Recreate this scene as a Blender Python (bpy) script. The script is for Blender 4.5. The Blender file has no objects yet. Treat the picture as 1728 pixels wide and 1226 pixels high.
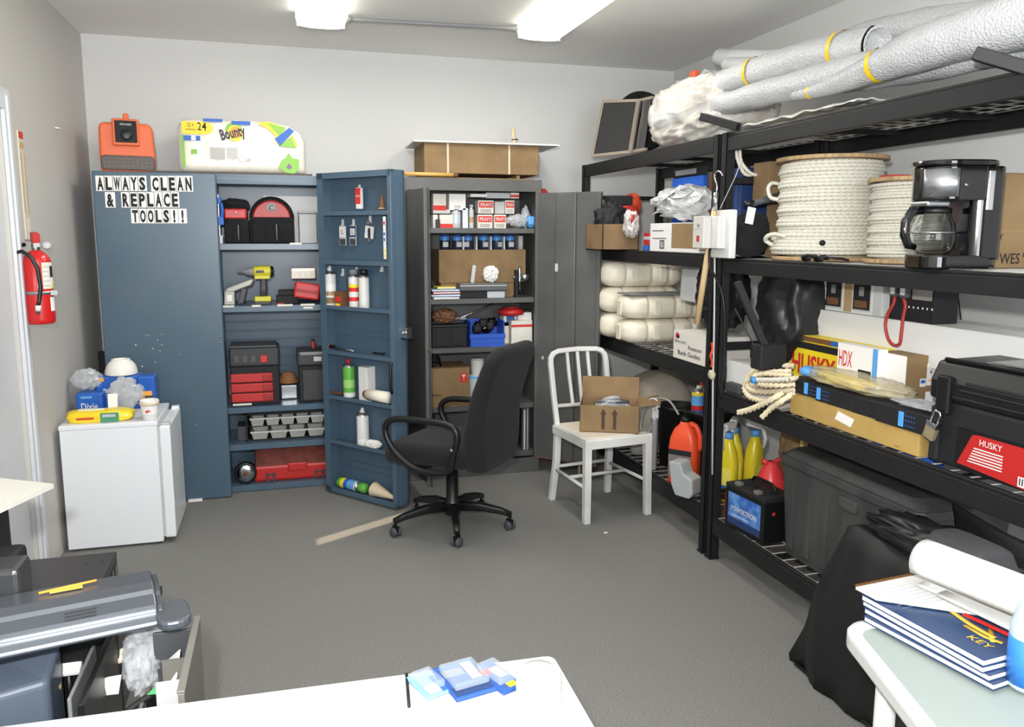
import bpy, bmesh, math, random
from math import sin, cos, pi, radians
from mathutils import Vector, Matrix, Euler, noise
random.seed(7)
SC = bpy.context.scene
COL = SC.collection
V = Vector

# ---------------------------------------------------------------- camera
CAM_H = 1.60; FPX = 1350.0; CX, CY = 864.0, 594.0
YAW, PIT, ROL = radians(16.0), radians(8.35), radians(0.15)
_f = V((sin(YAW)*cos(PIT), cos(YAW)*cos(PIT), -sin(PIT)))
_r0 = V((cos(YAW), -sin(YAW), 0)); _u0 = _r0.cross(_f)
_r = cos(ROL)*_r0 + sin(ROL)*_u0; _u = -sin(ROL)*_r0 + cos(ROL)*_u0
cd = bpy.data.cameras.new('camera'); cam = bpy.data.objects.new('camera', cd); COL.objects.link(cam)
mw = Matrix((( _r.x, _u.x, -_f.x, 0), (_r.y, _u.y, -_f.y, 0), (_r.z, _u.z, -_f.z, CAM_H), (0, 0, 0, 1)))
cam.matrix_world = mw
cd.sensor_width = 36; cd.sensor_fit = 'HORIZONTAL'; cd.lens = FPX/1728*36
cd.shift_y = -19.0/1728; cd.clip_start = .05; cd.clip_end = 60
SC.camera = cam

def ray(px, py): return _r*((px-CX)/FPX) + _u*(-(py-CY)/FPX) + _f
def at(px, py, X=None, Y=None, Z=None):
    """the point of the place that the photograph's pixel shows on a known wall / shelf plane"""
    d = ray(px, py)
    t = X/d.x if X is not None else Y/d.y if Y is not None else (Z-CAM_H)/d.z
    return V((d.x*t, d.y*t, d.z*t+CAM_H))

# ---------------------------------------------------------------- world, lights, exposure
w = bpy.data.worlds.new('world'); SC.world = w; w.use_nodes = True
w.node_tree.nodes['Background'].inputs[0].default_value = (.75, .85, 1, 1)
w.node_tree.nodes['Background'].inputs[1].default_value = .6
SC.view_settings.view_transform = 'Standard'; SC.view_settings.look = 'None'
SC.view_settings.gamma = 1; SC.view_settings.use_curve_mapping = False
SC.view_settings.exposure = 0.22
def light(name, typ, loc, rot, energy, color, **k):
    l = bpy.data.lights.new(name, typ); l.energy = energy; l.color = color
    for a, b in k.items(): setattr(l, a, b)
    o = bpy.data.objects.new(name, l); COL.objects.link(o); o.location = loc; o.rotation_euler = rot
    return o
# the photographer's flash, a little above and left of the lens
fl = light('camera_flash', 'SPOT', (-.10, -.02, 1.78), (radians(86), 0, radians(-15)), 250, (1, .995, .985), spot_size=radians(150), spot_blend=.6, shadow_soft_size=.035)
# added fill spot by the flash, turned up to brighten the ceiling
light('ceiling_fill', 'SPOT', (-.10, -.05, 1.86), (radians(140), 0, radians(-15)), 165, (1, .995, .985), spot_size=radians(140), spot_blend=.8, shadow_soft_size=.08)
# added area lamp, soft fill from behind the camera; no window is built
wl = light('rear_fill', 'AREA', (.9, -1.9, 1.75), (radians(90), 0, 0), 98, (.92, .96, 1), shape='RECTANGLE', size=2.2, size_y=1.5)
# low sun that reaches the carpet through a slot added to door_1, out of view

# ---------------------------------------------------------------- materials
def lin(c):
    c = c/255.0
    return c/12.92 if c <= .04045 else ((c+.055)/1.055)**2.4
MATS = {}
def M(name, rgb, rough=.5, metal=0, bump=0, bscale=60, var=0, vscale=6, var_rgb=None, trans=0, alpha=1, emit=0, coat=0, kind='noise', ior=1.45, sheen=0, stretch=None, thr=None):
    if name in MATS: return MATS[name]
    m = bpy.data.materials.new(name); MATS[name] = m; m.use_nodes = True
    nt = m.node_tree; b = nt.nodes['Principled BSDF']
    col = tuple(lin(x) for x in rgb)+(1,)
    b.inputs['Base Color'].default_value = col
    b.inputs['Roughness'].default_value = rough; b.inputs['Metallic'].default_value = metal
    b.inputs['IOR'].default_value = ior
    if trans: b.inputs['Transmission Weight'].default_value = trans
    if alpha < 1: b.inputs['Alpha'].default_value = alpha
    if coat: b.inputs['Coat Weight'].default_value = coat; b.inputs['Coat Roughness'].default_value = .1
    if sheen: b.inputs['Sheen Weight'].default_value = sheen
    if emit: b.inputs['Emission Color'].default_value = col; b.inputs['Emission Strength'].default_value = emit
    L = nt.links.new
    if bump or var:
        tc = nt.nodes.new('ShaderNodeTexCoord'); mp = nt.nodes.new('ShaderNodeMapping'); L(tc.outputs['Object'], mp.inputs[0])
        if stretch: mp.inputs['Scale'].default_value = stretch
    if var:
        n = nt.nodes.new('ShaderNodeTexNoise'); n.inputs['Scale'].default_value = vscale; n.inputs['Detail'].default_value = 6
        L(mp.outputs[0], n.inputs['Vector'])
        r = nt.nodes.new('ShaderNodeValToRGB')
        lo, hi = thr or (.35, .68)
        r.color_ramp.elements[0].position = lo; r.color_ramp.elements[1].position = hi
        c2 = tuple(lin(x) for x in var_rgb)+(1,) if var_rgb else tuple(x*(1-var) for x in col[:3])+(1,)
        r.color_ramp.elements[0].color = col
        r.color_ramp.elements[1].color = tuple(col[i]*(1-var)+c2[i]*var for i in range(3))+(1,) if var_rgb else c2
        L(n.outputs[0], r.inputs[0]); L(r.outputs[0], b.inputs['Base Color'])
    if bump:
        if kind == 'noise':
            n2 = nt.nodes.new('ShaderNodeTexNoise'); n2.inputs['Scale'].default_value = bscale; n2.inputs['Detail'].default_value = 4; out = n2.outputs[0]
        elif kind == 'voronoi':
            n2 = nt.nodes.new('ShaderNodeTexVoronoi'); n2.inputs['Scale'].default_value = bscale; out = n2.outputs['Distance']
        else:
            n2 = nt.nodes.new('ShaderNodeTexWave'); n2.inputs['Scale'].default_value = bscale; n2.bands_direction = kind; out = n2.outputs[1]
        L(mp.outputs[0], n2.inputs['Vector'])
        bp = nt.nodes.new('ShaderNodeBump'); bp.inputs['Strength'].default_value = min(1, bump); bp.inputs['Distance'].default_value = .004 if bump <= 1 else .01*bump
        L(out, bp.inputs['Height']); L(bp.outputs[0], b.inputs['Normal'])
    return m
wall_m = M('white painted wall', (204, 204, 202), .75, bump=.12, bscale=70)
wall_l = M('greige painted wall', (194, 191, 186), .6, bump=.15, bscale=60)
ceil_m = M('ceiling paint', (236, 235, 232), .85, bump=.3, bscale=120)
carpet = M('grey carpet', (131, 130, 126), .95, bump=.5, bscale=420, var=.28, vscale=150, thr=(.38, .64))
trimw = M('white gloss trim', (206, 208, 211), .35)
blue = M('blue cabinet paint', (70, 92, 110), .33, bump=.12, bscale=9, var=.5, vscale=5, var_rgb=(84, 100, 114))
blue_d = M('blue door paint with specks', (70, 92, 108), .33, bump=.1, bscale=9, var=.35, vscale=3, var_rgb=(84, 99, 111))
grey = M('grey cabinet paint', (92, 92, 91), .4, var=.25, vscale=4)
black = M('black steel', (20, 21, 23), .55, bump=.1, bscale=150, var=.3, vscale=12, var_rgb=(34, 33, 32))
blk = M('black plastic', (18, 19, 20), .4)
blkm = M('matte black plastic', (25, 26, 28), .7, bump=.2, bscale=120)
gblk = M('gloss black', (10, 10, 12), .08, coat=.6)
card = M('corrugated cardboard', (140, 114, 81), .85, bump=.25, bscale=90, kind='X', var=.3, vscale=7)
card2 = M('tan cardboard', (144, 118, 84), .85, var=.25, vscale=6)
cardY = M('yellowish cardboard', (150, 130, 78), .8, var=.25, vscale=5)
white = M('white plastic', (216, 216, 213), .4)
whitep = M('white paper', (234, 232, 228), .8)
offw = M('offwhite card', (222, 218, 208), .8, var=.15, vscale=8)
cream = M('cream plastic', (226, 218, 198), .5)
redm = M('red plastic', (182, 40, 38), .4)
redp = M('red print', (205, 48, 40), .6)
orange = M('orange plastic', (226, 92, 50), .4)
yellow = M('yellow plastic', (236, 210, 40), .45)
green = M('green plastic', (92, 168, 62), .45)
bluep = M('blue print', (42, 96, 180), .5)
navy = M('navy print', (34, 58, 104), .55)
lblue = M('light blue print', (96, 160, 220), .5)
chrome = M('chrome', (205, 207, 210), .15, 1)
steel = M('brushed steel', (170, 172, 175), .3, .9)
wire_m = M('zinc wire', (196, 192, 184), .4, .2)
dgrey = M('dark grey plastic', (66, 68, 72), .5)
mgrey = M('mid grey plastic', (128, 130, 132), .5)
lgrey = M('light grey plastic', (186, 188, 188), .5)
ink = M('black ink', (26, 26, 28), .7)
wood = M('pale wood', (190, 160, 116), .55, var=.4, vscale=4, stretch=(18, 18, 1), bump=.1)
brownm = M('brown', (110, 74, 50), .6)
clear = M('clear plastic', (235, 238, 240), .08, trans=.95, ior=1.2)
film = M('clear crumpled film', (222, 226, 229), .1, alpha=.26, bump=.3, bscale=30)
milky = M('milky plastic film', (224, 222, 214), .3, alpha=.86, bump=1, bscale=14)
bagw = M('white plastic bag', (196, 198, 199), .35, bump=.8, bscale=16)
glass = M('carafe glass', (240, 244, 245), .02, trans=1, ior=1.3)
fabric = M('black chair fabric', (21, 22, 24), .95, bump=.5, bscale=300, sheen=.05)
vinyl = M('black vinyl sheet', (22, 23, 24), .55, bump=.3, bscale=5)
rope_m = M('white nylon rope', (206, 203, 190), .55)
rope_t = M('cream rope', (222, 208, 176), .7)
foamw = M('bubble foam', (182, 184, 185), .35, bump=.7, bscale=110, kind='voronoi')
lensm = M('lit acrylic lens', (255, 250, 236), .4, emit=3)

# ---------------------------------------------------------------- mesh builder
_TX = {}
def text_data(s, off=.006):
    if (s, off) not in _TX:
        c = bpy.data.curves.new('t', 'FONT'); c.body = s; c.size = 1; c.resolution_u = 2; c.offset = off; c.align_x = 'LEFT'
        o = bpy.data.objects.new('t', c); COL.objects.link(o)
        dg = bpy.context.evaluated_depsgraph_get(); dg.update(); me = o.evaluated_get(dg).to_mesh()
        vs = [v.co.copy() for v in me.vertices]; fs = [tuple(p.vertices) for p in me.polygons]
        o.evaluated_get(dg).to_mesh_clear(); bpy.data.objects.remove(o); bpy.data.curves.remove(c)
        xs = [v.x for v in vs] or [0, 1]; ys = [v.y for v in vs] or [0, 1]
        _TX[s, off] = (vs, fs, min(xs), max(xs), min(ys), max(ys))
    return _TX[s, off]
def FR(x, y, z): return Matrix(((1, 0, 0, x), (0, 0, -1, y), (0, 1, 0, z), (0, 0, 0, 1)))      # faces -y
def LF(x, y, z): return Matrix(((0, 0, -1, x), (-1, 0, 0, y), (0, 1, 0, z), (0, 0, 0, 1)))     # faces -x
def RT(x, y, z): return Matrix(((0, 0, 1, x), (1, 0, 0, y), (0, 1, 0, z), (0, 0, 0, 1)))       # faces +x
def TP(x, y, z): return Matrix.Translation((x, y, z))
def RZ(a): return Matrix.Rotation(radians(a), 4, 'Z')
def RX(a): return Matrix.Rotation(radians(a), 4, 'X')
def RY(a): return Matrix.Rotation(radians(a), 4, 'Y')

class MB:
    def __init__(s, X=None): s.v = []; s.f = []; s.m = []; s.s = []; s.mats = []; s.X = X or Matrix()
    def add(s, vs, fs, m, sm=False, X=None):
        X = s.X @ X if X is not None else s.X
        o = len(s.v); s.v += [X @ V(v) for v in vs]
        if m not in s.mats: s.mats.append(m)
        k = s.mats.index(m)
        for f in fs: s.f.append(tuple(i+o for i in f)); s.m.append(k); s.s.append(sm)
        return s
    def box(s, x0, x1, y0, y1, z0, z1, m, X=None):
        vs = [(x, y, z) for x in (x0, x1) for y in (y0, y1) for z in (z0, z1)]
        return s.add(vs, [(0, 1, 3, 2), (4, 6, 7, 5), (0, 4, 5, 1), (2, 3, 7, 6), (0, 2, 6, 4), (1, 5, 7, 3)], m, False, X)
    def rect(s, x0, x1, y0, y1, m, X=None): return s.add([(x0, y0, 0), (x1, y0, 0), (x1, y1, 0), (x0, y1, 0)], [(0, 1, 2, 3)], m, False, X)
    def tube(s, pts, r, m, seg=8, closed=False, caps=True, sq=None, X=None):
        pts = [V(p) for p in pts]; n = len(pts); rs = r if isinstance(r, (list, tuple)) else [r]*n
        vs = []; up = None
        for i, p in enumerate(pts):
            a = pts[i-1] if (i > 0 or closed) else p; b = pts[(i+1) % n] if (i < n-1 or closed) else p
            t = (b-a).normalized()
            if up is None:
                up = V((0, 0, 1)) if abs(t.z) < .9 else V((1, 0, 0))
            sd = t.cross(up).normalized(); up = sd.cross(t).normalized()
            for k in range(seg):
                a_ = 2*pi*(k+.5)/seg
                q = sd*cos(a_)*rs[i] + up*sin(a_)*rs[i]*(sq or 1)
                vs.append(p+q)
        fs = []
        for i in range(n if closed else n-1):
            for k in range(seg):
                j = (i+1) % n
                fs.append((i*seg+k, i*seg+(k+1) % seg, j*seg+(k+1) % seg, j*seg+k))
        if not closed and caps: fs += [tuple(range(seg))[::-1], tuple(range((n-1)*seg, n*seg))]
        return s.add(vs, fs, m, seg > 4, X)
    def lathe(s, prof, m, seg=24, X=None):
        """prof: list of (r, z) or (r, z, material)"""
        vs = []; n = len(prof)
        for p in prof:
            for k in range(seg): vs.append((p[0]*cos(2*pi*k/seg), p[0]*sin(2*pi*k/seg), p[1]))
        groups = {}
        for i in range(n-1):
            mm = prof[i+1][2] if len(prof[i+1]) > 2 else m
            for k in range(seg): groups.setdefault(mm, []).append((i*seg+k, i*seg+(k+1) % seg, (i+1)*seg+(k+1) % seg, (i+1)*seg+k))
        ends = []
        if prof[0][0] > 1e-5: ends.append(tuple(range(seg))[::-1])
        if prof[-1][0] > 1e-5: ends.append(tuple(range((n-1)*seg, n*seg)))
        o = len(s.v); XX = s.X @ X if X is not None else s.X
        s.v += [XX @ V(v) for v in vs]
        def mi(mm):
            if mm not in s.mats: s.mats.append(mm)
            return s.mats.index(mm)
        for mm, fl_ in groups.items():
            k = mi(mm)
            for f in fl_: s.f.append(tuple(i+o for i in f)); s.m.append(k); s.s.append(True)
        for f in ends:
            s.f.append(tuple(i+o for i in f)); s.m.append(mi(m)); s.s.append(False)
        return s
    def prism(s, poly, z0, z1, m, X=None, sm=False):
        n = len(poly); vs = [(p[0], p[1], z0) for p in poly]+[(p[0], p[1], z1) for p in poly]
        return s.add(vs, [tuple(range(n))[::-1], tuple(range(n, 2*n))]+[(i, (i+1) % n, n+(i+1) % n, n+i) for i in range(n)], m, sm, X)
    def loft(s, rings, m, X=None, sm=True, caps=True):
        k = len(rings[0]); vs = [p for r in rings for p in r]; fs = []
        for i in range(len(rings)-1):
            for j in range(k): fs.append((i*k+j, i*k+(j+1) % k, (i+1)*k+(j+1) % k, (i+1)*k+j))
        if caps: fs += [tuple(range(k))[::-1], tuple(range((len(rings)-1)*k, len(rings)*k))]
        return s.add(vs, fs, m, sm, X)
    def grid(s, fn, nu, nv, m, X=None, sm=True):
        vs = [fn(i/nu, j/nv) for i in range(nu+1) for j in range(nv+1)]; k = nv+1
        return s.add(vs, [(i*k+j, (i+1)*k+j, (i+1)*k+j+1, i*k+j+1) for i in range(nu) for j in range(nv)], m, sm, X)
    def blob(s, c, r, m, seed=0, amp=.12, fr=2.5, p=2.6, flat=None, ridge=False, nu=40, nv=24, X=None, sm=True, jit=0):
        c = V(c); off = V((seed*7.31, seed*3.7, seed*1.9))
        vs = []
        def sp(t, q): return math.copysign(abs(t)**(2/q), t)
        for i in range(nv+1):
            ph = -pi/2+pi*i/nv
            for k in range(nu):
                th = 2*pi*k/nu
                d = V((sp(cos(ph), p)*sp(cos(th), p), sp(cos(ph), p)*sp(sin(th), p), sp(sin(ph), p)))
                nn = noise.noise(d*fr+off)
                if ridge: nn = 1-2*abs(nn)-.5+.4*noise.noise(d*fr*3+off)
                nn += .45*noise.noise(d*fr*2.3+off)
                q = V((d.x*r[0], d.y*r[1], d.z*r[2]))*(1+amp*nn)
                if jit and 0 < i < nv: q *= 1+jit*(noise.noise(d*31+off)+.8*noise.noise(d*13-off))
                if flat is not None: q.z = max(q.z, -flat)
                vs.append(c+q)
        fs = []
        for i in range(nv):
            for k in range(nu):
                a, b, c2, d2 = i*nu+k, i*nu+(k+1) % nu, (i+1)*nu+(k+1) % nu, (i+1)*nu+k
                if jit: fs += [(a, b, c2), (a, c2, d2)] if (i*7+k*3) % 2 else [(a, b, d2), (b, c2, d2)]
                else: fs.append((a, b, c2, d2))
        return s.add(vs, fs, m, sm, X)
    def text(s, t, h, m, X=None, w=None, center=True, off=.006):
        """caps height h; w: squeeze to this width"""
        vs, fs, x0, x1, y0, y1 = text_data(t, off)
        k = h/.72; kx = k if w is None else w/(x1-x0)
        cx = (x0+x1)/2 if center else x0
        return s.add([((v.x-cx)*kx, v.y*k, .0006) for v in vs], fs, m, False, X)
    def build(s, name, parent=None, bev=0, seg=2, loc=None, rz=0, rot=None, solid=0, sub=0, recalc=True):
        me = bpy.data.meshes.new(name)
        org = V(loc) if loc is not None else V((0, 0, 0))
        me.from_pydata([tuple(v) for v in s.v], [], s.f)
        for m in s.mats: me.materials.append(m)
        me.polygons.foreach_set('material_index', s.m); me.polygons.foreach_set('use_smooth', s.s)
        if recalc:
            bm = bmesh.new(); bm.from_mesh(me); bmesh.ops.remove_doubles(bm, verts=bm.verts, dist=1e-6)
            bmesh.ops.recalc_face_normals(bm, faces=bm.faces); bm.to_mesh(me); bm.free()
        me.update()
        o = bpy.data.objects.new(name, me); COL.objects.link(o); o.location = org
        o.rotation_euler = rot if rot is not None else (0, 0, radians(rz))
        if parent: o.parent = parent
        if solid: md = o.modifiers.new('solid', 'SOLIDIFY'); md.thickness = solid; md.offset = 0
        if sub: md = o.modifiers.new('sub', 'SUBSURF'); md.levels = md.render_levels = sub
        if bev: md = o.modifiers.new('bevel', 'BEVEL'); md.width = bev; md.segments = seg; md.limit_method = 'ANGLE'; md.angle_limit = radians(40)
        return o

def tag(o, label, cat, group=None, kind=None):
    o['label'] = label; o['category'] = cat
    if group: o['group'] = group
    if kind: o['kind'] = kind
    return o
def thing(name, label, cat, loc=(0, 0, 0), rz=0, group=None):
    o = bpy.data.objects.new(name, None); COL.objects.link(o); o.empty_display_size = .1
    o.location = loc; o.rotation_euler = (0, 0, radians(rz)); return tag(o, label, cat, group)
def struct(o): o['kind'] = 'structure'; return o
def copy_thing(root, loc, rz, label, group=None):
    r = root.copy(); COL.objects.link(r); r.location = loc; r.rotation_euler = (0, 0, radians(rz)); r['label'] = label
    if group: r['group'] = group
    for ch in list(root.children):
        c = ch.copy(); COL.objects.link(c); c.parent = r
        for g in ch.children:
            d = g.copy(); COL.objects.link(d); d.parent = c
    return r
def rring(cx, cz, w, h, r, y, n=5):
    """rounded rectangle ring in the xz plane at depth y"""
    out = []
    for (sx, sz, a0) in ((1, 1, 0), (-1, 1, 90), (-1, -1, 180), (1, -1, 270)):
        for k in range(n):
            a = radians(a0+90*k/(n-1)); out.append((cx+sx*(w/2-r)+r*cos(a), y, cz+sz*(h/2-r)+r*sin(a)))
    return out
def rrect(w, h, r, n=5):
    return [(p[0], p[2]) for p in rring(0, 0, w, h, r, 0, n)]

# ---- generic kinds used many times
def carton(name, label, cat, x0, x1, y0, y1, z0, z1, m=card, rz=0, group=None, deco=None, flaps=True, bev=.002):
    """closed box: body, top flaps with a seam, printed decoration. deco(mb, w, d, h) draws in local coords (origin base centre)"""
    w, d, h = abs(x1-x0), abs(y1-y0), z1-z0; c = V(((x0+x1)/2, (y0+y1)/2, z0))
    t = thing(name, label, cat, c, rz, group)
    b = MB(); b.box(-w/2, w/2, -d/2, d/2, 0, h-(.003 if flaps else 0), m); b.build('body', t, bev=bev)
    if flaps:
        for k in (-1, 1):
            f = MB()
            if w >= d: f.box(-w/2, w/2, min(k*.0015, k*d/2), max(k*.0015, k*d/2), h-.003, h, m)
            else: f.box(min(k*.0015, k*w/2), max(k*.0015, k*w/2), -d/2, d/2, h-.003, h, m)
            f.build('top_flap', t, bev=.0008, seg=1)
    if deco:
        for dc_ in (deco if isinstance(deco, list) else [deco]):
            p = MB(); dc_(p, w, d, h)
            if p.f: p.build('printed_label', t, recalc=False)
    return t
def can(name, label, cat, loc, r, h, bands, cap=None, nozzle=None, group=None, rz=0, lie=None, shoulder=True):
    """spray can or bottle. bands: [(z fraction, material)]"""
    t = thing(name, label, cat, loc, rz, group)
    X = Matrix() if lie is None else lie
    hb = h*(.8 if cap or nozzle else .97)
    pr = [(0, 0), (r*.93, 0, bands[0][1]), (r, .004, bands[0][1])]
    for fz, mm in bands: pr.append((r, hb*fz, mm))
    if shoulder: pr += [(r*.85, hb+.012, steel), (r*.6, hb+.018, steel)]
    pr.append((0, pr[-1][1]+.001))
    MB(X).lathe(pr, bands[0][1], 20).build('body', t)
    zt = hb+(.016 if shoulder else 0)
    if cap:
        MB(X).lathe([(r*.8, zt), (r*.82, zt), (r*.82, h*.985), (r*.7, h), (0, h)], cap, 20).build('cap', t)
    if nozzle:
        MB(X).lathe([(r*.3, zt), (r*.3, h*.95), (r*.22, h), (0, h)], nozzle, 12).box(-.004, .004, -r*.5, 0, h*.9, h*.95, nozzle).build('nozzle', t)
    return t
def film_sheets(b, r, m, seed, n=8, c=(0, 0, 0)):
    """crumpled plastic: creased sheets folded through one another inside an ellipsoid"""
    rnd = random.Random(seed*13+5); c = V(c)
    for k in range(n):
        nr = V((rnd.uniform(-1, 1), rnd.uniform(-1, .2), rnd.uniform(-.4, 1))).normalized(); a = nr.orthogonal().normalized(); a.rotate(Matrix.Rotation(rnd.uniform(0, 6.3), 3, nr)); e = nr.cross(a)
        o = nr*rnd.uniform(.35, .8); nu, nv = 9, 8; vs = []
        for i in range(nu+1):
            for j in range(nv+1):
                u, v = i/nu*2-1, j/nv*2-1
                w = .30*(1-2*abs(noise.noise(V((u*1.7+k*5, v*1.7, seed)))))+.13*noise.noise(V((u*5, v*5, k+seed*2)))
                q = o+a*u*.95+e*v*.85+nr*(w-.35*(u*u+v*v))+V((rnd.uniform(-.03, .03), rnd.uniform(-.03, .03), rnd.uniform(-.03, .03)))
                if q.length > .9: q = q/q.length*(.95+.38*noise.noise(q*2.2+V((k*3, 0, seed)))+rnd.uniform(-.05, .05))
                vs.append(c+V((q.x*r[0], q.y*r[1], q.z*r[2])))
        fs = []
        for i in range(nu):
            for j in range(nv):
                p, q, s_, t_ = i*(nv+1)+j, (i+1)*(nv+1)+j, (i+1)*(nv+1)+j+1, i*(nv+1)+j+1
                fs += [(p, q, s_), (p, s_, t_)] if (i+j) % 2 else [(p, q, t_), (q, s_, t_)]
        b.add(vs, fs, m, False)
def crumple(name, label, cat, c, r, m, seed, amp=.25, fr=2.4, p=2.4, group=None, flat=None, kind=None, nu=48, nv=30, rz=0, jit=0):
    fac = m in (film, bagw, whitep) or jit
    if m is film: fr *= .7; amp *= .8; p += .5
    if m in (film, bagw):
        b = MB(); film_sheets(b, r, m, seed, 9)
        if m is bagw: b.blob((0, 0, 0), [x*.8 for x in r], m, seed, .2, 2, 2.4, nu=24, nv=14, sm=False, jit=.05)
    elif fac: b = MB(); b.blob((0, 0, 0), r, m, seed, amp*.9, fr, p, flat, True, nu, nv, sm=m is not whitep, jit=jit or .04)
    else: b = MB(); b.blob((0, 0, 0), r, m, seed, amp, fr, p, flat, True, nu, nv)
    zmin = min(v.z for v in b.v)
    for v in b.v: v.z -= zmin
    return tag(b.build(name, loc=c, rz=rz, recalc=m not in (film, bagw)), label, cat, group, kind)
# ================================================================ ROOM
XL, XR, YB, YF, HC = -1.12, 2.85, 5.60, -2.0, 2.80
struct(MB().box(XL-.1, XR+.1, YF-.1, YB+.1, -.05, 0, carpet).build('floor'))
struct(MB().box(XL-.1, XR+.1, YF-.1, YB+.1, HC, HC+.05, ceil_m).build('ceiling'))
struct(MB().box(XL-.1, XR+.1, YB, YB+.1, 0, HC, wall_m).build('wall_back'))
struct(MB().box(XR, XR+.1, YF, YB, 0, HC, wall_m).build('wall_right'))
struct(MB().box(XL-.1, XR+.1, YF-.1, YF, 0, HC, wall_m).build('wall_front'))
# left wall with the doorway (door leaf has an unseen slot, added to shape the sun streak)
DY0, DY1, DZ = 3.04, 3.95, 2.12
b = MB(); b.box(XL-.1, XL, YF, DY0, 0, HC, wall_l); b.box(XL-.1, XL, DY1, YB, 0, HC, wall_l); b.box(XL-.1, XL, DY0, DY1, DZ, HC, wall_l)
struct(b.build('wall_left'))
b = MB(); y0, y1, xa, xb = DY0+.004, DY1-.004, XL-.06, XL-.02
sy0, sy1, sz0, sz1 = 3.36, 3.475, .90, 1.30
b.box(xa, xb, y0, sy0, .005, DZ-.004, trimw); b.box(xa, xb, sy1, y1, .005, DZ-.004, trimw)
b.box(xa, xb, sy0, sy1, .005, sz0, trimw); b.box(xa, xb, sy0, sy1, sz1, DZ-.004, trimw)
door = struct(b.build('door_1'))
h = MB(); h.lathe([(.028, 0), (.03, .006), (.012, .01), (.012, .04), (.028, .05), (.03, .065), (.02, .08), (0, .083)], chrome, 20, X=TP(xb, 3.12, .98) @ RY(90)); h.build('door_knob', door)
# casing
t = MB()
t.box(XL, XL+.018, DY1, DY1+.09, 0, DZ+.09, trimw); t.box(XL, XL+.018, DY0-.09, DY0, 0, DZ+.09, trimw); t.box(XL, XL+.018, DY0, DY1, DZ, DZ+.09, trimw)
struct(t.build('trim_1', bev=.004))
t = MB(); t.box(XL+.018, XL+.03, DY1+.012, DY1+.05, 0, DZ+.06, trimw); struct(t.build('trim_2', bev=.003))
# sun
sn = light('sun', 'SUN', (0, 0, 3), (0, 0, 0), 7.5, (1, .82, .58), angle=radians(.6))
sdir = V((.87, .49, -.62)).normalized(); sn.rotation_euler = sdir.to_track_quat('-Z', 'Y').to_euler()

# ceiling lamps (wrap-around fluorescent fixtures)
def lamp(x, y0, y1, label):
    t = thing('ceiling_lamp', label, 'lamp', (x, (y0+y1)/2, HC), 0, 'wraparound fluorescent ceiling lamps')
    L = (y1-y0)/2
    MB().box(-.10, .10, -L+.01, L-.01, -.03, 0, white).build('housing', t, bev=.004)
    def ring(y, k): return [(.135*k*a, y, z*1.0) for a, z in ((-1, -.012), (-1, -.035), (-.94, -.062), (-.75, -.078), (-.35, -.083), (.35, -.083), (.75, -.078), (.94, -.062), (1, -.035), (1, -.012))]
    MB().loft([ring(-L, 1), ring(L, 1)], lensm, sm=False).build('lens', t)
    for s in (-1, 1): MB().box(-.13, .13, s*L-.004, s*L+.004, -.078, -.008, white).build('end_cap', t, bev=.003)
    l = bpy.data.lights.new('lamp_light', 'AREA'); l.shape = 'RECTANGLE'; l.size = .24; l.size_y = y1-y0-.04; l.energy = 12; l.color = (1, .975, .93)
    o = bpy.data.objects.new('lamp_light', l); COL.objects.link(o); o.parent = t; o.location = (0, 0, -.092)
lamp(.257, 3.50, 4.72, 'lit fluorescent ceiling lamp on the left, above the blue cabinet')
lamp(1.49, 3.42, 4.64, 'lit fluorescent ceiling lamp on the right, above the office chair')
b = MB(); b.tube([(.39, 4.69, HC-.03), (1.36, 4.62, HC-.03)], .011, mgrey, 10)
cdt = tag(b.build('conduit_pipe'), 'grey metal conduit pipe on the ceiling between the two lamps', 'conduit')
k_ = MB(); k_.tube([(.39, 4.69, HC-.03), (.42, 4.688, HC-.03)], .017, mgrey, 12); k_.build('coupling', cdt)

# ================================================================ BLUE CABINET
BX0, BX1, BY0, BY1, BH = -1.0, .305, 5.10, 5.58, 1.95
cab = thing('storage_cabinet', 'large blue steel cabinet with lettered left door and open right door', 'cabinet', ((BX0+BX1)/2, (BY0+BY1)/2, 0))
ox, oy = (BX0+BX1)/2, (BY0+BY1)/2
def CB(*a): b = MB(TP(-ox, -oy, 0)); return b
b = CB(); b.box(BX0, BX0+.02, BY0, BY1, 0, BH, blue); b.box(BX1-.02, BX1, BY0, BY1, 0, BH, blue); b.box(BX0, BX1, BY1-.02, BY1, 0, BH, blue)
b.box(BX0, BX1, BY0, BY1, BH-.008, BH, blue); b.box(BX0, BX1, BY0, BY0+.012, 1.892, BH-.008, blue); b.box(BX1-.05, BX1-.02, BY0, BY0+.012, 0, 1.9, blue)
for k in range(7): b.box(BX0+.03, BX1-.03, BY1-.027, BY1-.018, .66+.06*k, .672+.06*k, blue)
b.build('body', cab, bev=.0025)
BSH = [1.542, 1.167, .54, .305, .04]
for z in BSH:
    b = CB(); b.box(BX0+.021, BX1-.051, BY0+.012, BY1-.03, z-.006, z, blue); b.box(BX0+.021, BX1-.051, BY0+.01, BY0+.014, z-.036, z, blue)
    sh = b.build('shelf', cab, bev=.001)
def shelf_tape(px, py, wpx, z):
    p = at(px, py, Y=BY0+.009); q = at(px+wpx, py, Y=BY0+.009); b = CB(); b.box(p.x, q.x, BY0+.0085, BY0+.0098, p.z-.006, p.z+.006, offw); b.build('label_tape', cab)
for a in ((489, 411, 20, 0), (376, 517, 19, 0), (425, 516, 15, 0), (468, 515, 26, 0), (507, 514, 24, 0), (512, 519, 16, 0), (393, 683, 32, 0)): shelf_tape(*a)
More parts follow.
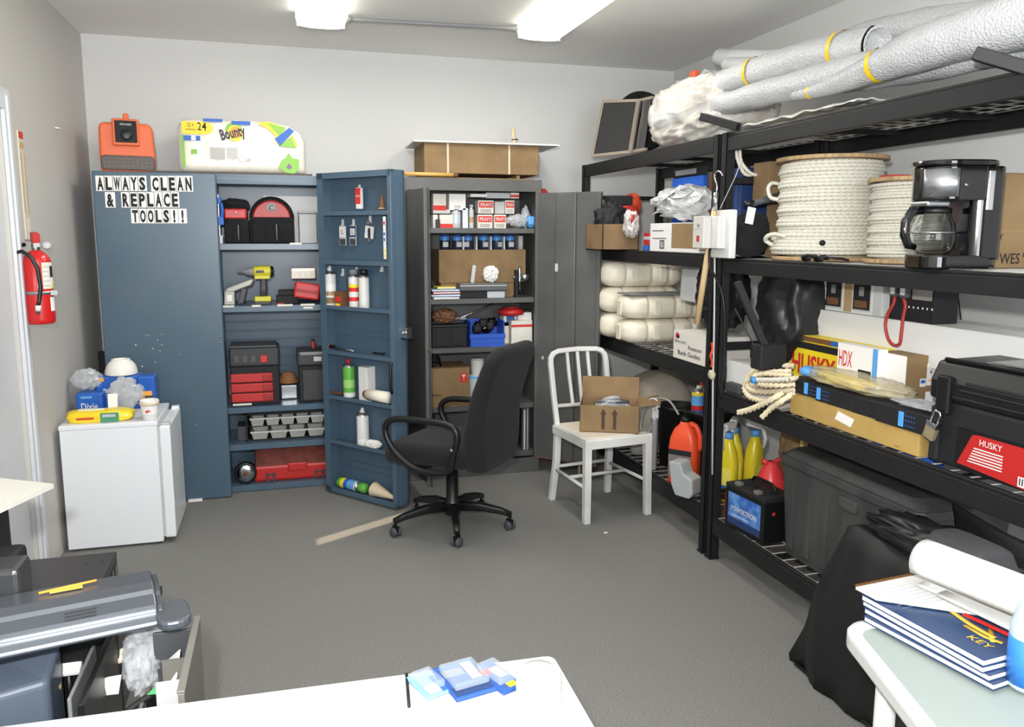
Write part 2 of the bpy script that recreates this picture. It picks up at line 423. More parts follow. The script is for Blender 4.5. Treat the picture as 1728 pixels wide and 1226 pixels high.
# left door
ld = MB(TP(-ox, -oy, 0)); ld.box(BX0, -.348, 5.02, 5.094, .005, 1.947, blue_d); ldo = ld.build('left_door', cab, bev=.006)
def tilechar(ch, px0, px1, py0, py1):
    Yd = 5.0195; p = at(px0, py1, Y=Yd); q = at(px1, py0, Y=Yd)
    b = CB(); b.box(p.x, q.x, Yd-.001, Yd, p.z, q.z, whitep)
    h = (q.z-p.z)*.80
    b.text(ch, h, ink, FR((p.x+q.x)/2, Yd-.0012, p.z+(q.z-p.z)*.10), w=(q.x-p.x)*(.70 if ch not in '!' else .26), off=.045)
    b.build('letter_sticker', ldo, recalc=False)
def word(s, x0, x1, py0, py1):
    k = (x1-x0)/len(s)
    for i, ch in enumerate(s): tilechar(ch, x0+k*i+.5, x0+k*(i+1)-.3, py0, py1)
word('ALWAYS', 162, 247, 296.5, 322); word('CLEAN', 255, 325, 296.8, 323); word('&', 178, 194, 324, 350); word('REPLACE', 205, 302, 324, 350)
word('TOOLS', 221.5, 287, 352, 376.5); word('!!', 287, 315, 352, 376.5)
b = CB(); 
for (x, y) in ((357.5, 301), (371, 568), (371, 578)):
    p = at(x, y, Y=5.019); b.lathe([(.006, 0), (.005, .002), (0, .003)], steel, 10, X=FR(p.x, 5.0195, p.z))
b.build('rivet', ldo)
random.seed(3); b = CB()
for (x, y) in ((246, 565), (251, 566), (273, 564), (273, 581), (258, 588), (303, 597), (236, 608), (240, 618), (331, 717), (270, 592), (229, 582), (266, 573), (225, 618), (262, 611)):
    p = at(x, y, Y=5.019); r = random.uniform(.0018, .0045); b.lathe([(r, 0), (r*.6, .0006), (0, .0007)], whitep, 7, X=FR(p.x, 5.0196, p.z))
o = b.build('paint_specks', ldo); o['kind'] = 'stuff'
p = at(330, 843, Y=5.02); b = CB(); b.box(p.x-.04, p.x+.04, 5.0, 5.05, .0, .012, whitep); b.build('floor_shim', cab)
# right door: a tray with shelves, swung out past 90 degrees
P0 = V((.304, 5.0365, 0)); DU = V((.62245, -.78266, 0)); DN = V((-.78266, -.62245, 0)); DW, DT = .60, .11
DM = Matrix(((DU.x, -DN.x, 0, P0.x), (DU.y, -DN.y, 0, P0.y), (0, 0, 1, 0), (0, 0, 0, 1)))     # local x along door, local -y into the tray, z up
def dpt(px, py, v):
    o = P0+DN*v; r = ray(px, py); t = (o-V((0, 0, CAM_H))).dot(DN)/r.dot(DN); p = V((0, 0, CAM_H))+r*t
    return (p-o).dot(DU), p.z
b = MB(TP(-ox, -oy, 0) @ DM)
b.box(0, DW, -.012, 0, .015, 1.955, blue); b.box(0, .012, -DT, 0, .015, 1.955, blue); b.box(DW-.012, DW, -DT, 0, .015, 1.955, blue)
b.box(0, DW, -DT, 0, 1.943, 1.955, blue); b.box(0, DW, -DT, 0, .015, .03, blue)
b.box(0, .05, -DT-.002, -DT, .015, 1.955, blue); b.box(DW-.025, DW, -DT-.002, -DT, .015, 1.955, blue); b.box(0, DW, -DT-.002, -DT, 1.92, 1.955, blue); b.box(0, DW, -DT-.002, -DT, .015, .05, blue)
for zz in (1.86, .99, 1.03, .16, .20): b.box(.05, DW-.03, -.018, -.01, zz, zz+.008, blue)
b.box(.12, .128, -.016, -.01, .05, 1.93, blue)
b.box(DW, DW+.006, -.08, -.03, .02, 1.95, blue)
rd = b.build('right_door', cab, bev=.002)
DSH = [1.732, 1.447, 1.179, .905, .63, .35]
for z in DSH:
    b = MB(TP(-ox, -oy, 0) @ DM); b.box(.012, DW-.012, -DT+.004, -.012, z-.022, z-.018, blue); b.box(.012, DW-.012, -DT, -DT+.004, z-.024, z, blue); b.build('door_shelf', rd, bev=.0008, seg=1)
b = MB(TP(-ox, -oy, 0) @ DM); b.tube([(DW-.012, -DT-.006, .70), (DW-.012, -DT-.016, .73), (DW-.012, -DT-.016, .85), (DW-.012, -DT-.006, .88)], .009, blk, 8); b.build('grip', rd)
b = MB(TP(-ox, -oy, 0) @ DM); b.box(DW+.004, DW+.05, -.05, -.008, 1.015, 1.075, chrome); b.box(DW+.002, DW+.06, -.055, 0, 1.008, 1.016, blk); b.lathe([(.012, 0), (.012, .02), (0, .022)], chrome, 12, X=TP(DW+.03, -.05, 1.045) @ RX(90)); b.build('latch', rd, bev=.002)
def ditem(px, pyb, v=.055, z=None):
    """spot on a door shelf under a pixel"""
    u, zz = dpt(px, pyb, v); return P0+DU*u+DN*v+V((0, 0, z if z is not None else zz)), u

# hooks with little key packets stuck to the door
for (px, py) in ((607, 318), (579, 376), (597, 376), (625, 370), (579, 459), (602, 457), (645, 452)):
    u, z = dpt(px, py, .014); b = MB(TP(-ox, -oy, 0) @ DM); b.box(u-.009, u+.009, -.018, -.013, z-.022, z+.022, white); b.tube([(u, -.018, z), (u, -.03, z-.012), (u, -.03, z-.02), (u, -.022, z-.022)], .003, white, 6); b.build('adhesive_hook', rd, bev=.002)
DANG = math.degrees(math.atan2(DU.y, DU.x))
def dthing(name, label, cat, px, py, v, group=None):
    u, z = dpt(px, py, v); return thing(name, label, cat, P0+DU*u+DN*v+V((0, 0, z)), DANG, group)
t = dthing('tube_packet', 'red and white hanging tube packet on the top shelf of the open blue door', 'packet', 607, 353, .045)
MB().box(-.022, .022, -.012, .012, 0, .125, white).build('body', t, bev=.006)
MB().rect(-.021, .021, .03, .12, redp, FR(0, -.0125, 0)).text('GLUE', .012, white, FR(0, -.0128, .07), w=.034).build('printed_label', t, recalc=False)
t = dthing('bottle_brush', 'small brown wooden brush on the top shelf of the open blue door', 'brush', 645, 353, .05)
MB().lathe([(.018, 0), (.02, .012), (.012, .045), (.006, .07), (.005, .085), (0, .087)], brownm, 12).build('handle', t); MB().lathe([(.022, 0), (.022, .008), (.0, .009)], wood, 12).build('bristles', t)
for i, (px, lab, m1) in enumerate(((579, 'left of the two grey key packets hanging inside the blue door', lgrey), (596, 'right of the two key packets hanging inside the blue door, navy top', navy))):
    t = dthing('key_packet', lab, 'packet', px, 414, .03)
    MB().box(-.028, .028, -.002, .002, 0, .115, lgrey).build('pouch', t); b = MB(); b.rect(-.027, .027, .05, .112, m1 if i else whitep, FR(0, -.003, 0)); b.rect(-.024, .024, .002, .04, dgrey, FR(0, -.003, 0)); b.rect(-.02, .02, .06, .10, whitep, FR(0, -.0034, 0))
    for k in range(3): b.rect(-.015, .012-.004*k, .066+.01*k, .069+.01*k, ink, FR(0, -.0038, 0))
    b.build('printed_label', t, recalc=False)
t = dthing('key_bundle', 'bunch of keys with white paper tag hanging inside the open blue door', 'keys', 623, 402, .03)
MB().box(-.036, .03, -.003, .003, .0, .07, whitep, X=RY(8)).build('paper_tag', t); b = MB(); b.lathe([(.012, -.004), (.012, .004)], steel, 14, X=TP(.008, -.012, .09) @ RX(90)); b.box(.0, .014, -.012, -.008, -.02, .05, steel); b.box(.012, .024, -.018, -.014, .0, .06, blk); b.build('key', t, bev=.001)
t = dthing('thermometer', 'slim white strip with coloured marks on the rim of the blue door', 'thermometer', 650, 437, DT+.004)
MB().box(-.009, .009, -.003, .003, 0, .235, white).build('body', t, bev=.001); b = MB()
for k, m_ in enumerate((yellow, yellow, white, bluep, bluep, white, redp)): b.rect(-.006, .006, .01+.03*k, .028+.03*k, m_, FR(0, -.0035, 0))
b.build('scale', t, recalc=False)
# bottles and cans on the door shelves
zc, zd, ze, zf, zg = 1.179-.018, .905-.018, .63-.018, .35-.018, .032
p, u = ditem(558, 513, .05, zc); can('spray_bottle', 'tall white bottle with tan label, left on third shelf of the blue door', 'bottle', p, .036, .25, [(.12, white), (.3, card2), (.36, white), (.48, wood), (.52, white), (.7, whitep), (1, white)], nozzle=white, rz=DANG)
p, u = ditem(577, 516, .06, zc); t = carton('carton', 'small dark brown box leaning behind the cans on the blue door', 'box', p.x-.03, p.x+.03, p.y-.03, p.y+.03, zc, zc+.10, brownm, rz=DANG, flaps=False, deco=lambda b, w, d, h: (b.rect(-w*.4, w*.4, h*.4, h*.7, redp, FR(0, -d/2-.0008, 0)), b.rect(-w*.4, w*.3, h*.1, h*.3, yellow, FR(0, -d/2-.0008, 0))))
p, u = ditem(598, 517, .05, zc); can('spray_can', 'white spray can with red and yellow label and grey cap on the blue door', 'spray can', p, .031, .235, [(.25, white), (.38, redp), (.55, white), (.68, redp), (.78, yellow), (1, white)], cap=mgrey, rz=DANG)
p, u = ditem(615, 518, .05, zc); can('spray_can', 'white spray can with black cap on the blue door', 'spray can', p, .031, .235, [(.2, offw), (.9, white), (1, offw)], cap=blk, rz=DANG)
t = dthing('hand_tool', 'black and red handled hand tool lying on the fourth shelf of the blue door', 'tool', 574, 590, .06); t.location.z = zd
b = MB(); b.tube([(-.1, 0, .03), (-.07, 0, .034), (0, 0, .028)], [.01, .012, .008], blk, 8); b.tube([(0, 0, .028), (.12, .0, .02)], .006, steel, 6); b.build('shaft', t); MB().tube([(-.115, 0, .028), (-.09, 0, .032)], .0125, redm, 8).build('end_cap', t)
t = dthing('hex_key', 'black hex key lying at the right of the fourth blue door shelf', 'tool', 640, 600, .06); t.location.z = zd
MB().tube([(-.05, 0, .025), (.04, 0, .024), (.048, 0, .034)], .005, blk, 6).build('bar', t)
p, u = ditem(590, 671, .05, ze); can('spray_can', 'bright green spray can with red nozzle on the blue door', 'spray can', p, .036, .245, [(.06, steel), (.2, white), (.35, green), (.6, M('light green', (150, 200, 110))), (1, green)], nozzle=redm, rz=DANG)
p, u = ditem(620, 670, .045, ze); t = tag(MB().box(-.036, .036, -.036, .036, 0, .21, white).build('packet_box', loc=p, rz=DANG, bev=.004), 'plain tall white box behind the roll on the blue door', 'box')
t = dthing('paint_roller', 'white fluffy paint roller lying on the fifth blue door shelf', 'roller', 622, 671, .07); t.location.z = ze
MB().tube([(.0, 0, .048), (.17, 0, .048)], .034, M('roller fleece', (232, 226, 208), .9, bump=.6, bscale=120), 18).build('sleeve', t); MB().tube([(-.03, 0, .05), (.0, 0, .048)], [.022, .034], brownm, 14).build('end_cap', t)
t = dthing('flat_file', 'dark flat file lying at the left of the fifth blue door shelf', 'tool', 570, 664, .06); t.location.z = ze; MB().box(-.05, .03, -.012, .012, .018, .03, brownm).build('blade', t)
p, u = ditem(613, 747, .05, zf); can('spray_can', 'white spray can standing alone on the sixth blue door shelf', 'spray can', p, .037, .235, [(.1, white), (.25, whitep), (1, white)], nozzle=white, rz=DANG)
p, u = ditem(630, 752, .07, zf+.004); crumple('paper_wad', 'crumpled white paper beside the can on the sixth blue door shelf', 'paper', p, (.055, .03, .022), whitep, 3, rz=DANG)
t = dthing('spray_can', 'green and white spray can lying on the bottom of the blue door', 'spray can', 578, 826, .06); t.location.z = .034
b = MB(); b.lathe([(0, 0), (.03, 0), (.033, .004), (.033, .03, green), (.033, .06, yellow), (.033, .09, bluep), (.033, .15, lblue), (.033, .16, white), (.02, .175, steel), (0, .176)], white, 20, X=TP(-.02, 0, .034) @ RY(90)); b.build('body', t)
MB().lathe([(.028, .178), (.03, .18), (.03, .225), (.02, .235), (0, .236)], green, 16, X=TP(-.02, 0, .034) @ RY(90)).build('cap', t)
t = dthing('hose_coil', 'ribbed beige cone shaped roll on the bottom of the blue door', 'hose', 655, 853, .06); t.location.z = .034
b = MB(); b.tube([(-.09+.011*i/2, 0, .0) if 0 else (-.12+.0105*i, 0, .045-.0015*i) for i in range(17)], [(.045-.0022*i)*(1.1 if i % 2 else .95) for i in range(17)], M('beige ribbed', (206, 188, 160), .7), 18); b.build('coil', t)

# ---- things on the shelves of the blue cabinet
YS = 5.20
def bx(px, py=500, Y=YS): return at(px, py, Y=Y).x
Z1, Z2, Z3, Z4, Z5 = BSH
def tool_bag(x0, x1, h, label, round_top):
    t = thing('tool_bag', label, 'bag', ((x0+x1)/2, 5.30, Z1), 0, 'red and black tool bags'); w = x1-x0
    b = MB(); b.prism(rrect(w, .22, .05), 0, h*.56, fabric); b.build('body', t, bev=.006)
    b = MB()
    if round_top:
        pr = [(-w*.44, 0)]+[(w*.44*cos(a), h*.40*sin(a)) for a in [pi-pi*k/14 for k in range(15)]]+[(w*.44, 0)]
        b.prism(pr[1:-1], -.09, .02, redm, X=TP(0, 0, h*.54) @ RX(90)); b.build('top_panel', t, bev=.01)
        b = MB(); b.lathe([(.028, 0), (.028, .004), (0, .005)], lgrey, 20, X=FR(0, -.021, h*.78)); b.text('C', .03, ink, FR(0, -.0262, h*.72)); b.build('badge', t, recalc=False)
        b = MB(); pts = [(w*.47*cos(a), -.03+.0, h*.54+h*.44*sin(a)) for a in [pi-pi*k/16 for k in range(17)]]
        b.tube(pts, .011, fabric, 8); b.build('trim_cord', t)
    else:
        b.box(-w*.46, w*.46, -.10, .09, h*.55, h*.78, redm); b.build('top_panel', t, bev=.01)
        b = MB(); b.blob((0, 0, h*.87), (w*.55, .1, h*.14), fabric, 5, .2, 2.5); b.build('flap', t)
        b = MB(); b.lathe([(.008, 0), (.006, .003), (0, .004)], chrome, 10, X=FR(0, -.101, h*.68)); b.build('snap', t)
    for k in range(3):
        x = -w*.3+w*.3*k; b = MB(); b.box(x-w*.13, x+w*.13, -.122, -.108, .01, h*.42-.02*(k % 2), fabric); b.build('pocket', t, bev=.005)
    b = MB(); b.tube([(w*.1, -.125, .02), (w*.1, -.125, h*.42)], .003, mgrey, 6); b.build('zipper', t)
tool_bag(bx(383), bx(424), .27, 'narrow red and black tool bag, left on top shelf of the blue cabinet', False)
tool_bag(bx(426), bx(501), .285, 'wide red and black tool bag with round badge on the top cabinet shelf', True)
t = thing('bar_clamp', 'blue bar clamp standing at the left of the top blue cabinet shelf', 'clamp', (bx(376), 5.16, Z1)); 
MB().box(-.006, .006, -.012, .012, 0, .29, steel).build('bar', t); b = MB(); b.box(-.03, .03, -.015, .015, .11, .16, bluep); b.box(-.02, .02, -.02, .02, .235, .275, bluep); b.tube([(.018, 0, .24), (.024, 0, .2), (.018, 0, .15)], .011, bluep, 8); b.build('grip', t, bev=.004); MB().box(-.025, .02, -.02, .02, 0, .05, lgrey).build('jaw', t, bev=.004)
b = MB(); b.box(-.17, .20, 0, .012, 0, .30, M('bright white board', (245, 245, 243), .6)); tag(b.build('white_board', loc=(bx(498), 5.44, Z1)), 'white board standing behind the tool bags', 'board')
t = thing('metal_box', 'shiny grey metal box at the right end of the top blue cabinet shelf', 'box', (bx(524), 5.30, Z1)); MB().box(-.055, .055, -.07, .09, 0, .185, M('galvanised grey', (126, 127, 126), .4, .2)).build('body', t, bev=.004); MB().box(-.057, .057, -.072, .092, .186, .198, M('galvanised grey', (126, 127, 126), .4, .2)).build('lid', t, bev=.003)
# drill
t = thing('cordless_drill', 'yellow and black cordless drill standing on the second blue cabinet shelf', 'drill', (bx(444), 5.20, Z2)); yel = M('drill lime yellow', (200, 190, 50), .45)
b = MB(); b.box(-.052, .045, -.035, .035, 0, .02, dgrey); b.box(-.05, .048, -.036, .036, .02, .052, yel); b.build('battery', t, bev=.006)
b = MB(); b.loft([[(x+dx, y, z) for x, y in rrect(.042, .04, .015, 4)] for z, dx in ((.05, 0), (.10, .004), (.15, .006), (.17, .004))], dgrey); b.build('handle', t)
b = MB(); b.tube([(.06, 0, .205), (.05, 0, .205), (-.01, 0, .205), (-.045, 0, .203), (-.05, 0, .203)], [.02, .034, .036, .034, .03], yel, 14); b.box(-.045, .045, -.037, .037, .16, .18, yel); b.build('motor_housing', t, bev=.003)
b = MB(); b.tube([(-.05, 0, .203), (-.07, 0, .203), (-.1, 0, .203), (-.112, 0, .203), (-.15, 0, .203)], [.03, .026, .018, .008, .006], mgrey, 12); b.build('chuck', t); b = MB(); b.tube([(.05, 0, .205), (.068, 0, .205)], [.034, .028], blk, 14); b.build('end_cap', t)
b = MB(); b.rect(-.035, .012, -.008, .008, blk, FR(0, -.0375, .205)); b.build('badge', t, recalc=False)
# nail gun / stapler body
t = thing('nail_gun', 'grey metal nail gun lying at the left of the second blue cabinet shelf', 'nail gun', (bx(402), 5.22, Z2)); gm = M('cast grey metal', (150, 150, 142), .45, .4)
MB().prism([(-.085, 0), (-.02, 0), (-.018, .085), (-.08, .09)], -.04, .04, gm, X=RX(90)).build('magazine', t, bev=.006)
MB().prism([(-.08, .06), (.08, .12), (.10, .155), (.075, .16), (-.07, .105)], -.03, .03, gm, X=RX(90)).build('body', t, bev=.008)
MB().prism([(-.01, .0), (.03, .01), (.055, .1), (.02, .105)], -.02, .02, dgrey, X=RX(90)).build('handle', t, bev=.006)
b = MB(); b.rect(-.065, -.035, .025, .065, whitep, FR(0, -.0415, 0)); b.build('printed_label', t, recalc=False)
b = MB(); b.box(-.075, .06, -.06, .05, 0, .05, blkm); b.box(-.06, .05, -.05, .05, .05, .085, blkm); tag(b.build('charger', loc=(bx(487), 5.27, Z2), bev=.006), 'low black charger between the drill and the red case', 'charger')
t = thing('drill_bit_case', 'red plastic case lying slanted on the second blue cabinet shelf', 'case', (bx(517), 5.17, Z2+.012)); MB(RY(9)).box(-.085, .07, -.05, .05, .022, .118, redm).build('body', t, bev=.012); MB(RY(9)).box(-.075, .06, -.053, -.05, .06, .08, M('dark red', (150, 34, 34))).build('ridge', t, bev=.002)
t = thing('parts_organizer', 'clear white parts organizer on top of the red case', 'organizer', (bx(518), 5.24, Z2+.158)); MB().box(-.09, .055, -.05, .05, 0, .065, M('ivory clear plastic', (225, 216, 200), .25)).build('body', t, bev=.004)
for k in range(4): MB().box(-.087+.035*k, -.057+.035*k, -.053, -.048, .008, .048, offw).build('compartment', t, bev=.002)
tag(MB().box(-.02, .02, -.008, .008, 0, .012, redm).build('marker_clip', loc=(bx(473), 5.14, Z2), bev=.003), 'small red clip at the edge of the second cabinet shelf', 'clip')
# toolbox with red drawers
t = thing('tool_box', 'black toolbox with three red drawers on the third blue cabinet shelf', 'toolbox', ((bx(383)+bx(466))/2, 5.28, Z3)); w = bx(466)-bx(383)
MB().box(-w/2, w/2, -.12, .14, 0, .245, blkm).build('body', t, bev=.008)
for k in range(3):
    d = MB().box(-w/2+.0, w/2-.04, -.137, -.12, .025+.062*k, .08+.062*k, redm).build('drawer', t, bev=.006)
    MB().box(w/2-.10, w/2-.05, -.142, -.136, .032+.062*k, .072+.062*k, M('dark red', (150, 34, 34))).build('pull', d, bev=.003)
MB().box(-w/2-.005, w/2+.005, -.125, .145, .245, .36, M('charcoal plastic', (46, 47, 50), .5)).build('lid', t, bev=.012); MB().box(-w/2, w/2-.01, -.11, .12, .36, .375, dgrey).build('top_tray', t, bev=.005)
MB().box(w*.12, w*.27, -.135, -.12, .27, .315, redm).build('latch', t, bev=.004)
for k in range(3): MB().box(-w*.42+w*.17*k, -w*.30+w*.17*k, -.131, -.122, .27, .32, dgrey).build('rib', t, bev=.003)
t = thing('wire_coil', 'brown wire coil lying on silver boxes between the two toolboxes', 'coil', (bx(481), 5.34, Z3+.10)); b = MB()
for k in range(5): b.tube([((.06-.006*k)*cos(a), (.06-.006*k)*sin(a), .012+.012*k) for a in [2*pi*j/24 for j in range(24)]], .008, M('rust brown', (140, 96, 60), .7), 6, closed=True)
b.build('winding', t)
tag(MB().box(-.055, .055, -.05, .05, 0, .095, steel).build('metal_tin', loc=(bx(482), 5.34, Z3), bev=.01), 'silver tin under the brown wire coil', 'tin')
t = thing('tool_box', 'dark grey toolbox with light grey latch on the third blue cabinet shelf', 'toolbox', ((bx(497)+bx(553))/2, 5.26, Z3)); w = bx(553)-bx(497)
MB().box(-w/2+.008, w/2, -.10, .12, 0, .235, blkm).build('body', t, bev=.008); MB().box(-w/2+.03, w/2-.01, -.107, -.1, .015, .21, M('charcoal plastic', (46, 47, 50), .5)).build('panel', t, bev=.004)
MB().box(-w/2, w/2, -.107, .125, .235, .33, M('charcoal plastic', (46, 47, 50), .5)).build('lid', t, bev=.012); MB().box(-w/2+.02, w/2-.01, -.11, .1, .305, .325, mgrey).build('lid_band', t, bev=.003); MB().box(-.0, .05, -.122, -.107, .265, .295, lgrey).build('latch', t, bev=.004)
p = V((bx(526), 5.24, Z3+.335)); can('small_bottle', 'small brown glass bottle with red label on the dark grey toolbox', 'bottle', p, .013, .06, [(.3, brownm), (.8, redm), (1, brownm)], cap=blk, shoulder=False)
# storage organizer with bins
t = thing('bin_organizer', 'dark parts organizer with small grey bins on the fourth blue cabinet shelf', 'organizer', ((bx(405)+bx(548))/2, 5.30, Z4)); w = bx(548)-bx(405)
b = MB(); b.box(-w/2, w/2, -.12, .1, 0, .012, blkm); b.box(-w/2, w/2, -.12, .1, .168, .178, blkm); b.box(-w/2, -w/2+.01, -.12, .1, 0, .178, blkm); b.box(w/2-.01, w/2, -.12, .1, 0, .178, blkm); b.box(-w/2, w/2, .09, .1, 0, .178, blkm); b.box(-w/2, w/2, -.11, .1, .092, .098, blkm); b.build('frame', t, bev=.002)
binm = M('grey bin', (160, 160, 152), .5)
for r_ in range(2):
    for k in range(5 if r_ else 4):
        n = 5 if r_ else 4; ww = (w-.05)/n; cx = -w/2+.025+ww*(k+.5); z0 = .014+.086*r_; hh = .05
        b = MB(); a = ww*.34; c_ = ww*.46
        for yy in (-.13,): b.add([(cx-a, -.125, z0), (cx+a, -.125, z0), (cx+c_, -.135, z0+hh), (cx-c_, -.135, z0+hh), (cx-a, .05, z0), (cx+a, .05, z0), (cx+c_, .06, z0+hh), (cx-c_, .06, z0+hh)], [(0, 1, 2, 3), (4, 5, 6, 7), (0, 1, 5, 4), (1, 2, 6, 5), (0, 3, 7, 4)], binm)
        b.box(cx-c_-.003, cx+c_+.003, -.14, -.135, z0+hh-.008, z0+hh, lgrey)
        b.build('bin', t, solid=.003)
tag(MB().box(-.03, .03, -.08, .08, 0, .09, dgrey).build('metal_tin', loc=(bx(398), 5.30, Z4), bev=.003), 'dark grey box left of the parts organizer', 'box')
# bottom: red case and disc
t = thing('power_tool_case', 'long red plastic power tool case on the bottom of the blue cabinet', 'case', ((bx(415)+bx(560))/2, 5.29, Z5)); w = bx(560)-bx(415)
MB().box(-w/2, w/2, -.13, .12, 0, .105, redm).build('body', t, bev=.018); MB().prism([(-.125, .1), (-.05, .205), (.12, .215), (.12, .1)], -w/2+.01, w/2, M('dusty red top', (120, 58, 48), .7, var=.4, vscale=20), X=Matrix(((0, 0, 1, 0), (1, 0, 0, 0), (0, 1, 0, 0), (0, 0, 0, 1)))).build('lid', t, bev=.012)
MB().box(-.05, .07, -.142, -.12, .06, .115, redm).build('handle', t, bev=.008)
for x in (-w*.3, w*.28):
    b = MB(); b.box(x-.028, x-.014, -.142, -.128, .0, .055, dgrey); b.box(x+.014, x+.028, -.142, -.128, .0, .055, dgrey); b.box(x-.028, x+.028, -.142, -.128, .045, .055, dgrey); b.build('latch', t, bev=.003)
t = thing('cutting_disc', 'round silver and black disc standing at the bottom left of the blue cabinet', 'disc', (bx(401), 5.16, Z5+.07)); X = RX(90)
MB().lathe([(.068, -.018), (.068, .012), (.06, .015)], blk, 28, X=X).build('rim', t); MB().lathe([(.012, .018), (.05, .02), (.055, .012), (.055, 0), (.0, 0)], chrome, 28, X=X).build('hub', t); MB().lathe([(0, .026), (.014, .024), (.014, .0)], brownm, 16, X=X).build('bore', t)

# ---- on top of the blue cabinet
tag(MB().box(-.42, .50, -.20, .17, 0, .012, M('dark worn board', (92, 84, 76), .8)).build('thin_board', loc=(-.30, 5.33, BH+.001)), 'thin dark board lying on top of the blue cabinet', 'board')
# air blower (orange)
x0, x1 = at(168, 270, Y=5.25).x, at(260, 270, Y=5.25).x; w = x1-x0; zt = at(215, 207, Y=5.25).z
t = thing('air_mover', 'orange portable air mover fan on the left of the blue cabinet top', 'fan', ((x0+x1)/2, 5.30, BH+.001), 8); H_ = zt-BH; orr = M('orange fan housing', (222, 104, 58), .5, bump=.1, bscale=200)
b = MB(); b.loft([[(x, y, z) for x, z in [(px*k, pz) for px, pz in [(q[0]*w, q[1]*H_+H_*.5) for q in rrect(1, 1, .1)]]] for y, k in ((-.12, .98), (.10, .98))], orr)
b = MB(); b.prism([(-w*.48, 0), (w*.48, 0), (w*.5, H_*.3), (w*.47, H_*.9), (w*.40, H_*.97), (-w*.42, H_*.97), (-w*.49, H_*.9), (-w*.5, H_*.3)], -.10, .11, orr, X=RX(90)); b.build('housing', t, bev=.014, seg=3)
b = MB(); b.box(-w*.25, w*.23, -.135, -.10, H_*.52, H_*1.04, orr); b.build('control_frame', t, bev=.008)
b = MB(); b.box(-w*.20, w*.19, -.142, -.13, H_*.58, H_*1.0, blkm); b.lathe([(.03, 0), (.03, .006), (.02, .01), (0, .01)], blk, 20, X=FR(0, -.142, H_*.72)); b.build('control_panel', t, bev=.004)
MB().text('RIDGID', .010, white, FR(-.0, -.143, H_*.91), w=w*.2).build('badge', t, recalc=False)
b = MB(); b.prism(rrect(w*.96, H_*.28, .02), 0, .012, blk, X=FR(0, -.112, H_*.19)); b.build('grille', t, bev=.003)
for k in range(11): MB().box(-w*.42+w*.084*k-.002, -w*.42+w*.084*k+.002, -.129, -.124, H_*.07, H_*.31, M('grille grey', (120, 100, 80), .6)).build('grille_bar', t)
for k in range(3): MB().box(-w*.44, w*.44, -.131, -.126, H_*(.11+.07*k), H_*(.125+.07*k), M('grille grey', (120, 100, 80), .6)).build('grille_bar', t)
b = MB(); b.prism([(-.018, 0), (.018, 0), (.014, .045), (-.012, .045)], -.012, .012, orr, X=TP(0, -.06, H_*1.02) @ RX(90)); b.build('handle', t, bev=.006)
# paper towel pack
x0, x1 = at(305, 260, Y=5.25).x, at(513, 260, Y=5.25).x; w = x1-x0; zt = at(400, 203, Y=5.2).z; H_ = zt-BH-.013
t = thing('paper_towel_pack', 'large wrapped pack of paper towel rolls on the blue cabinet, twelve rolls', 'paper towels', ((x0+x1)/2, 5.32, BH+.0135))
pk = M('towel pack film', (232, 228, 214), .28, bump=.5, bscale=12, var=.12, vscale=4)
b = MB(); n = 24; rings = []
for i in range(n+1):
    x = -w/2+w*i/n; e = min(i, n-i)/n; k = (1-(1-min(1, e/.06))**2)*.12+.88 if e < .06 else 1
    hh = H_*(1.0 if x < w*.18 else 1-.22*((x-w*.18)/(w*.32))**2)*k*(1+.012*sin(i*1.9)); dd = .15*k*(1+.02*cos(i*2.3))
    rings.append([(x, p[0]*1.0, p[1]+hh/2) for p in rrect(dd*2, hh, min(.045, hh*.3), 6)])
b.loft(rings, pk); b.build('wrapper', t)
YF_ = -.158
b = MB(); F = FR(-w/2, YF_, 0)
def el(cx, cz, rx, rz_, m, zoff=0, n=28): b.add([(cx+rx*cos(2*pi*k/n), cz+rz_*sin(2*pi*k/n), zoff) for k in range(n)], [tuple(range(n))], m, False, F)
yl = M('pack yellow', (238, 206, 46), .45); gr_ = M('pack green', (124, 178, 62), .45)
b.rect(.03*w, .20*w, H_*.70, H_*.93, yl, F); el(.20*w, H_*.815, .075*w, H_*.115, yl, .0003)
b.rect(.04*w, .17*w, H_*.58, H_*.67, bluep, F); b.rect(.10*w, .135*w, H_*.585, H_*.665, white, F @ TP(0, 0, .0005)); b.rect(.02*w, .045*w, H_*.08, H_*.68, gr_, F @ TP(0, 0, -.001))
b.rect(.20*w, .35*w, H_*.94, H_*.995, bluep, F @ TP(0, 0, .001)); b.rect(.42*w, .57*w, H_*.9, H_*.97, bluep, F @ TP(0, 0, .001))
el(.435*w, H_*.80, .065*w, H_*.15, gr_, -.0004); el(.445*w, H_*.74, .06*w, H_*.15, yl, 0); el(.45*w, H_*.76, .045*w, H_*.11, M('pack orange', (236, 160, 60), .5), .0003)
b.text('Bounty', H_*.20, M('pack logo navy', (40, 40, 58), .5), F @ TP(.435*w, H_*.66, .001) @ RZ(14), w=.20*w, off=.03)
b.text('12 =', H_*.08, ink, F @ TP(.10*w, H_*.83, .001), w=.05*w); b.text('2', H_*.15, ink, F @ TP(.168*w, H_*.775, .0012), w=.03*w); b.text('4', H_*.15, ink, F @ TP(.205*w, H_*.775, .0012), w=.034*w, off=.02); b.text('DOUBLE ROLLS', H_*.03, ink, F @ TP(.10*w, H_*.77, .001), w=.08*w)
b.rect(.095*w, .14*w, H_*.33, H_*.42, gr_, F); b.rect(.24*w, .36*w, H_*.24, H_*.47, M('grey print', (190, 188, 182), .6), F @ TP(0, 0, -.0003)); b.rect(.37*w, .46*w, H_*.26, H_*.47, M('grey print', (190, 188, 182), .6), F @ TP(0, 0, -.0003))
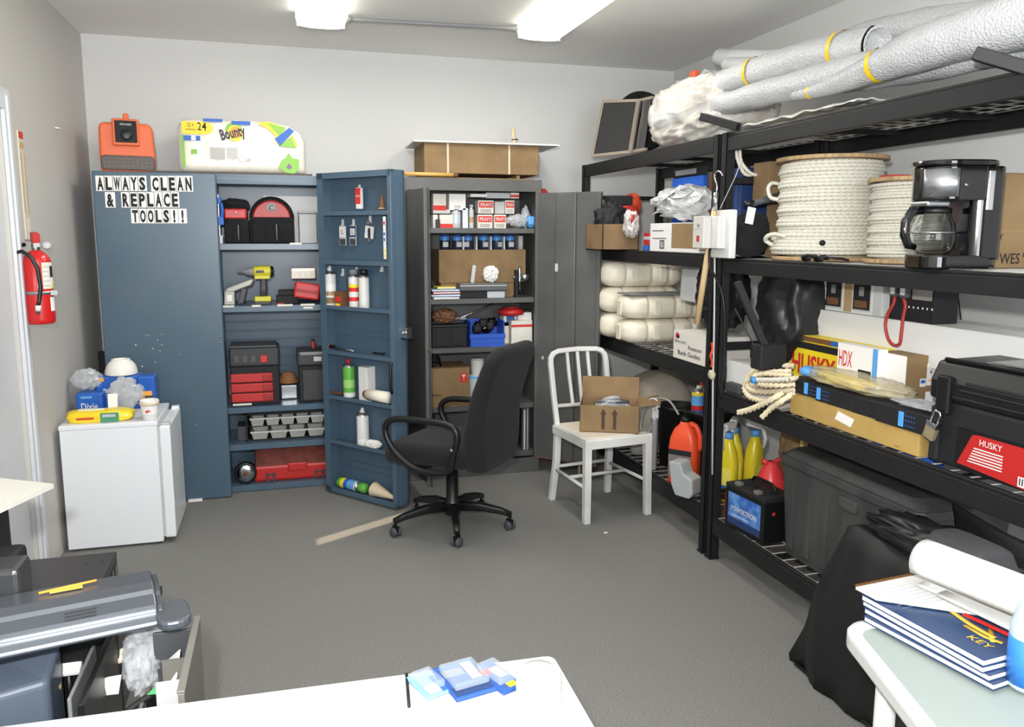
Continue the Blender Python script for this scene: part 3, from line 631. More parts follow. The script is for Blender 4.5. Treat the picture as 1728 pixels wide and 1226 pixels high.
for k in range(7): b.rect(.245*w, .355*w, H_*(.26+.028*k), H_*(.268+.028*k), M('grey print2', (150, 150, 148), .6), F)
b.text('Bounty', H_*.08, M('grey print2', (150, 150, 148), .6), F @ TP(.52*w, H_*.20, .001) @ RZ(14), w=.10*w)
b.build('printed_label', t, recalc=False)
# coloured end flap (wraps the right end)
b = MB(); F2 = FR(-w/2, YF_-.0015, 0)
def poly(pts, m, zo=0): b.add([(x*w, z*H_, zo) for x, z in pts], [tuple(range(len(pts)))], m, False, F2)
poly([(.66, .97), (.72, .98), (.83, .90), (.86, .72), (.80, .52), (.77, .58), (.76, .74), (.70, .86), (.63, .93)], yl); poly([(.70, .96), (.86, .88), (.80, .72)], gr_, .0005); poly([(.76, .66), (.88, .88), (.92, .82), (.80, .52)], bluep, .001); poly([(.79, .52), (.90, .72), (.94, .50)], gr_, .0008); poly([(.90, .78), (.945, .55), (.93, .52), (.90, .68)], yl, .0009)
poly([(.78, .12), (.81, .26), (.84, .30), (.87, .40), (.90, .30), (.955, .28), (.95, .10), (.91, .0), (.84, .02)], gr_, .0006); poly([(.845, .12), (.87, .2), (.895, .12), (.87, .08)], M('pack purple', (120, 90, 130), .5), .001)
b.build('printed_end', t, recalc=False)
tag(MB().tube([(-.07, 0, .012), (-.03, 0, .016), (.0, .01, .014), (.05, 0, .012)], .010, blk, 8).build('cable_bundle', loc=(at(569, 290, Y=5.25).x, 5.25, BH)), 'black cable bundle on the right end of the blue cabinet top', 'cable')
# ================================================================ GREY CABINET
GX0, GX1, GY0, GY1, GH = .735, 1.64, 5.05, 5.50, 1.95
gox, goy = (GX0+GX1)/2, (GY0+GY1)/2
gc = thing('storage_cabinet', 'dark grey steel cabinet with both doors swung open behind the office chair', 'cabinet', (gox, goy, 0))
def GB(X=None): return MB(TP(-gox, -goy, 0) @ (X or Matrix()))
b = GB(); b.box(GX0, GX0+.015, GY0, GY1, .05, GH, grey); b.box(GX1-.015, GX1, GY0, GY1, .05, GH, grey); b.box(GX0, GX1, GY1-.012, GY1, .05, GH, grey)
b.box(GX0, GX1, GY0, GY1, GH-.01, GH, grey); b.box(GX0, GX1, GY0-.004, GY0+.01, 1.875, GH, grey); b.box(GX1-.035, GX1, GY0-.004, GY0+.02, .0, GH, grey); b.box(GX0, GX0+.035, GY0-.004, GY0+.02, 0, GH, grey)
b.box(GX0, GX1, GY0, GY0+.012, .0, .10, grey); b.box(GX0, GX0+.03, GY1-.03, GY1, 0, .1, grey); b.box(GX1-.03, GX1, GY1-.03, GY1, 0, .1, grey)
b.build('body', gc, bev=.002)
GSH = [1.641, 1.188, .867, .475, .14]
for z in GSH:
    b = GB(); b.box(GX0+.016, GX1-.016, GY0+.03, GY1-.013, z-.005, z, grey); b.box(GX0+.036, GX1-.036, GY0+.022, GY0+.03, z-.032, z, grey); b.build('shelf', gc, bev=.001)
def gdoor(hx, hy, dx, dy, nm, extra):
    L = math.hypot(dx, dy); a = math.degrees(math.atan2(dy, dx)); b = GB(TP(hx, hy, 0) @ RZ(a)); b.box(0, L, -.002, .016, .10, 1.868, grey)
    o = b.build(nm, gc, bev=.003); extra(o, TP(hx, hy, 0) @ RZ(a), L); return o
def ex_r(o, X, L):
    b = GB(X); b.box(L*.30, L*.62, -.020, -.002, .11, 1.86, grey); b.build('stiffener', o, bev=.006)
    b = GB(X); b.box(L-.02, L, -.018, 0, .11, 1.86, grey); b.build('edge_flange', o, bev=.002)
    b = GB(X); b.prism(rrect(.022, .055, .01), 0, .006, lgrey, X=FR(L*.33, -.021, 1.39)); b.build('handle', o, bev=.002)
    b = GB(X); b.box(L*.08, L*.11, -.012, -.002, .78, .80, lgrey); b.build('door_stop', o, bev=.001)
    b = GB(X); b.box(0, L, -.003, .0, .10, .108, M('rust', (120, 84, 62), .8)); b.build('rusty_edge', o)
gdoor(1.625, 5.045, .305, -.335, 'right_door', ex_r)
def ex_l(o, X, L):
    b = GB(X); b.box(L-.018, L, -.018, .018, .10, 1.868, grey); b.build('edge_flange', o, bev=.003)
    b = GB(X); b.lathe([(.008, 0), (.008, .008), (0, .01)], brownm, 10, X=TP(L, 0, .93) @ RY(90)); b.build('bolt', o)
gdoor(.755, 5.043, .055, -.44, 'left_door', ex_l)
p = at(975, 800, Z=.02); q = at(976, 560, Y=p.y+.0); st = MB(); st.tube([(0, 0, .0), ((q-p).x, .02, q.z+.08)], .009, M('pale wooden stick', (196, 172, 150), .7), 8)
tag(st.build('wooden_stick', loc=(p.x+.0, p.y-.03, .0)), 'thin pale wooden stick leaning upright against the right grey cabinet door', 'stick')

GYS = 5.13
def gx(px, Y=GYS, py=500): return at(px, py, Y=Y).x
def gz(py, Y=GYS, px=800): return at(px, py, Y=Y).z
def small_box(label, px0, px1, pyt, pyb, Y=GYS, d=.1, m=offw, deco=None, name='carton', cat='box', group=None, zb=None, rz=0, flaps=False):
    x0, x1 = gx(px0, Y, pyb), gx(px1, Y, pyb); zt = at((px0+px1)/2, pyt, Y=Y).z; zb_ = zb if zb is not None else at((px0+px1)/2, pyb, Y=Y).z
    return carton(name, label, cat, x0, x1, Y, Y+d, zb_, zt, m, rz, group, deco, flaps, .0015)
def stripe(f0, f1, m, u0=0, u1=1):
    return lambda b, w, d, h: b.rect(-w/2+w*u0, -w/2+w*u1, h*f0, h*f1, m, FR(0, -d/2-.0008, 0))
def filt(b, w, d, h):
    F = FR(0, -d/2-.0008, 0); b.rect(-w*.45, w*.45, h*.45, h*.9, redp, F); b.text('FRAM', h*.26, white, F @ TP(0, h*.55, .0006), w=w*.7)
    for k in range(3): b.rect(-w*.36, w*.34, h*(.1+.09*k), h*(.13+.09*k), dgrey, F)
g1 = 'boxes on the top shelf of the grey cabinet'
S1 = GSH[0]; zmid = S1+.105
small_box('white box with red band, stacked at upper left of the grey cabinet top shelf', 731, 753, 327, 353, d=.12, deco=stripe(0, .3, redp), zb=S1+.112)
small_box('plain box below the red banded one at the left of the grey cabinet', 731, 739, 362, 385, d=.12, zb=S1, m=offw)
tag(MB().box(-.014, .014, -.004, .004, 0, .055, blk).build('black_pen_pack', loc=(gx(739.5), GYS-.012, S1)), 'narrow black packet between the left boxes on the grey cabinet shelf', 'packet')
small_box('grey white box with red lower band on the grey cabinet top shelf', 742, 767, 362, 386, d=.12, m=offw, deco=stripe(0, .32, redp), zb=S1)
small_box('flat pale box under the red banded box in the grey cabinet', 731, 760, 353, 361, d=.12, zb=S1+.092, m=lgrey)
small_box('tall white box at the top of the grey cabinet, beside the red banded box', 758, 786, 327, 351, d=.12, m=whitep, deco=stripe(.1, .3, lgrey, .3, .7), zb=S1+.115)
can('clear_jar', 'clear plastic bottle with white label on the grey cabinet top shelf', 'bottle', V((gx(771), GYS+.02, S1)), .032, .13, [(.3, lgrey), (.8, M('bottle blue grey', (190, 200, 208), .3)), (1, lgrey)], cap=white)
small_box('narrow pale blue box beside the clear bottle in the grey cabinet', 781, 790, 351, 386, d=.09, m=M('pale blue card', (206, 214, 222), .7), zb=S1)
can('glue_bottle', 'slim clear bottle of yellowish glue on the grey cabinet top shelf', 'bottle', V((gx(796), GYS, S1)), .016, .15, [(.3, lgrey), (.6, wood), (1, lgrey)], cap=lgrey)
small_box('white box with red logo panel, lower left of the filter stack', 806, 831, 362, 386, d=.1, m=offw, deco=filt, zb=S1)
small_box('white box with red logo panel, upper left of the filter stack', 807, 833, 338, 361, d=.1, m=offw, deco=filt, zb=S1+.095)
small_box('white box with red logo panel, lower right of the filter stack', 834, 854, 362, 385, d=.1, m=offw, deco=filt, zb=S1)
small_box('grey box between the two upper filter boxes', 835, 852, 340, 361, Y=5.16, d=.1, m=lgrey, zb=S1+.095)
small_box('narrow filter box with red panel, right end of the filter stack', 853, 868, 338, 361, d=.08, m=offw, deco=filt, zb=S1+.095)
small_box('long pale box lying on top of the filter stack', 820, 862, 325, 338, Y=5.16, d=.12, m=lgrey, zb=S1+.195)
small_box('small box with red corner at top right of the filter stack', 862, 876, 325, 337, d=.1, m=offw, deco=stripe(.2, .6, redp), zb=S1+.195)
small_box('flat white packet lying tilted on top of the boxes in the grey cabinet', 794, 822, 327, 336, d=.1, m=whitep, zb=S1+.20)
crumple('plastic_bag', 'crumpled clear bag of metal pieces right of the filter boxes', 'bag', (gx(872), GYS+.02, S1), (.075, .04, .045), film, 11, .3)
crumple('cloth_bundle', 'small blue and white cloth bundle at the right end of the grey cabinet shelf', 'cloth', (gx(896), GYS+.01, S1), (.03, .04, .035), lblue, 12, .3)
crumple('plastic_bag', 'small white bag standing up at the right end of the grey cabinet shelf', 'bag', (gx(893), GYS+.10, S1+.0), (.03, .025, .07), bagw, 14, .35)
# jars on the long carton
zc = gz(421, 5.16)
tB = small_box('long plain cardboard box on the second shelf of the grey cabinet', 741, 887, 421, 459, Y=5.16, d=.22, m=card, zb=GSH[1]+.10)
tC = small_box('lower cardboard box under the long one in the grey cabinet', 744, 870, 459, 497, Y=5.17, d=.2, m=card, zb=GSH[1])
jar_b = M('jar blue label', (70, 130, 200), .4); jar_k = M('jar dark label', (34, 44, 66), .4)
t = thing('paint_jar', 'blue and black labelled jar, first from the left on the long cardboard box', 'jar', (gx(751, 5.2), 5.2, zc), 0, 'blue and black jars in the grey cabinet')
MB().lathe([(0, 0), (.03, 0), (.033, .004), (.033, .06, jar_k), (.033, .082, jar_b), (.03, .088, jar_b), (0, .0885)], jar_k, 18).build('body', t); MB().lathe([(.031, .089), (.031, .10), (0, .101)], navy, 18).build('lid', t)
b = MB(); b.box(-.018, .018, -.035, -.031, .018, .05, lgrey); b.build('printed_label', t)
names = ['second', 'third', 'fourth', 'fifth', 'sixth']
for i, px in enumerate((772, 790, 816, 838, 860)): copy_thing(t, (gx(px, 5.2), 5.2, zc), random.uniform(-40, 40), 'blue and black labelled jar, %s from the left on the long cardboard box' % names[i])
for i, px in enumerate((781, 803, 827, 849)): tag(MB().box(-.004, .004, -.03, .03, 0, .085, white).build('divider_card', loc=(gx(px, 5.19), 5.19, zc)), ['first', 'second', 'third', 'fourth'][i]+' white card from the left standing between the dark jars', 'card', 'white cards between the jars')
tag(MB().lathe([(0, 0), (.018, 0), (.018, .09), (0, .091)], lgrey, 14).build('clear_tube', loc=(gx(878, 5.2), 5.2, zc)), 'pale tube right of the row of dark jars', 'tube')
# second shelf front things
S2 = GSH[1]
for i, (z, m, lab, w2) in enumerate(((S2, whitep, 'bottom booklet of the colourful stack, white', .085), (S2+.017, lblue, 'blue booklet low in the colourful stack in the grey cabinet', .095), (S2+.034, redp, 'red booklet in the middle of the colourful stack', .09), (S2+.05, lblue, 'light blue packet near the top of the colourful stack', .09), (S2+.066, yellow, 'yellow and blue packet on top of the colourful stack', .06))):
    t = tag(MB().box(-w2, w2, -.06, .06, 0, .014, m).box(-w2*.97, w2*.97, -.0615, -.058, .003, .011, whitep).build('booklet', loc=(gx(747)+.01, GYS-.01, z), rz=(-1)**i*3, bev=.0015), lab, 'booklet')
t = thing('clear_case', 'wide clear and black plastic case on the second grey cabinet shelf', 'case', (gx(815), GYS+.0, S2+.05)); MB().box(-.17, .15, -.06, .05, 0, .05, M('smoky plastic', (96, 98, 100), .15)).build('body', t, bev=.006); MB().box(-.165, .145, -.063, -.058, .03, .036, lgrey).build('rim', t)
tag(MB().box(-.10, .09, -.05, .05, 0, .049, blkm).build('black_tray', loc=(gx(796), GYS+.0, S2), bev=.005), 'black tray beneath the clear case in the grey cabinet', 'tray')
tag(MB().box(-.06, .06, -.05, .05, 0, .045, M('frosted box', (180, 188, 196), .3)).build('frosted_box', loc=(gx(834), GYS, S2), bev=.005), 'frosted plastic box under the clear case in the grey cabinet', 'box')
crumple('paper_wad', 'crumpled white tissue on the clear case in the grey cabinet', 'paper', (gx(828), GYS, S2+.10), (.045, .04, .045), whitep, 21, .4, 3)
tag(MB(RY(8)).box(-.012, .014, -.004, .004, 0, .115, lgrey).build('plastic_scoop', loc=(gx(796), GYS-.01, S2+.10), bev=.004), 'upright grey plastic strip standing on the clear case', 'strip')
t = thing('bench_vise', 'small chrome and black clamp stand at the right of the second grey cabinet shelf', 'clamp', (gx(878), GYS+.02, S2)); MB().box(-.04, .04, -.03, .03, 0, .012, blkm).build('base', t, bev=.003); MB().lathe([(.011, .01), (.011, .20), (0, .201)], chrome, 14).build('post', t); MB().box(-.035, -.014, -.02, .02, .01, .18, blkm).build('rail', t, bev=.003)
b = MB(); b.tube([(-.05, 0, .13), (.02, 0, .13)], .007, chrome, 8); b.lathe([(.026, 0), (.026, .02), (.01, .03), (0, .03)], steel, 16, X=FR(.035, 0, .13)); b.build('knob', t)
# third shelf
S3 = GSH[2]
t = thing('storage_bin', 'black plastic bin on the third shelf of the grey cabinet', 'bin', ((gx(727)+gx(787))/2, 5.2, S3)); w = gx(787)-gx(727)
b = MB(); b.box(-w/2, w/2, -.09, .09, 0, .135, blkm); b.build('body', t, bev=.006)
MB().box(-w/2-.004, w/2+.004, -.095, .095, .135, .15, blk).build('rim', t, bev=.004)
for k in (-1, 1): MB().box(k*w*.22-w*.18, k*w*.22+w*.18, -.096, -.09, .01, .12, blkm).build('panel', t, bev=.003)
random.seed(5)
for i, (dx, dz, L_, m_, lab) in enumerate(((-.02, .0, .11, steel, 'long silver rod lying on the black bin in the grey cabinet'), (.03, .02, .10, lgrey, 'pale tube lying across the black bin in the grey cabinet'), (-.06, .045, .09, mgrey, 'grey metal strip on the pile over the black bin'))):
    tag(MB().tube([(-L_, 0, 0), (L_, 0, .0)], .010, m_, 10).build('metal_rod', loc=(gx(757)+dx*.5+.01, 5.16+.02*i, S3+.162+dz)), lab, 'rod')
crumple('wire_tangle', 'tangled brown and black wires on the black bin', 'wires', (gx(750), 5.15, S3+.152), (.07, .05, .04), brownm, 31, .5, 4, kind='stuff')
t = thing('parts_bin', 'bright blue open parts bin full of black fittings in the grey cabinet', 'bin', ((gx(791)+gx(848))/2, GYS+.04, S3)); w = gx(848)-gx(791); bb = M('bin blue', (44, 88, 190), .4)
b = MB(); b.box(-w/2, w/2, -.09, -.084, 0, .085, bb); b.box(-w/2, -w/2+.006, -.09, .09, 0, .17, bb); b.box(w/2-.006, w/2, -.09, .09, 0, .17, bb); b.box(-w/2, w/2, .084, .09, 0, .17, bb); b.box(-w/2, w/2, -.09, .09, 0, .005, bb); b.box(-w/2-.006, w/2+.006, -.095, -.088, .055, .085, bb); b.build('body', t, bev=.002)
b = MB()
for k in range(9): b.box(-w*.42+w*.1*k, -w*.42+w*.1*k+.004, -.0915, -.0905, .02, .028, navy)
b.build('slots', t)
for k in range(6): tag(MB().blob((0, 0, .02), (.03+.006*(k % 2), .03, .03), gblk if k % 2 else blkm, 40+k, .3, 3, nu=16, nv=10).build('pipe_fitting', loc=(gx(820)-.055+.022*k, GYS+.03+.03*(k % 2), S3+.09+.02*(k % 3))), ['small matte black fitting at the left edge of the blue bin', 'shiny black fitting second from left in the blue bin', 'black fitting raised in the middle left of the blue bin', 'shiny black fitting low in the middle of the blue bin', 'matte black fitting right of the middle of the blue bin', 'shiny black fitting at the right edge of the blue bin'][k], 'fitting', 'fittings in the blue bin')
p, q = at(758, 545, Y=5.10), at(833, 511, Y=5.16); tag(MB().tube([(0, 0, 0), tuple(q-p)], .004, chrome, 8).build('antenna_rod', loc=p), 'thin silver rod sticking diagonally out of the blue bin', 'rod')
t = thing('bowl', 'shallow red round plastic float on white boxes in the grey cabinet', 'float', (gx(866), GYS+.05, S3+.19)); MB().lathe([(0, 0), (.04, 0), (.085, .012), (.09, .03), (.085, .04), (.05, .06), (0, .062)], redm, 26).build('body', t) ; MB().lathe([(.055, .059), (.05, .068), (0, .07)], M('dusty red top', (120, 58, 48), .7), 26).build('top_cap', t)
small_box('white box with red rim at the right end of the third grey cabinet shelf', 863, 898, 540, 574, d=.12, m=offw, deco=stripe(.72, .82, redp), zb=S3)
small_box('cream box half hidden beside the blue bin', 850, 863, 543, 575, Y=5.2, d=.1, m=cream, zb=S3)
small_box('small white box with blue print under the red float', 850, 873, 528, 541, Y=5.2, d=.1, m=whitep, deco=stripe(.3, .8, bluep, .2, .8), zb=S3+.12)
small_box('small white box next to the blue printed one under the red float', 874, 897, 527, 540, Y=5.16, d=.1, m=whitep, zb=S3+.115)
# fourth shelf
S4 = GSH[3]
def dc(b, w, d, h):
    F = FR(0, -d/2-.0008, 0); b.rect(w*.26, w*.44, h*.62, h*.86, redp, F); b.add([(w*.30, h*.82, .0005), (w*.40, h*.82, .0005), (w*.355, h*.74, .0005), (w*.355, h*.66, .0005), (w*.345, h*.66, .0005), (w*.345, h*.74, .0005)], [(0, 1, 2, 3, 4, 5)], white, False, F)
    b.text('TWN', h*.07, ink, F @ TP(-w*.33, h*.28, .0005), w=w*.22)
small_box('cardboard box with red and white arrow label on the fourth grey cabinet shelf', 724, 793, 621, 677, Y=5.09, d=.28, m=card2, deco=dc, zb=S4, flaps=True)
t = thing('cable', 'black cable coil on top of the cardboard box in the grey cabinet', 'cable', (gx(733), 5.2, gz(621, 5.09)+.004)); b = MB()
for k in range(3): b.tube([((.05-.008*k)*cos(a), .04*sin(a), .012+.02*k+.02*sin(a+k)) for a in [2*pi*j/20 for j in range(20)]], .007, blk, 6, closed=True)
b.build('coil', t)
can('white_jug', 'white plastic jug beside the office chair on the fourth grey cabinet shelf', 'jug', V((gx(803), 5.16, S4)), .06, .20, [(.9, M('jug translucent', (196, 200, 204), .35)), (1, lblue)], cap=None, shoulder=False)
can('plastic_cup', 'white plastic tub on top of the jug in the grey cabinet', 'tub', V((gx(808), 5.18, S4+.195)), .045, .11, [(.9, white), (1, lgrey)], shoulder=False)
# bottom shelf
S5 = GSH[4]
crumple('plastic_bag', 'upright grey and white bag on the bottom shelf of the grey cabinet', 'bag', (gx(748), 5.14, S5+.03), (.045, .035, .075), bagw, 52, .3)
crumple('cloth_bundle', 'dark cloth bundle on the bottom shelf of the grey cabinet', 'cloth', (gx(741), 5.24, S5+.03), (.06, .08, .06), dgrey, 53, .3)
crumple('plastic_bag', 'clear bag of dark parts behind the chair arm in the grey cabinet', 'bag', (gx(785), 5.2, S5+.03), (.07, .06, .055), film, 54, .3)
tag(MB().box(-.13, .10, -.03, .03, 0, .02, yellow).box(-.13, -.02, -.032, -.03, .004, .016, brownm).build('yellow_ruler', loc=(gx(748), 5.11, S5), bev=.002), 'yellow and brown level lying on the bottom shelf of the grey cabinet', 'level')
b = MB(); b.box(-.028, .028, -.01, .01, 0, .30, dgrey); b.box(-.016, -.004, -.013, -.009, .0, .28, lgrey); b.box(.008, .014, -.013, -.009, .0, .29, lgrey); tag(b.build('tool_rail', loc=(gx(888, 5.1, 740), 5.12, S5), bev=.002), 'dark upright rail with grey strips behind the office chair in the grey cabinet', 'rail')

# ---- on top of the grey cabinet
YT = 5.15
tag(MB().box(-.40, .42, -.10, .25, 0, .010, card2).build('cardboard_sheet', loc=(gox, 5.2, GH)), 'flat cardboard sheet lying on the grey cabinet', 'cardboard')
x0, x1 = at(716, 265, Y=YT).x, at(909, 265, Y=YT).x; zt = at(800, 243, Y=YT).z; zb = GH+.04
def bigd(b, w, d, h):
    for u in (-.30, .235): b.rect(w*u-.006, w*u+.006, 0, h, M('packing tape', (208, 196, 172), .3), FR(0, -d/2-.0009, 0))
carton('carton', 'large cardboard box with two white straps on top of the grey cabinet', 'box', x0, x1, YT, YT+.40, zb, zt, card2, 0, None, bigd)
tag(MB().box(-.012, .012, -.13, .13, 0, .028, wood).build('wooden_batten', loc=(x0+.12, YT+.2, GH+.011)), 'left wooden batten under the large cardboard box', 'batten', 'battens under the big cardboard box')
tag(MB().box(-.012, .012, -.13, .13, 0, .028, wood).build('wooden_batten', loc=(x1-.12, YT+.2, GH+.011)), 'right wooden batten under the large cardboard box', 'batten', 'battens under the big cardboard box')
# white board on top
pa, pb = at(694, 237, Y=5.1), at(948, 246, Y=5.1)
tag(MB().box(-.46, .50, -.04, .40, 0, .010, M('foam board', (212, 212, 208), .5)).build('white_board', loc=((x0+x1)/2+.01, YT+.005, zt+.001), rz=-1.5), 'wide white board lying on top of the large cardboard box', 'board')
p = at(868, 240, Y=5.35); t = thing('wooden_peg', 'small upright wooden dowel piece with dark rings on the white board', 'dowel', (p.x, 5.35, zt+.012)); MB(RY(-5)).lathe([(.013, 0), (.014, .01), (.013, .05), (.014, .09), (.012, .13), (0, .131)], M('pale dowel', (214, 196, 160), .6), 12).build('body', t); MB(RY(-5)).lathe([(.0155, .045), (.0155, .052)], brownm, 12).tube([(0, 0, .05), (.03, 0, .048)], .004, ink, 6).build('ring', t)
p, q = at(688, 296, Y=5.07), at(770, 296, Y=5.09); t = thing('broom_handle', 'varnished wooden pole lying along the front of the grey cabinet top', 'pole', (p.x-.02, 5.075, GH+.012)); MB().tube([(0, 0, .012), (q.x-p.x, .01, .012)], .0125, M('varnished wood', (214, 170, 96), .25), 12).build('shaft', t); MB().tube([(q.x-p.x, .01, .012), (q.x-p.x+.03, .01, .012)], .013, brownm, 12).build('tip', t)
crumple('red_cloth', 'red cloth hanging behind the right corner of the grey cabinet', 'cloth', (at(915, 305, Y=5.44).x+.005, 5.44, 1.80), (.035, .025, .055), redm, 61, .2)

# ================================================================ FRIDGE
FX0, FX1, FY0, FY1, FH = -1.093, -.645, 4.335, 4.80, .655
t = thing('mini_fridge', 'small white refrigerator standing in front of the blue cabinet', 'refrigerator', ((FX0+FX1)/2, (FY0+FY1)/2, 0)); fox, foy = (FX0+FX1)/2, (FY0+FY1)/2
fw = M('fridge enamel', (226, 229, 232), .3, bump=.15, bscale=240)
def FB(): return MB(TP(-fox, -foy, 0))
FB().box(FX0, FX1, FY0, FY1, .012, FH-.025, fw).build('body', t, bev=.004)
b = FB(); b.box(FX0-.003, FX1+.004, FY0-.003, FY1+.003, FH-.025, FH, fw); b.build('top_panel', t, bev=.005)
fd = FB().box(FX1+.010, FX1+.062, FY0+.002, FY1-.002, .03, FH-.028, fw).build('door', t, bev=.008, seg=3)
FB().box(FX1, FX1+.010, FY0+.012, FY1-.012, .035, FH-.035, lgrey).build('door_gasket', t)
b = FB(); b.box(FX1+.02, FX1+.06, FY1-.05, FY1-.01, FH-.028, FH-.012, fw); b.box(FX1+.02, FX1+.06, FY0+.01, FY0+.05, FH-.028, FH-.015, lgrey); b.build('hinge_cover', t, bev=.003)
FB().prism(rrect(.055, .05, .008), -.004, .001, fw, X=FR((FX0+FX1)/2+.045, FY0, .195)).build('side_emboss', t, bev=.001)
for x in (FX0+.03, FX1-.03):
    for y in (FY0+.03, FY1-.03): FB().lathe([(.016, 0), (.018, .004), (.012, .014)], dgrey, 12, X=TP(x, y, 0)).build('foot', t)
# things on the fridge
def fz(px, py, Y): return at(px, py, Y=Y)
p = at(192, 630, Y=4.60); q0, q1 = at(170, 632, Y=4.60), at(228, 632, Y=4.60); r0 = (q1.x-q0.x)/2
# blue napkin packs
def pack(name, label, px0, px1, pyt, pyb, Y, d, m, deco, rz=0, zb=None, film_=None):
    a, c_ = at(px0, pyb, Y=Y), at(px1, pyb, Y=Y); zt = at((px0+px1)/2, pyt, Y=Y).z; zb = FH if zb is None else zb
    t = thing(name, label, 'package', ((a.x+c_.x)/2, Y+d/2, zb), rz); w, h = c_.x-a.x, zt-zb
    MB().box(-w/2, w/2, -d/2, d/2, 0, h, m).build('wrapper', t, bev=min(.012, h*.2), seg=3); b = MB(); deco(b, w, d, h)
    if b.f: b.build('printed_label', t, recalc=False)
    return t
bpk = M('pack film blue', (40, 92, 176), .25, bump=.3, bscale=20)
pack('napkin_pack', 'low blue napkin pack at the left back of the fridge top', 128, 175, 663, 690, 4.60, .16, bpk, lambda b, w, d, h: (b.text('Dixie', h*.35, white, FR(0, -d/2-.001, h*.2), w=w*.6), b.rect(-w*.3, w*.1, h*.75, h*.85, lblue, FR(0, -d/2-.001, 0))))
pack('napkin_pack', 'tall blue plate pack under the white bowl on the fridge', 163, 240, 634, 690, 4.68, .12, bpk, lambda b, w, d, h: (b.text('Dixie', h*.25, white, FR(-w*.32, -d/2-.001, h*.35) @ RZ(55), w=w*.45), b.rect(-w*.45, -w*.3, h*.85, h*.97, M('pack orange', (236, 160, 60), .5), FR(0, -d/2-.001, 0))))
pack('cutlery_box', 'blue box with printed side at the right back of the fridge top', 232, 263, 634, 668, 4.66, .10, bpk, lambda b, w, d, h: (b.rect(-w*.3, w*.3, h*.1, h*.5, M('pack orange', (236, 160, 60), .5), FR(0, -d/2-.001, 0)), b.rect(-w*.1, w*.4, h*.05, h*.35, dgrey, FR(0, -d/2-.0015, 0))), zb=FH+.015)
zbp = at(200, 634, Y=4.68).z
t = thing('bowl', 'white bowl turned upside down on the blue packs on the fridge', 'bowl', (p.x+.012, 4.74, zbp+.002)); b = MB(); b.lathe([(r0, 0), (r0*1.0, .005), (r0*.98, .022), (r0*.88, .048), (r0*.70, .068), (r0*.58, .075), (r0*.57, .082), (r0*.5, .082), (r0*.5, .074), (0, .072)], M('ceramic white', (230, 226, 218), .2), 36); b.build('shell', t, solid=0)
crumple('plastic_bag', 'crumpled clear plastic wrap in the middle of the fridge top', 'bag', (at(213, 690, Y=4.56).x, 4.57, FH), (.085, .05, .085), film, 71, .3, 3)
crumple('plastic_bag', 'clear plastic cups wrap above the low blue pack on the fridge', 'bag', (at(147, 660, Y=4.66).x, 4.67, at(147, 664, Y=4.60).z+.002), (.07, .05, .06), film, 72, .3, 3)
tag(MB(RX(-8)).box(-.022, .024, -.004, .004, 0, .12, whitep).build('paper_strip', loc=(at(190, 690, Y=4.50).x, 4.50, FH), bev=.002), 'white paper strip standing against the blue plate pack', 'paper')
tb_ = thing('cleaning_cloths', 'yellow packet with green label lying on the front of the fridge', 'packet', (at(170, 706, Y=4.42).x, 4.43, FH)); yb = M('yellow packet film', (236, 208, 44), .3, bump=.5, bscale=18)
b = MB(); b.blob((0, 0, .026), (.155, .06, .032), yb, 8, .10, 1.8, 4, flat=.0262, nu=40, nv=20); b.build('packet', tb_)
b = MB(); b.rect(-.0, .085, .002, .05, M('green label', (70, 140, 110), .5), FR(.01, -.0665, .0)); b.rect(-.1, -.02, .02, .03, redp, FR(.0, -.0665, 0)); b.rect(.01, .07, .028, .042, lgrey, FR(.01, -.0672, 0)); b.build('printed_label', tb_, recalc=False)
b = MB(RX(0)); b.box(-.10, .02, -.02, .01, .055, .06, whitep); b.build('white_insert', tb_, bev=.001)
p = at(254, 712, Y=4.40)
t = thing('paper_cup', 'white paper cup with red print at the front edge of the fridge', 'cup', (p.x, 4.40, FH)); MB().lathe([(0, 0), (.034, 0), (.036, .004, white), (.039, .03, white), (.044, .088, whitep), (.046, .096, white), (.0445, .1), (.042, .094), (.040, .06), (0, .058)], whitep, 28).build('body', t)
b = MB(); b.lathe([(.0455, .075), (.0475, .092), (.0485, .092), (.0465, .075)], M('cup band', (222, 206, 176), .6), 28).build('rim_band', t)
b = MB()
for k in range(3): b.lathe([(.007-.002*k, 0), (.007-.002*k, .0006)], redp, 10, X=FR(-.008+.008*k, -.0425, .045+.004*(k % 2)))
b.build('printed_logo', t)
b = MB(); b.tube([(0, 0, 0), (0, .002, .16), (.0, .01, .20)], [.02, .024, .014], blkm, 10, sq=.5)
p = at(176, 600, Y=5.45); t = thing('black_board', 'dark flat object standing behind the left edge of the blue cabinet', 'panel', (p.x-.0, 5.45, 0)); MB().box(-.035, .03, -.01, .01, 0, p.z+.03, blkm).build('panel', t, bev=.01)

# ================================================================ LEFT WALL
XW = XL
p, q = at(72, 388, X=XW+.10), at(80, 546, X=XW+.10)
t = thing('fire_extinguisher', 'red fire extinguisher with black hose strapped to the left wall', 'fire extinguisher', (XW+.075, (p.y+q.y)/2-.01, q.z), -66); H_ = p.z-q.z
MB().lathe([(0, 0), (.048, 0), (.056, .008), (.057, .02), (.057, H_*.66), (.05, H_*.72), (.03, H_*.77), (.018, H_*.79), (0, H_*.79)], M('extinguisher red', (196, 30, 30), .25, coat=.3), 28).build('cylinder', t)
b = MB(); b.lathe([(.016, H_*.77), (.018, H_*.86), (0, H_*.865)], chrome, 14); b.box(-.03, .03, -.013, .013, H_*.82, H_*.87, lgrey); b.build('valve', t, bev=.003)
b = MB(TP(0, 0, H_*.865) @ RY(8)); b.box(-.03, .03, -.015, .015, 0, .045, redm); b.build('lever', t, bev=.004)
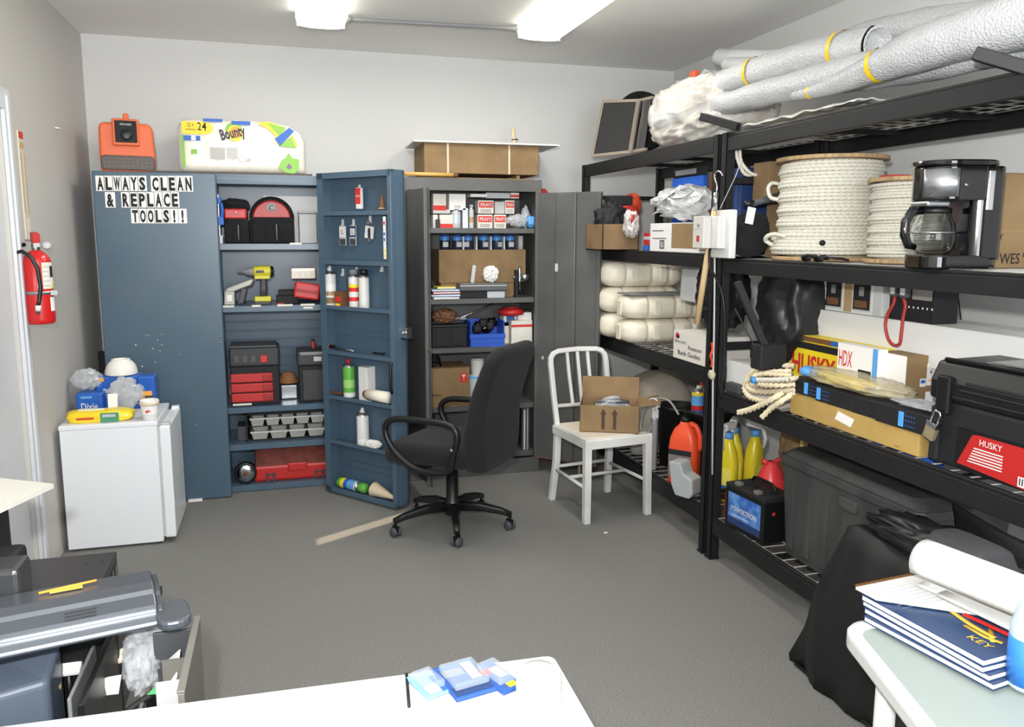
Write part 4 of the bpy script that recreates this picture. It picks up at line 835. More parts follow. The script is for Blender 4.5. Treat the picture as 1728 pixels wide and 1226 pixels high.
b = MB(); b.lathe([(.018, 0), (.018, .012), (0, .013)], lgrey, 16, X=TP(.01, .04, H_*.83) @ RY(60)); b.build('gauge', t)
b = MB(); b.tube([(0, -.04, H_*.85), (.01, -.075, H_*.82), (.02, -.085, H_*.76), (.045, -.062, H_*.78), (.058, -.03, H_*.72), (.066, -.01, H_*.6), (.068, -.005, H_*.4), (.066, -.015, H_*.25), (.068, -.02, H_*.21)], .0085, blk, 10); b.build('hose', t)
b = MB(); b.tube([(.068, -.02, H_*.21), (.068, -.022, H_*.15)], [.012, .011], white, 12); b.tube([(.068, -.022, H_*.15), (.068, -.024, H_*.12)], [.010, .006], dgrey, 12); b.build('nozzle', t)
b = MB(); b.lathe([(.0585, H_*.32), (.060, H_*.32), (.060, H_*.355), (.0585, H_*.355)], steel, 28); b.box(.02, .05, .035, .062, H_*.31, H_*.36, steel); b.build('strap', t)
b = MB(RZ(66)); b.box(-.073, -.057, -.03, .03, H_*.1, H_*.62, dgrey); b.build('wall_bracket', t, bev=.003)
b = MB()
def wrap(a0, a1, z0, z1, m, r=.0575):
    n = 8; vs = [(r*cos(a0+(a1-a0)*k/n), r*sin(a0+(a1-a0)*k/n), z) for z in (z0, z1) for k in range(n+1)]
    b.add(vs, [(k, k+1, n+2+k, n+1+k) for k in range(n)], m)
wrap(.12, 1.2, H_*.38, H_*.66, offw); wrap(.75, 1.15, H_*.50, H_*.62, ink, .058); wrap(.85, 1.15, H_*.38, H_*.42, yellow, .058); wrap(.6, 1.15, H_*.14, H_*.29, whitep)
for k in range(5): wrap(.18, .68, H_*(.41+.05*k), H_*(.415+.05*k), mgrey, .058)
b.build('printed_label', t, recalc=False)
# strip sign
pa, pb = at(30, 220, X=XW+.004), at(42, 404, X=XW+.004)
ya, yb_ = at(22, 300, X=XW).y, at(40, 300, X=XW).y
t = thing('wall_thermometer', 'tall narrow strip sign with red top hanging on the left wall', 'sign', (XW+.005, pa.y+.02, pb.z)); h = pa.z-pb.z; w = .075
MB().box(-.004, .004, -w/2, w/2, 0, h, M('strip paper', (204, 198, 182), .6)).build('board', t, bev=.001); b = MB(); R_ = RT(.0045, 0, 0)
b.rect(-w*.45, w*.4, h*.93, h*.995, redp, R_); b.rect(-w*.4, w*.35, h*.84, h*.90, M('strip tan', (196, 160, 104), .6), R_); b.rect(-w*.42, -w*.25, h*.25, h*.8, M('strip tan', (196, 160, 104), .6), R_); b.rect(w*.28, w*.42, h*.25, h*.8, M('strip tan', (196, 160, 104), .6), R_); b.rect(-w*.3, w*.4, h*.0, h*.2, cream, R_); b.build('printed_scale', t, recalc=False)
p = at(94, 216, X=XW); tag(MB().box(0, .02, -.012, .012, -.003, .003, whitep).build('wall_clip', loc=(XW, p.y, p.z)), 'small white clip stuck high on the left wall', 'clip')

# ================================================================ OFFICE CHAIR
LAT = V((.663, .748, 0)); FAC = V((-.748, .663, 0)); ang = math.degrees(math.atan2(FAC.y, FAC.x))+90    # local -y = facing
t = thing('office_chair', 'black fabric swivel office chair with high back and looped arms', 'chair', (.855, 4.165, 0), ang)
INV = RZ(-ang)
cast = [(.533, 4.107), (.819, 3.882), (1.149, 4.044), (1.073, 4.392), (.695, 4.414)]
b = MB(); b.lathe([(.042, .08), (.045, .10), (.045, .16), (.034, .17), (.032, .36), (.022, .36)], blk, 20); b.lathe([(.03, .34), (.05, .37), (0, .371)], blk, 16); b.build('gas_column', t)
for (x, y) in cast:
    d = INV @ V((x-.855, y-4.165, 0)); L = d.length; a = math.atan2(d.y, d.x)
    X = RZ(math.degrees(a)); b = MB(X)
    b.loft([[(xx, yy*k, zz) for yy, zz in [(q[0]*.05, q[1]*hh+zc_) for q in rrect(1, 1, .25)]] for xx, k, hh, zc_ in ((.03, 1, .05, .125), (L*.5, .85, .045, .125), (L*.85, .7, .035, .105), (L+.01, .6, .03, .085))], blk)
    lg = b.build('leg', t)
    b = MB(X @ TP(L, 0, 0) @ RZ(random.uniform(0, 180)))
    for s in (-1, 1): b.lathe([(0, s*.008), (.026, s*.008), (.027, s*.02), (.02, s*.026), (0, s*.027)], dgrey, 18, X=TP(0, 0, .027) @ RX(90))
    b.box(-.02, .02, -.008, .008, .03, .06, blk); b.tube([(0, 0, .05), (0, 0, .095)], .008, blk, 8); b.build('caster', lg)
b = MB(); b.box(-.09, .09, -.09, .12, .365, .40, blk); b.tube([(.1, -.05, .38), (.19, -.07, .37)], .008, blk, 6); b.build('seat_mechanism', t, bev=.008)
# seat cushion (local: front = -y)
def seatr(y, w, h, zc_): return [(x, y, z+zc_) for x, z in rrect(w, h, h*.46, 6)]
b = MB(); b.loft([seatr(-.30, .36, .05, .435), seatr(-.285, .44, .095, .44), seatr(-.22, .50, .125, .452), seatr(-.05, .52, .115, .462), seatr(.15, .50, .12, .46), seatr(.22, .44, .09, .46)], fabric); b.build('seat', t)
# backrest leaning
def br(s):
    z = .47+s*.575; y = .245+s*.115-.03*sin(pi*s*1.2); w = .50-.03*s-(.14*max(0, (s-.85)/.15)**2); w *= (1 if s > .1 else .93+.7*s); dd = .12-.03*s if s > .25 else .125
    if s > .93: dd *= 1-.6*((s-.93)/.07)**2
    return [(x, yy+y-.0, z) for x, yy in rrect(w, dd, min(w, dd)*.45, 7)]
b = MB(); b.loft([br(s) for s in (-.12, -.06, 0, .08, .2, .32, .45, .58, .7, .8, .88, .93, .97, .99, 1.0)], fabric); b.build('backrest', t)
for s in (-1, 1):
    x = s*.285
    pts = [(x, .17, .50), (x, .19, .56), (x, .19, .62), (x, .14, .655), (x, 0, .66), (x, -.16, .655), (x, -.225, .625), (x, -.235, .57), (x, -.19, .49), (x, -.11, .425), (x, -.03, .395), (x, .08, .395), (x, .15, .42)]
    # smooth loop
    P = []
    n = len(pts)
    for i in range(n):
        p0, p1, p2, p3 = [V(pts[(i+k) % n]) for k in (-1, 0, 1, 2)]
        for u in (0, .33, .66): P.append(.5*((2*p1)+(p2-p0)*u+(2*p0-5*p1+4*p2-p3)*u*u+(3*p1-p0-3*p2+p3)*u**3))
    b = MB(); b.tube(P, .017, blk, 8, closed=True, sq=1.0); ao = b.build('armrest', t)
    b = MB(); b.lathe([(.009, 0), (.007, .004), (0, .005)], steel, 10, X=RT(x+s*.017, .17, .53) if s > 0 else LF(x-.017, .17, .53)); b.build('screw', ao)

# ================================================================ WHITE CHAIR
wc_a = 7.4
t = thing('white_metal_chair', 'white slat-back metal chair with a cardboard box on its seat', 'chair', (1.757, 4.254, 0), wc_a); wp = M('white chair paint', (226, 226, 222), .4, var=.3, vscale=3)
def wl_(P0_, P1_, w0, w1, name='leg'):
    b = MB(); b.tube([P0_, P1_], [w0*.7, w1*.7], wp, 4); return b.build(name, t, bev=.004)
for s in (-1, 1):
    wl_((s*.195, -.205, .47), (s*.20, -.215, 0), .042, .038)
    b = MB(); b.tube([(s*.18, .19, .47), (s*.182, .20, .25), (s*.195, .235, 0)], [.026, .027, .025], wp, 4); b.build('leg', t, bev=.004)
b = MB(); b.prism([(-.215, -.225), (.215, -.225), (.205, .20), (-.205, .20)], .468, .482, wp); b.prism([(-.19, -.20), (.19, -.20), (.18, .18), (-.18, .18)], .481, .486, M('seat worn', (214, 204, 186), .6)); b.build('seat', t, bev=.004)
b = MB(); b.box(-.215, .215, -.228, -.216, .425, .475, wp); b.add([(s*.212, y, z) for s in (-1,) for y in (-.22, .2) for z in (.425, .475)]+[(s*.200, y, z) for s in (-1,) for y in (-.22, .2) for z in (.425, .475)], [(0, 1, 3, 2), (4, 5, 7, 6), (0, 1, 5, 4), (2, 3, 7, 6), (0, 2, 6, 4), (1, 3, 7, 5)], wp); b.box(.2, .212, -.22, .2, .425, .475, wp); b.build('apron', t, bev=.003)
# back frame (rounded top)
bp_ = [(-.185, .19, .47), (-.188, .235, .65), (-.19, .275, .83), (-.185, .285, .868), (-.165, .292, .892), (-.13, .297, .903), (0, .305, .908), (.13, .297, .903), (.165, .292, .892), (.185, .285, .868), (.19, .275, .83), (.188, .235, .65), (.185, .19, .47)]
MB().tube(bp_, .021, wp, 4).build('back_frame', t, bev=.005)
for x in (-.07, 0, .07): MB().tube([(x*.9, .222, .58), (x, .26, .74), (x*1.0, .298, .895)], .013, wp, 4).build('back_slat', t, bev=.003)
MB().tube([(-.185, .22, .585), (0, .228, .58), (.185, .22, .585)], .013, wp, 4).build('back_rail', t, bev=.003)
for a_, c_ in (((-.198, -.21, .20), (-.185, .205, .20)), ((.198, -.21, .20), (.185, .205, .20)), ((-.185, .205, .215), (.185, .205, .215)), ((-.19, .02, .20), (.19, .02, .20))): MB().tube([a_, c_], .011, wp, 6).build('stretcher', t)
# open cardboard box on it
t = thing('open_carton', 'open cardboard box with two up arrows on the white chair seat', 'box', (1.805, 4.225, .4875), -24); w, d, h, k_ = .335, .24, .155, .004
b = MB(); b.box(-w/2, w/2, -d/2, -d/2+k_, 0, h, card2); b.box(-w/2, w/2, d/2-k_, d/2, 0, h, card2); b.box(-w/2, -w/2+k_, -d/2, d/2, 0, h, card2); b.box(w/2-k_, w/2, -d/2, d/2, 0, h, card2); b.box(-w/2, w/2, -d/2, d/2, 0, k_, card2); b.build('body', t)
b = MB(TP(0, d/2, h) @ RX(-10)); b.box(-w/2, w/2, -k_/2, k_/2, 0, .125, card2); b.build('flap', t)
b = MB(TP(-w/2, 0, h) @ RY(14)); b.add([(x, y, z) for x in (-k_/2, k_/2) for y, z in ((-d/2, 0), (d/2, 0), (d/2, .10), (d/2-.05, .09))], [(0, 1, 2, 3), (4, 5, 6, 7), (0, 1, 5, 4), (1, 2, 6, 5), (2, 3, 7, 6), (3, 0, 4, 7)], card2); b.build('flap', t)
b = MB(TP(w/2, 0, h) @ RY(80)); b.box(-k_/2, k_/2, -d/2, d/2, 0, .12, card2); b.build('flap', t)
for x in (-.035, .03):
    b = MB(); b.add([(x-.009, .018, 0), (x+.009, .018, 0), (x+.009, .105, 0), (x+.018, .105, 0), (x, .138, 0), (x-.018, .105, 0), (x-.009, .105, 0)], [(0, 1, 2, 3, 4, 5, 6)], M('arrow print', (74, 56, 48), .8), False, FR(0, -d/2-.0008, 0)); b.build('printed_arrow', t, recalc=False)
b = MB(); b.rect(-.06, .06, .02, .11, M('arrow print', (74, 56, 48), .8), RT(w/2+.0008, 0, 0)); b.build('printed_panel', t, recalc=False)
crumple('plastic_bag', 'clear bag with grey parts lying in the open cardboard box', 'bag', (1.80, 4.20, .495), (.11, .07, .085), film, 81, .25)
t = thing('caulk_tool', 'grey metal tool lying across the top of the open cardboard box', 'tool', (1.79, 4.17, .642), -18); MB().tube([(-.10, 0, .01), (-.02, 0, .014), (.04, 0, .016), (.10, .0, .012)], [.004, .013, .016, .008], M('tool grey', (120, 122, 126), .35, .6), 10).build('shaft', t)
# ================================================================ STORAGE RACKS
RX0, RX1 = 2.0, 2.60
def rack(label, y0, y1, L):
    cy = (y0+y1)/2; t = thing('storage_rack', label, 'rack', (RX0+.3, cy, 0)); X0 = TP(-(RX0+.3), -cy, 0); PW = .045
    for (x, sx) in ((RX0, 1), (RX1-PW, -1)):
        for (y, sy) in ((y0, 1), (y1-PW, -1)):
            b = MB(X0); b.box(x, x+.003, y, y+PW, 0, 2.07, black); b.box(x, x+PW, y, y+.003, 0, 2.07, black); b.box(x, x+PW, y+PW-.003, y+PW, 0, 2.07, black); b.box(x-.001, x+.004, y+.016, y+.020, 0.0, 2.07, black)
            b.box(x-.006, x+PW+.004, y-.004, y+PW+.004, 0, .008, black)
            if x == RX0:
                for k in range(25): b.lathe([(.004, 0), (0, .0008)], gblk, 6, X=X0.inverted() @ X0 @ LF(x-.0002, y+.031, .06+.08*k))
            b.build('post', t)
    for z0, z1 in L:
        for x in (RX0+.004, RX1-.03):
            b = MB(X0); b.box(x, x+.026, y0+PW*.7, y1-PW*.7, z0, z1-.012, black); b.box(x+.006 if x < 2.3 else x, x+.026 if x < 2.3 else x+.020, y0+PW*.7, y1-PW*.7, z1-.012, z1, black); b.build('beam', t, bev=.003)
        b = MB(X0); n = int((y1-y0-.08)/.075)
        for k in range(n+1):
            y = y0+.045+(y1-y0-.09)*k/n; b.tube([(RX0+.012, y, z1-.006), (RX1-.015, y, z1-.006)], .0026, wire_m, 4, caps=False)
        for k in range(5):
            x = RX0+.04+.13*k; b.tube([(x, y0+.03, z1-.010), (x, y1-.03, z1-.010)], .003, wire_m, 4, caps=False)
        for x in (RX0+.028,): b.tube([(x, y0+.03, z1-.003), (x, y1-.03, z1-.003)], .0028, wire_m, 4, caps=False)
        o = b.build('wire_deck', t, recalc=False); o['kind'] = 'stuff'
        for k in range(3):
            y = y0+(y1-y0)*(k+1)/4; b = MB(X0); b.box(RX0+.03, RX1-.03, y-.012, y+.012, z1-.035, z1-.015, black); b.build('deck_support', t)
    for y in (y0+.01, y1-.03):
        for z in (.30, 1.05, 1.84): b = MB(X0); b.box(RX0+.03, RX1-.03, y, y+.02, z, z+.028, black); b.build('side_bar', t, bev=.002)
    return t
LN = [(.135, .215), (.775, .86), (1.425, 1.495), (1.985, 2.06)]
LFR = [(.155, .24), (.868, .95), (1.44, 1.51), (1.99, 2.07)]
rack('near black steel storage rack loaded with rope spools and coffee maker', 1.50, 3.425, LN)
rack('far black steel storage rack at the back corner with white floats', 3.455, 5.25, LFR)
Lz = [.215, .86, 1.495, 2.06]; Fz = [.24, .95, 1.51, 2.07]

# ---- box from the photo: front face on plane X, end face towards the camera
def rbox(name, label, cat, px0, px1, pyt, X, d, zb, m, side=False, deco=None, group=None, rz=0, flaps=False, y=None, bev=.003):
    """px0..px1 = extent of the face on plane X (looks to -x); d = depth into the rack"""
    ya, yb = at(px0, pyt+10, X=X).y, at(px1, pyt+10, X=X).y
    zt = at(px0, pyt, X=X).z
    return carton(name, label, cat, X, X+d, yb, ya, zb, zt, m, rz, group, deco, flaps, bev)

# near rack, third shelf: rope spools
def rope_tube(path, r, m, b, pitch=.055, step=.008, n=9):
    """three-strand twisted rope along a function path(s) with given samples"""
    pts = [V(p) for p in path]; vs = []; up = V((0, 0, 1)); dist = 0
    for i, p in enumerate(pts):
        a = pts[max(0, i-1)]; c_ = pts[min(len(pts)-1, i+1)]; t = (c_-a).normalized(); sd = t.cross(up)
        sd = sd.normalized() if sd.length > 1e-4 else V((1, 0, 0)); u2 = sd.cross(t).normalized()
        if i: dist += (p-pts[i-1]).length
        ph = 2*pi*dist/pitch
        for k in range(n):
            th = 2*pi*k/n; rr = r*(.42+.68*abs(cos(1.5*(th-ph)))**.8)
            vs.append(p+sd*cos(th)*rr+u2*sin(th)*rr)
    b.add(vs, [(i*n+k, i*n+(k+1) % n, (i+1)*n+(k+1) % n, (i+1)*n+k) for i in range(len(pts)-1) for k in range(n)]+[tuple(range(n))[::-1], tuple(range((len(pts)-1)*n, len(pts)*n))], m, True)
def resample(ctrl, step, closed=False):
    P = []; n = len(ctrl); c = [V(p) for p in ctrl]
    for i in range(n-1):
        p0, p1, p2, p3 = c[max(0, i-1)], c[i], c[i+1], c[min(n-1, i+2)]; k = max(2, int((p2-p1).length/step))
        for j in range(k):
            u = j/k; P.append(.5*((2*p1)+(p2-p0)*u+(2*p0-5*p1+4*p2-p3)*u*u+(3*p1-p0-3*p2+p3)*u**3))
    P.append(c[-1]); return P
def spool(label, cx, cy, z0, R, H, turns, r, bulge):
    t = thing('rope_spool', label, 'rope spool', (cx, cy, z0)); fl_r = R*1.07
    for z in (0, H-.016): b = MB(); b.lathe([(fl_r, z), (fl_r, z+.016)], wood, 48); b.lathe([(R*.2, z+.0161), (R*.22, z+.0165), (0, z+.0165)], brownm, 20); b.build('flange', t, bev=.002)
    b = MB(); b.lathe([(R*.82, .016), (R*.82, H-.016)], cream, 32); b.build('core', t)
    P = []; N = int(turns*2*pi*R/.0075)
    for i in range(N):
        u = i/N; th = 2*pi*turns*u; k = math.floor(turns*u); rr = R-r-.004+.006*sin(k*1.7)+(bulge*.02 if u < .17 else 0)
        P.append((rr*cos(th), rr*sin(th), .016+r+(H-.032-2*r)*u))
    b = MB(); rope_tube(P, r*1.12, rope_m, b, pitch=r*8.5, n=15); b.build('rope', t)
    return t
random.seed(2)
sp = spool('large wooden flanged spool of white twisted rope on the near rack', 2.30, 3.02, Lz[2], .215, .435, 26, .0088, 1)
b = MB(); rope_tube(resample([(-.20, .10, .06), (-.225, .12, .08), (-.235, .10, .10), (-.225, .06, .11), (-.21, 0, .10)], .006), .010, rope_m, b, .05); b.build('loose_loop', sp)
b = MB(); rope_tube(resample([(-.16, .14, .33), (-.19, .15, .335), (-.215, .14, .31), (-.22, .11, .27), (-.2, .08, .26)], .006), .009, rope_m, b, .05); b.build('loose_loop', sp)
b = MB(); b.tube([(-.15, -.165, .075), (-.157, -.178, .075)], .012, blk, 8); b.build('rope_clip', sp)
spool('smaller spool of white twisted rope half hidden behind the coffee maker', 2.36, 2.60, Lz[2], .155, .325, 24, .0068, 0)
t = thing('red_disc', 'red plastic disc lying on top of the smaller rope spool', 'disc', (2.32, 2.66, Lz[2]+.3255)); MB().lathe([(0, 0), (.055, 0), (.057, .012), (0, .014)], redm, 24).build('disc', t)
for i, dx in enumerate((0, .04)): tag(MB().lathe([(0, 0), (.013, 0), (.013, .016), (.008, .02), (0, .021)], dgrey if i else steel, 12).build('steel_nut', loc=(2.34+dx, 2.50-dx, Lz[2]+.3255)), ['left small steel nut on the smaller rope spool', 'right small dark nut on the smaller rope spool'][i], 'nut')
# sunglasses-like black strap thing
t = thing('safety_glasses', 'black safety glasses lying at the shelf edge before the rope spools', 'glasses', (2.03, 2.72, Lz[2]), -88)
b = MB(); b.tube([(-.07, 0, .018), (-.055, -.02, .026), (-.02, -.028, .028), (.02, -.028, .028), (.055, -.02, .026), (.07, 0, .018)], .006, blk, 8); b.build('brow_bar', t)
for s in (-1, 1): MB().blob((s*.036, -.024, .018), (.030, .008, .016), gblk, 1, 0, 1, 2.2, nu=20, nv=12).build('lens', t); MB().tube([(s*.07, 0, .02), (s*.068, .06, .016), (s*.06, .10, .01)], .005, blk, 6).build('temple', t)
# coffee maker: front (local -y) looks to the left of the picture, the +x side to the camera
t = thing('coffee_maker', 'black and steel drip coffee maker with glass carafe on the near rack', 'coffee maker', (2.10, 2.14, Lz[2]+.001), -104)
H_ = .350; w = .20
MB().prism([(x, y) for x, y in rrect(w, .255, .06, 8)], 0, .045, gblk).build('base', t, bev=.006)
b = MB(TP(0, .072, 0)); b.prism(rrect(w, .11, .035, 8), .03, H_-.02, gblk); b.build('water_tank', t, bev=.006)
b = MB(TP(0, -.005, 0)); b.prism(rrect(w*1.02, .25, .09, 10), H_-.13, H_-.018, gblk, sm=False); b.build('brew_head', t, bev=.006)
b = MB(TP(0, -.005, 0)); b.prism(rrect(w*1.06, .265, .095, 10), H_-.018, H_, gblk); b.build('lid', t, bev=.005)
def arcplate(r, a0, a1, z0, z1, cx, cy, m, mb):
    n = 14; vs = [(cx+r*sin(a0+(a1-a0)*k/n), cy-r*cos(a0+(a1-a0)*k/n), z) for z in (z0, z1) for k in range(n+1)]; mb.add(vs, [(k, k+1, n+2+k, n+1+k) for k in range(n)], m, True)
b = MB(); arcplate(.0935, .25, 1.5, H_-.118, H_-.028, .014, -.040, steel, b); b.build('steel_band', t, solid=.002)
MB().box(-.04, .07, -.13, -.05, H_-.148, H_-.130, steel).build('drip_guard', t, bev=.006)
b = MB(); b.lathe([(0, .046), (.05, .046), (.068, .07), (.073, .10), (.066, .145), (.050, .178), (.048, .188), (.046, .188), (.048, .178), (.062, .142), (.069, .1), (.064, .072), (.048, .05), (0, .05)], glass, 36, X=TP(0, -.062, 0)); ca_ = b.build('carafe', t)
b = MB(TP(0, -.062, 0)); b.lathe([(.049, .18), (.053, .182), (.053, .198), (.02, .206), (0, .206)], blk, 28); b.lathe([(.0695, .115), (.0705, .115), (.0705, .121), (.069, .121)], steel, 28); b.build('carafe_lid', ca_)
b = MB(TP(0, -.062, 0)); b.tube([(.01, -.046, .192), (.02, -.09, .188), (.022, -.112, .155), (.022, -.112, .11), (.018, -.095, .075), (.01, -.066, .07)], [.011, .013, .013, .013, .011, .008], gblk, 8, sq=1.3); b.build('carafe_handle', ca_)
b = MB(); b.box(w/2, w/2+.004, .055, .075, .19, .315, chrome); b.build('level_window', t, bev=.0015)
MB().lathe([(.006, 0), (.005, .002), (0, .002)], chrome, 12, X=RT(w/2+.001, -.02, H_-.08)).build('button', t)
t.scale = (.94, .94, .97)
# cardboard boxes far right
p = at(1678, 455, X=2.24); 
def dc_r(b, w, d, h):
    F = FR(-w/2, -d/2-.001, 0); b.text('WES', h*.115, ink, F @ TP(.075, h*.045, 0), w=.085); b.text('LY', h*.065, ink, F @ TP(.025, h*.30, 0), w=.03); b.text('PFR', h*.05, ink, F @ TP(.155, h*.11, 0), w=.05); b.rect(0, w, h*.392, h*.40, M('tape seam', (160, 130, 92), .5), F)
yb0 = 2.12
xa = at(1676, 400, Y=yb0).x
carton('carton', 'large cardboard box with black lettering at the right end of the near rack', 'box', xa, 2.55, yb0, yb0+.18, Lz[2], at(1700, 291, Y=yb0).z, card2, 0, None, dc_r, True)
# behind: cardboard boxes near the post
ye = 3.30
def endbox(name, label, cat, px0, px1, pyt, Y, d, zb, m, deco=None, rz=0, flaps=False, group=None, zt=None, X1=None):
    xa, xb = at(px0, pyt+10, Y=Y).x, (X1 if X1 is not None else at(px1, pyt+10, Y=Y).x)
    return carton(name, label, cat, xa, xb, Y, Y+d, zb, zt if zt is not None else at(px0, pyt, Y=Y).z, m, rz, group, deco, flaps, .003)
carton('carton', 'lower tall cardboard box behind the large rope spool', 'box', 2.24, 2.56, 3.27, 3.40, Lz[2], Lz[2]+.25, card2)
carton('carton', 'upper cardboard box behind the large rope spool', 'box', 2.16, 2.56, 3.27, 3.40, Lz[2]+.255, Lz[2]+.44, card, deco=lambda b, w, d, h: b.text('[ ]', h*.12, ink, FR(w*.05, -d/2-.001, h*.12), w=.03))
crumple('duffel_bag', 'black fabric bag on the near rack, left of the large spool', 'bag', (2.10, 3.305, Lz[2]), (.085, .05, .10), fabric, 91, .18, 2)
t = thing('white_rope_hank', 'short hank of white rope draped over the side bar beside the black post', 'rope', (2.06, 3.405, 1.872)); b = MB()
rope_tube(resample([(-.01, -.01, .17), (0, -.012, .10), (.02, -.014, .05), (.05, -.015, .012), (.10, -.015, .01), (.17, -.015, .008)], .006), .009, rope_m, b, .05); rope_tube(resample([(.02, -.01, .17), (.02, -.012, .09), (.04, -.02, .045), (.08, -.028, .012), (.13, -.03, .01)], .006), .009, rope_m, b, .05); b.build('strand', t)
t = thing('rail_arm', 'grey angled arm with white paper tag beside the large rope spool', 'arm', (2.06, 3.24, 1.74), 0); MB().tube([(0, 0, .0), (.06, -.02, .02), (.20, -.0, .055)], [.012, .018, .018], dgrey, 8).build('shaft', t); MB(RY(10)).box(-.02, .02, -.004, 0, -.09, -.015, whitep).build('paper_tag', t); MB().tube([(-.04, 0, .0), (.02, 0, .006)], .013, blk, 8).build('collar', t)

# ---- near rack top: rolls of white bubble foam
def foam_roll(label, pts, name='foam_roll', tapes=(), group='rolls of white bubble foam on the near rack', seedk=1, m=foamw):
    """pts: (px, py, X, radius)"""
    W = [at(a, b_, X=x) for a, b_, x, r in pts]; org = W[0]; t = thing(name, label, 'foam roll', org, 0, group)
    P = resample([p-org for p in W], .03); n = len(P); rs = []
    L = [0]
    for i in range(1, len(W)): L.append(L[-1]+(W[i]-W[i-1]).length)
    d = 0
    for i in range(n):
        if i: d += (P[i]-P[i-1]).length
        k = 0
        while k < len(L)-2 and d > L[k+1]: k += 1
        u = min(1, max(0, (d-L[k])/(L[k+1]-L[k]))); r = pts[k][3]*(1-u)+pts[k+1][3]*u
        rs.append(r)
    vs = []; seg = 22; up = V((0, 0, 1))
    for i in range(n):
        a, c_ = P[max(0, i-1)], P[min(n-1, i+1)]; tt = (c_-a).normalized(); sd = tt.cross(up).normalized(); u2 = sd.cross(tt)
        for k in range(seg):
            th = 2*pi*k/seg; rr = rs[i]*(1+.10*noise.noise(V((i*.22+seedk*9, cos(th)*1.3, sin(th)*1.3)))+.05*noise.noise(V((i*.5, cos(th)*3, seedk))))
            vs.append(P[i]+sd*cos(th)*rr+u2*sin(th)*rr)
    b = MB(); b.add(vs, [(i*seg+k, i*seg+(k+1) % seg, (i+1)*seg+(k+1) % seg, (i+1)*seg+k) for i in range(n-1) for k in range(seg)], m, True)
    # rolled end: spiral lip
    for e, s in ((0, 1), (n-1, -1)):
        o = len(b.v); q = P[min(n-1, max(0, e+s))]; tt = (q-P[e]).normalized(); sd = tt.cross(up).normalized(); u2 = sd.cross(tt); vv = []
        for j, k2 in enumerate((1, .86, .8, .5, .0001)):
            for k in range(seg):
                th = 2*pi*k/seg; vv.append(P[e]+sd*cos(th)*rs[e]*k2+u2*sin(th)*rs[e]*k2+tt*(-.012, -.015, .02, .03, .03)[j])
        b.add(vv, [(j*seg+k, j*seg+(k+1) % seg, (j+1)*seg+(k+1) % seg, (j+1)*seg+k) for j in range(4) for k in range(seg)], m, True)
    b.build('sheet', t)
    for (px, py, X, r) in tapes:
        p = at(px, py, X=X)-org; j = min(range(n), key=lambda i: (P[i]-p).length); tt = (P[min(n-1, j+1)]-P[max(0, j-1)]).normalized(); sd = tt.cross(up).normalized(); u2 = sd.cross(tt); vv = []
        for s in (-1, 1):
            for k in range(28): th = 2*pi*k/28; rr = rs[j]*1.07; vv.append(P[j]+tt*s*.011+sd*cos(th)*rr+u2*sin(th)*rr)
        MB().add(vv, [(k, (k+1) % 28, 28+(k+1) % 28, 28+k) for k in range(28)], M('yellow tape', (226, 190, 36), .4), True).build('tape_band', t)
    return t
foam_roll('upper left foam roll with three yellow tape bands, ending above the far rack', [(1163, 158, 2.15, .048), (1200, 146, 2.15, .056), (1275, 122, 2.16, .066), (1360, 100, 2.17, .072), (1430, 84, 2.19, .074), (1478, 76, 2.2, .070)], tapes=[(1185, 151, 2.15, 0), (1276, 122, 2.16, 0), (1426, 84, 2.19, 0)], seedk=1)
foam_roll('lower left foam roll passing under the taped one, above the black post', [(1168, 188, 2.14, .05), (1210, 178, 2.13, .052), (1290, 158, 2.12, .056), (1370, 138, 2.12, .06), (1450, 116, 2.14, .06), (1540, 92, 2.2, .05)], seedk=2)
foam_roll('long tapering foam roll with two yellow bands crossing to the right frame edge', [(1344, 159, 2.09, .022), (1370, 155, 2.09, .025), (1430, 134, 2.09, .042), (1484, 110, 2.09, .056), (1550, 84, 2.10, .072), (1640, 56, 2.12, .082), (1728, 34, 2.14, .085), (1850, 0, 2.16, .08)], tapes=[(1368, 155, 2.09, 0), (1484, 110, 2.09, 0)], seedk=3)
foam_roll('wide flat foam roll lying lowest on the near rack top at the right', [(1410, 146, 2.24, .03), (1470, 130, 2.22, .048), (1560, 112, 2.20, .058), (1650, 92, 2.20, .055), (1760, 66, 2.22, .05)], seedk=4)
foam_roll('rearmost foam roll under the ceiling at the top right', [(1380, 92, 2.42, .05), (1440, 70, 2.42, .06), (1520, 50, 2.42, .065), (1600, 38, 2.42, .065), (1728, 24, 2.40, .06)], seedk=5)
foam_roll('crumpled white roll pointing at the back corner behind the taped rolls', [(1216, 96, 2.45, .045), (1240, 100, 2.45, .055), (1300, 98, 2.45, .042), (1370, 96, 2.44, .04)], seedk=6, m=bagw)
foam_roll('second small white roll below the crumpled one near the back corner', [(1228, 108, 2.40, .035), (1262, 112, 2.40, .048), (1330, 112, 2.40, .045), (1390, 104, 2.40, .04)], seedk=7, m=bagw)
